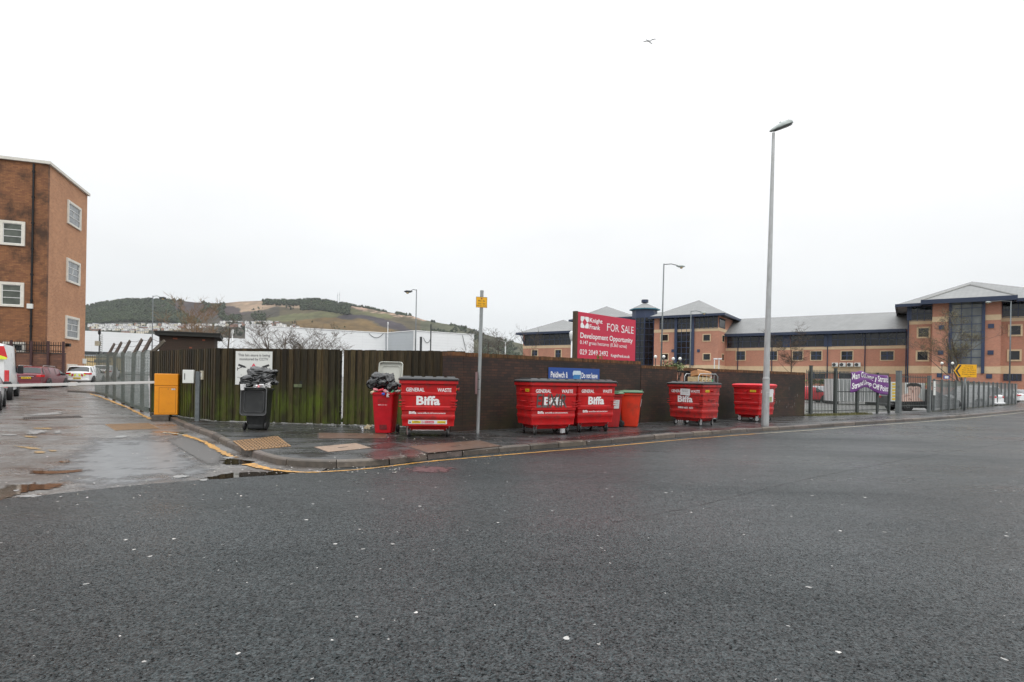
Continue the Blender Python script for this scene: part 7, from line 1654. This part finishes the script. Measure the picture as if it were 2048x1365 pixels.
    for s in (-1, 1):
        mb = MB()
        if kind == 'van': mb.box((xr_-.01, s*(w*.90), 1.15), (.06, .16, .52))
        elif kind == 'estate': mb.rings([[(xr_+.03, s*w*.60, z) if False else (xr_+dx, s*y, z) for dx, y in ((-.02, w*.58), (.0, w*.86), (.3, w*.97), (.3, w*.9))] for z in (.78, .93)]); 
        else: mb.rings([[(xr_+dx, s*y, z) for dx, y in ((-.015, w*.46), (.0, w*.84), (.28, w*.985), (.28, w*.9))] for z in (.80, .93)])
        mb.build('tail_light', M['tail_red'], t, bevel=.01)
        mb = MB(); zz = .98 if kind != 'van' else 1.45; fx2 = (.62 if kind != 'van' else 1.6)*k_; mb.box((fx2, s*(w+.10), zz), (.16 if kind != 'van' else .2, .24, .15 if kind != 'van' else .42)); mb.build('mirror', M['trim'], t, bevel=.04, seg=3)
        mb = MB(); xf = st[-2][0]*k_; mb.rings([[(xf+dx, s*y, z) for dx, y in ((-.42, w*.93), (-.04, w*.8), (.05, w*.5), (-.1, w*.5))] for z in (.62, .74)]); mb.build('headlight', M['glass_pale'], t)
    mb = MB(); mb.box((xr_-.01, 0, .38 if kind != 'van' else .52), (.14, W_*.9, .14)); mb.build('rear_bumper', pm if kind != 'van' else M['trim'], t, bevel=.04)
    if plate:
        zp = {'estate': .72, 'hatch': .50, 'van': .75}[kind]; xx = xr_ - (.035 if kind == 'estate' else .095)
        pt = MB(); pt.box((xx, 0, zp), (.02, .52, .115)); po = pt.build('number_plate', M['plate_y'], t)
        vs, fs = text_geo(plate, .02); xm = max(v.x for v in vs); lt = MB(); lt.add([(xx-.013, .22 - v.x/xm*.44, zp-.035+v.y*.10) for v in vs], fs); lt.build('lettering', M['black_paint'], po)
    if kind == 'estate':
        for s in (-1, 1): mb = MB(); mb.path([(-1.75*k_, s*w*.72, h-.0), (-1.65*k_, s*w*.72, h+.07), (.2*k_, s*w*.72, h+.05), (.32*k_, s*w*.70, h-.03)], .015, 6); mb.build('roof_rail', M['steel'], t)
        mb = MB(); mb.box((xr_-.02, 0, .82), (.03, .8, .03)); mb.build('chrome_strip', M['steel'], t)
    if chev:
        xx = xr_-.035
        for k in range(6):
            s = -1 if k < 3 else 1; i = k % 3; y0 = s*(.08+i*.17); mb = MB(); mb.add([(xx, y0, .70), (xx, y0+s*.13, .63 if i < 2 else .72), (xx, y0+s*.13, .80), (xx, y0, .86)], [(0, 1, 2, 3)]); mb.build('chevron_stripe', M['hi_yellow'] if i % 2 == 0 else M['tail_red'], t)
    return t
M['hi_yellow'] = simple('fluorescent_yellow', (.72, .80, .05), .5, var=.05)
M['p_red'] = paint('dark_cherry_paint', (.13, .006, .014)); M['p_white'] = paint('white_car_paint', (.74, .75, .75)); M['p_silver'] = paint('silver_paint', (.45, .46, .48)); M['p_black'] = paint('black_car_paint', (.015, .016, .018)); M['p_bred'] = paint('bright_red_paint', (.45, .02, .03))
def place(px, Y, back, head):
    """rear centre at the given pixel column and depth, heading in degrees left of straight ahead"""
    p = AT(px, 760, Y); d = Vector((-sin(R(head)), cos(R(head)))); c = Vector((p.x, p.y)) + d*back; return (c.x, c.y, gz(p.x, p.y)), R(90+head)
l_, r_ = place(53, 37.6, 2.35, 20); car('parked_car', 'dark cherry red estate car parked below the brown brick wall', 'car', l_, r_, M['p_red'], 'estate', plate='WK06 FLJ', L_=4.75, W_=1.84, H_=1.47)
l_, r_ = place(155, 46, 2.12, 22); car('parked_car', 'white hatchback with yellow and red rear stripes parked at the end of the side street', 'car', l_, r_, M['p_white'], 'hatch', plate='CP15 BKD', chev=True, L_=4.4, W_=1.84, H_=1.5)
d36 = Vector((-sin(R(37)), cos(R(37)))); pr = AT(19, 760, 26.2); rgt = Vector((d36.y, -d36.x)); c = Vector((pr.x, pr.y)) - rgt*1.0 + d36*2.85
van = car('ambulance_van', 'white van with red and yellow rear markings, cut by the left picture edge', 'van', (c.x, c.y, gz(pr.x, pr.y)), R(127), M['p_white'], 'van', L_=5.7, W_=2.0, H_=2.65)
mb = MB(); mb.add([(-2.90, -.93, 1.95), (-2.90, -.3, 2.15), (-2.89, -.3, 2.5), (-2.89, -.80, 2.5)], [(0, 1, 2, 3)]); mb.build('red_marking', M['tail_red'], van); mb = MB(); mb.add([(-2.905, -.9, 1.9), (-2.905, -.2, 1.9), (-2.905, -.2, 2.25), (-2.905, -.9, 1.99)], [(0, 1, 2, 3)]); mb.build('yellow_marking', M['hi_yellow'], van)
mb = MB(); mb.add([(-2.905, -.95, .62), (-2.905, -.2, .62), (-2.905, -.2, .85), (-2.905, -.95, .85)], [(0, 1, 2, 3)]); mb.build('red_marking', M['tail_red'], van)
pr = AT(1, 760, 20.6); d39 = Vector((-sin(R(39)), cos(R(39)))); rgt = Vector((d39.y, -d39.x)); c = Vector((pr.x, pr.y)) - rgt*.92 + d39*2.0
car('parked_car', 'white car nearest the barrier arm, mostly outside the left picture edge', 'car', (c.x, c.y, gz(c.x, c.y)), R(129), M['p_white'], 'hatch', L_=4.3, W_=1.8, H_=1.46)
a = AT(208, 745, 56); car('emergency_car', 'vehicle with red and yellow striped tail half hidden by the wire fence', 'car', (AT(213, 745, 59).x, 59, gz(a.x, 59)), R(112), M['p_white'], 'hatch', chev=True, L_=4.3)
# cars in the car park on the right
def cpark(px, Y, rzdeg, lab, pm, kind='hatch', **k):
    a = AT(px, 790, Y); car('parked_car', lab, 'car', (a.x, Y, -.05), R(rzdeg), pm, kind, **k)
cpark(1612, 52, -8, 'bright red car behind the first railing panel beside the brick wall end', M['p_bred'])
cpark(1652, 57, -15, 'silver and black car just right of the bright red one behind the railings', M['p_silver'])
cpark(1838, 37.5, -2, 'black car behind the barred gate, under the portrait poster', M['p_black'])
cpark(1935, 47, 118, 'white people carrier behind the mesh fence below the amber arrow', M['p_white'], 'estate', H_=1.72)
cpark(1995, 62, 122, 'white car farther along behind the mesh fence', M['p_white'])
cpark(2035, 68, 122, 'silver car farthest right behind the mesh fence', M['p_silver'])
a = AT(1717, 790, 47); t = thing('white_container', 'white ribbed container behind the railings under the purple banner', 'container', (a.x, 47, -.05), R(-8)); mb = MB(); mb.bb(-1.75, 1.75, 0, 2.4, .25, 2.1); co = mb.build('shell', M['white_metal'], t); mb = MB()
for k in range(22): mb.bb(-1.72+k*.16, -1.66+k*.16, -.03, -.002, .3, 2.05)
mb.build('rib', M['post_steel'], t); mb = MB(); mb.bb(-1.7, -1.5, .1, 2.3, 0, .249); mb.bb(1.5, 1.7, .1, 2.3, 0, .249); mb.build('skid', M['iron'], t)

# ------------------------------------------------------------------ bare trees
def tree(name, label, base, H_, spread, seed, depth=5, tr=.12, m=None, upright=.6, first=.25, kids=(3, 5), twig=None, leaves=0, leafm=None, nmain=1):
    rnd = random.Random(seed); t = thing(name, label, 'tree', base); trunk = MB(); limbs = MB(); lv = MB(); tips = []
    def grow(p, d, L2, r, lev):
        n = 4 if lev < 2 else 3; pts = [p.copy()]; q_ = p.copy(); dd = d.copy()
        for k in range(n):
            dd = (dd + Vector((rnd.gauss(0, .12), rnd.gauss(0, .12), rnd.gauss(.03, .08)))*(.3 if lev == 0 and nmain == 1 else 1)).normalized(); q_ = q_ + dd*L2/n; pts.append(q_.copy())
        rr = [r*(1-.6*k/n) for k in range(n+1)]
        (trunk if lev == 0 else limbs).path(pts, [max(x, .006) for x in rr], 7 if lev == 0 else (5 if lev == 1 else 3))
        if lev >= depth: tips.append(q_); return
        nk = rnd.randint(*kids) + (3 if lev == 0 else 0)
        for i in range(nk):
            f = (first + (1-first)*(i+rnd.random())/nk) if lev == 0 else rnd.uniform(.25, 1.0); f = min(.98, f); k = f*n; i0 = int(k); pp = pts[i0].lerp(pts[min(n, i0+1)], k-i0)
            a = rnd.uniform(0, 2*pi); out = Vector((cos(a), sin(a), 0)); nd = (dd*upright + out*spread*rnd.uniform(.6, 1.2) + Vector((0, 0, .15))).normalized()
            ll = L2*rnd.uniform(.42, .66)*((1.15-f*.55) if lev == 0 else 1); grow(pp, nd, ll, r*(1-.6*f)*(.36 if lev == 0 and nmain == 1 else .55), lev+1)
    for k in range(nmain):
        d = Vector((rnd.gauss(0, .25)*(nmain > 1), rnd.gauss(0, .2)*(nmain > 1), 1)).normalized(); grow(Vector((rnd.uniform(-.2, .2)*(nmain > 1), 0, 0)), d, H_*.80, tr, 0)
    trunk.build('trunk', m or M['bark'], t); cr = limbs.build('branches', twig or M['twig'], t)
    if leaves:
        for q_ in tips:
            for _ in range(leaves):
                v = q_ + Vector((rnd.gauss(0, .15), rnd.gauss(0, .15), rnd.gauss(0, .15))); a = rnd.uniform(0, 6); s = rnd.uniform(.02, .06); u = Vector((cos(a), sin(a), rnd.uniform(-.5, .5)))*s; w_ = Vector((-sin(a), cos(a), rnd.uniform(-.5, .5)))*s; k = rnd.uniform(.6, 1.4); lv.add([v-u, v+w_, v+u, v-w_], [(0, 1, 2, 3)], (k, k, k))
        lv.build('leaves', leafm, t)
    return t
def tb(px, Y): a = AT(px, 760, Y); return (a.x, Y, 0)
def hz(px, py, Y): return AT(px, py, Y).z
M['larch'] = simple('larch_brown_twig', (.20, .12, .06), .85, var=.3); M['greytwig'] = simple('grey_brown_twig', (.10, .082, .065), .85, var=.3); M['olive_leaf'] = simple('olive_bud', (.16, .14, .04), .8, attr=True)
tree('larch_tree', 'orange-brown bare larch rising behind the brick shed', tb(400, 50), hz(400, 618, 50)*1.0, .5, 11, 4, .12, M['larch'], .5, .3, (5, 7), M['larch'])
tree('bare_tree', 'thin upright bare tree right of the brick shed', tb(452, 40), hz(452, 622, 40), .8, 13, 3, .09, M['twig'], .3, .25, (4, 6))
tree('bare_tree', 'wide many-stemmed bare tree above the timber fence and camera notice', tb(562, 34), hz(562, 640, 34), .9, 16, 4, .07, M['twig'], .6, .35, (3, 4), M['greytwig'], nmain=5)
tree('bare_tree', 'rounded bare shrub-like tree above the timber fence, left of the gap', tb(636, 38), hz(636, 664, 38), .85, 19, 4, .06, M['twig'], .6, .35, (3, 4), M['greytwig'], nmain=4)
for px, top, lab, sd_ in ((975, 660, 'bare tree just right of the slim sign pole beyond the wall', 31), (1000, 672, 'smaller bare tree between sign pole and twin white lamp', 33), (957, 672, 'bare tree hidden behind the slim sign pole', 35)): tree('bare_tree', lab, tb(px, 70), hz(px, top, 70), .8, sd_, 4, .10, M['twig'], .6, .3, (3, 5), M['greytwig'])
tree('bare_tree', 'small bare tree in front of the office wing right of the tall lamp post', tb(1580, 70), hz(1580, 664, 70), .9, 41, 5, .10, M['twig'], .45, .35, (4, 5))
tree('budding_tree', 'large tree with olive buds in front of the office bay and amber arrow', tb(1932, 68), hz(1932, 640, 68), .75, 52, 5, .13, M['twig'], .6, .22, (3, 5), M['greytwig'], 2, M['olive_leaf'], 2)
tree('bare_tree', 'faint slender bare tree before the left office block', tb(1063, 80), hz(1063, 668, 80), .5, 49, 4, .06, M['twig'], .8, .4, (3, 4))

# ------------------------------------------------------------------ gull
gp = AT(1299, 84, 36)
mb = MB(); bd = []
for u, r_ in ((-.22, .008), (-.16, .03), (-.06, .055), (.06, .058), (.14, .045), (.19, .036), (.235, .028), (.26, .010), (.285, .004)):
    zc = .012*cos(u*6) + (.012 if u > .15 else 0); bd.append([(u*.75+.0, r_*cos(a), -u*.62 + zc + r_*sin(a)*.9) for a in [2*pi*j/10 for j in range(10)]])
mb.rings(bd)
for s, pts in ((-1, [(.0, .02), (-.16, .05), (-.34, -.01), (-.46, -.03)]), (1, [(.0, .0), (.14, .12), (.32, .17), (.46, .165)])):
    rs = []
    for i, (x, z) in enumerate(pts): c_ = (.10, .085, .06, .006)[i]; th = (.012, .008, .005, .002)[i]; rs.append([(x, -c_, z-.0), (x, 0, z+th), (x, c_*.8, z), (x, 0, z-th)])
    mb.rings(rs)
mb.add([(-.15, -.02, .12), (-.15, .02, .12), (-.24, .05, .17), (-.24, -.05, .17)], [(0, 1, 2, 3)])
gb = mb.build('seagull', simple('gull_grey_white', (.82, .83, .84), .7, var=.2, scale=8), smooth=True); gb.location = gp; tag(gb, 'lone seagull gliding high in the white sky with wings spread', 'seagull')

# ------------------------------------------------------------------ haze
mb = MB(); mb.bb(-2600, 2600, -100, 2900, -3.2, 380)
hm = bpy.data.materials.new('haze_air'); hm.use_nodes = True; nn_ = hm.node_tree; nn_.nodes.clear(); vo_ = nn_.nodes.new('ShaderNodeVolumePrincipled'); vo_.inputs['Density'].default_value = .55e-4; vo_.inputs['Color'].default_value = (.88, .92, .96, 1); vo_.inputs['Anisotropy'].default_value = .2; om_ = nn_.nodes.new('ShaderNodeOutputMaterial'); nn_.links.new(vo_.outputs[0], om_.inputs['Volume'])
tag(mb.build('haze', hm), kind='stuff')
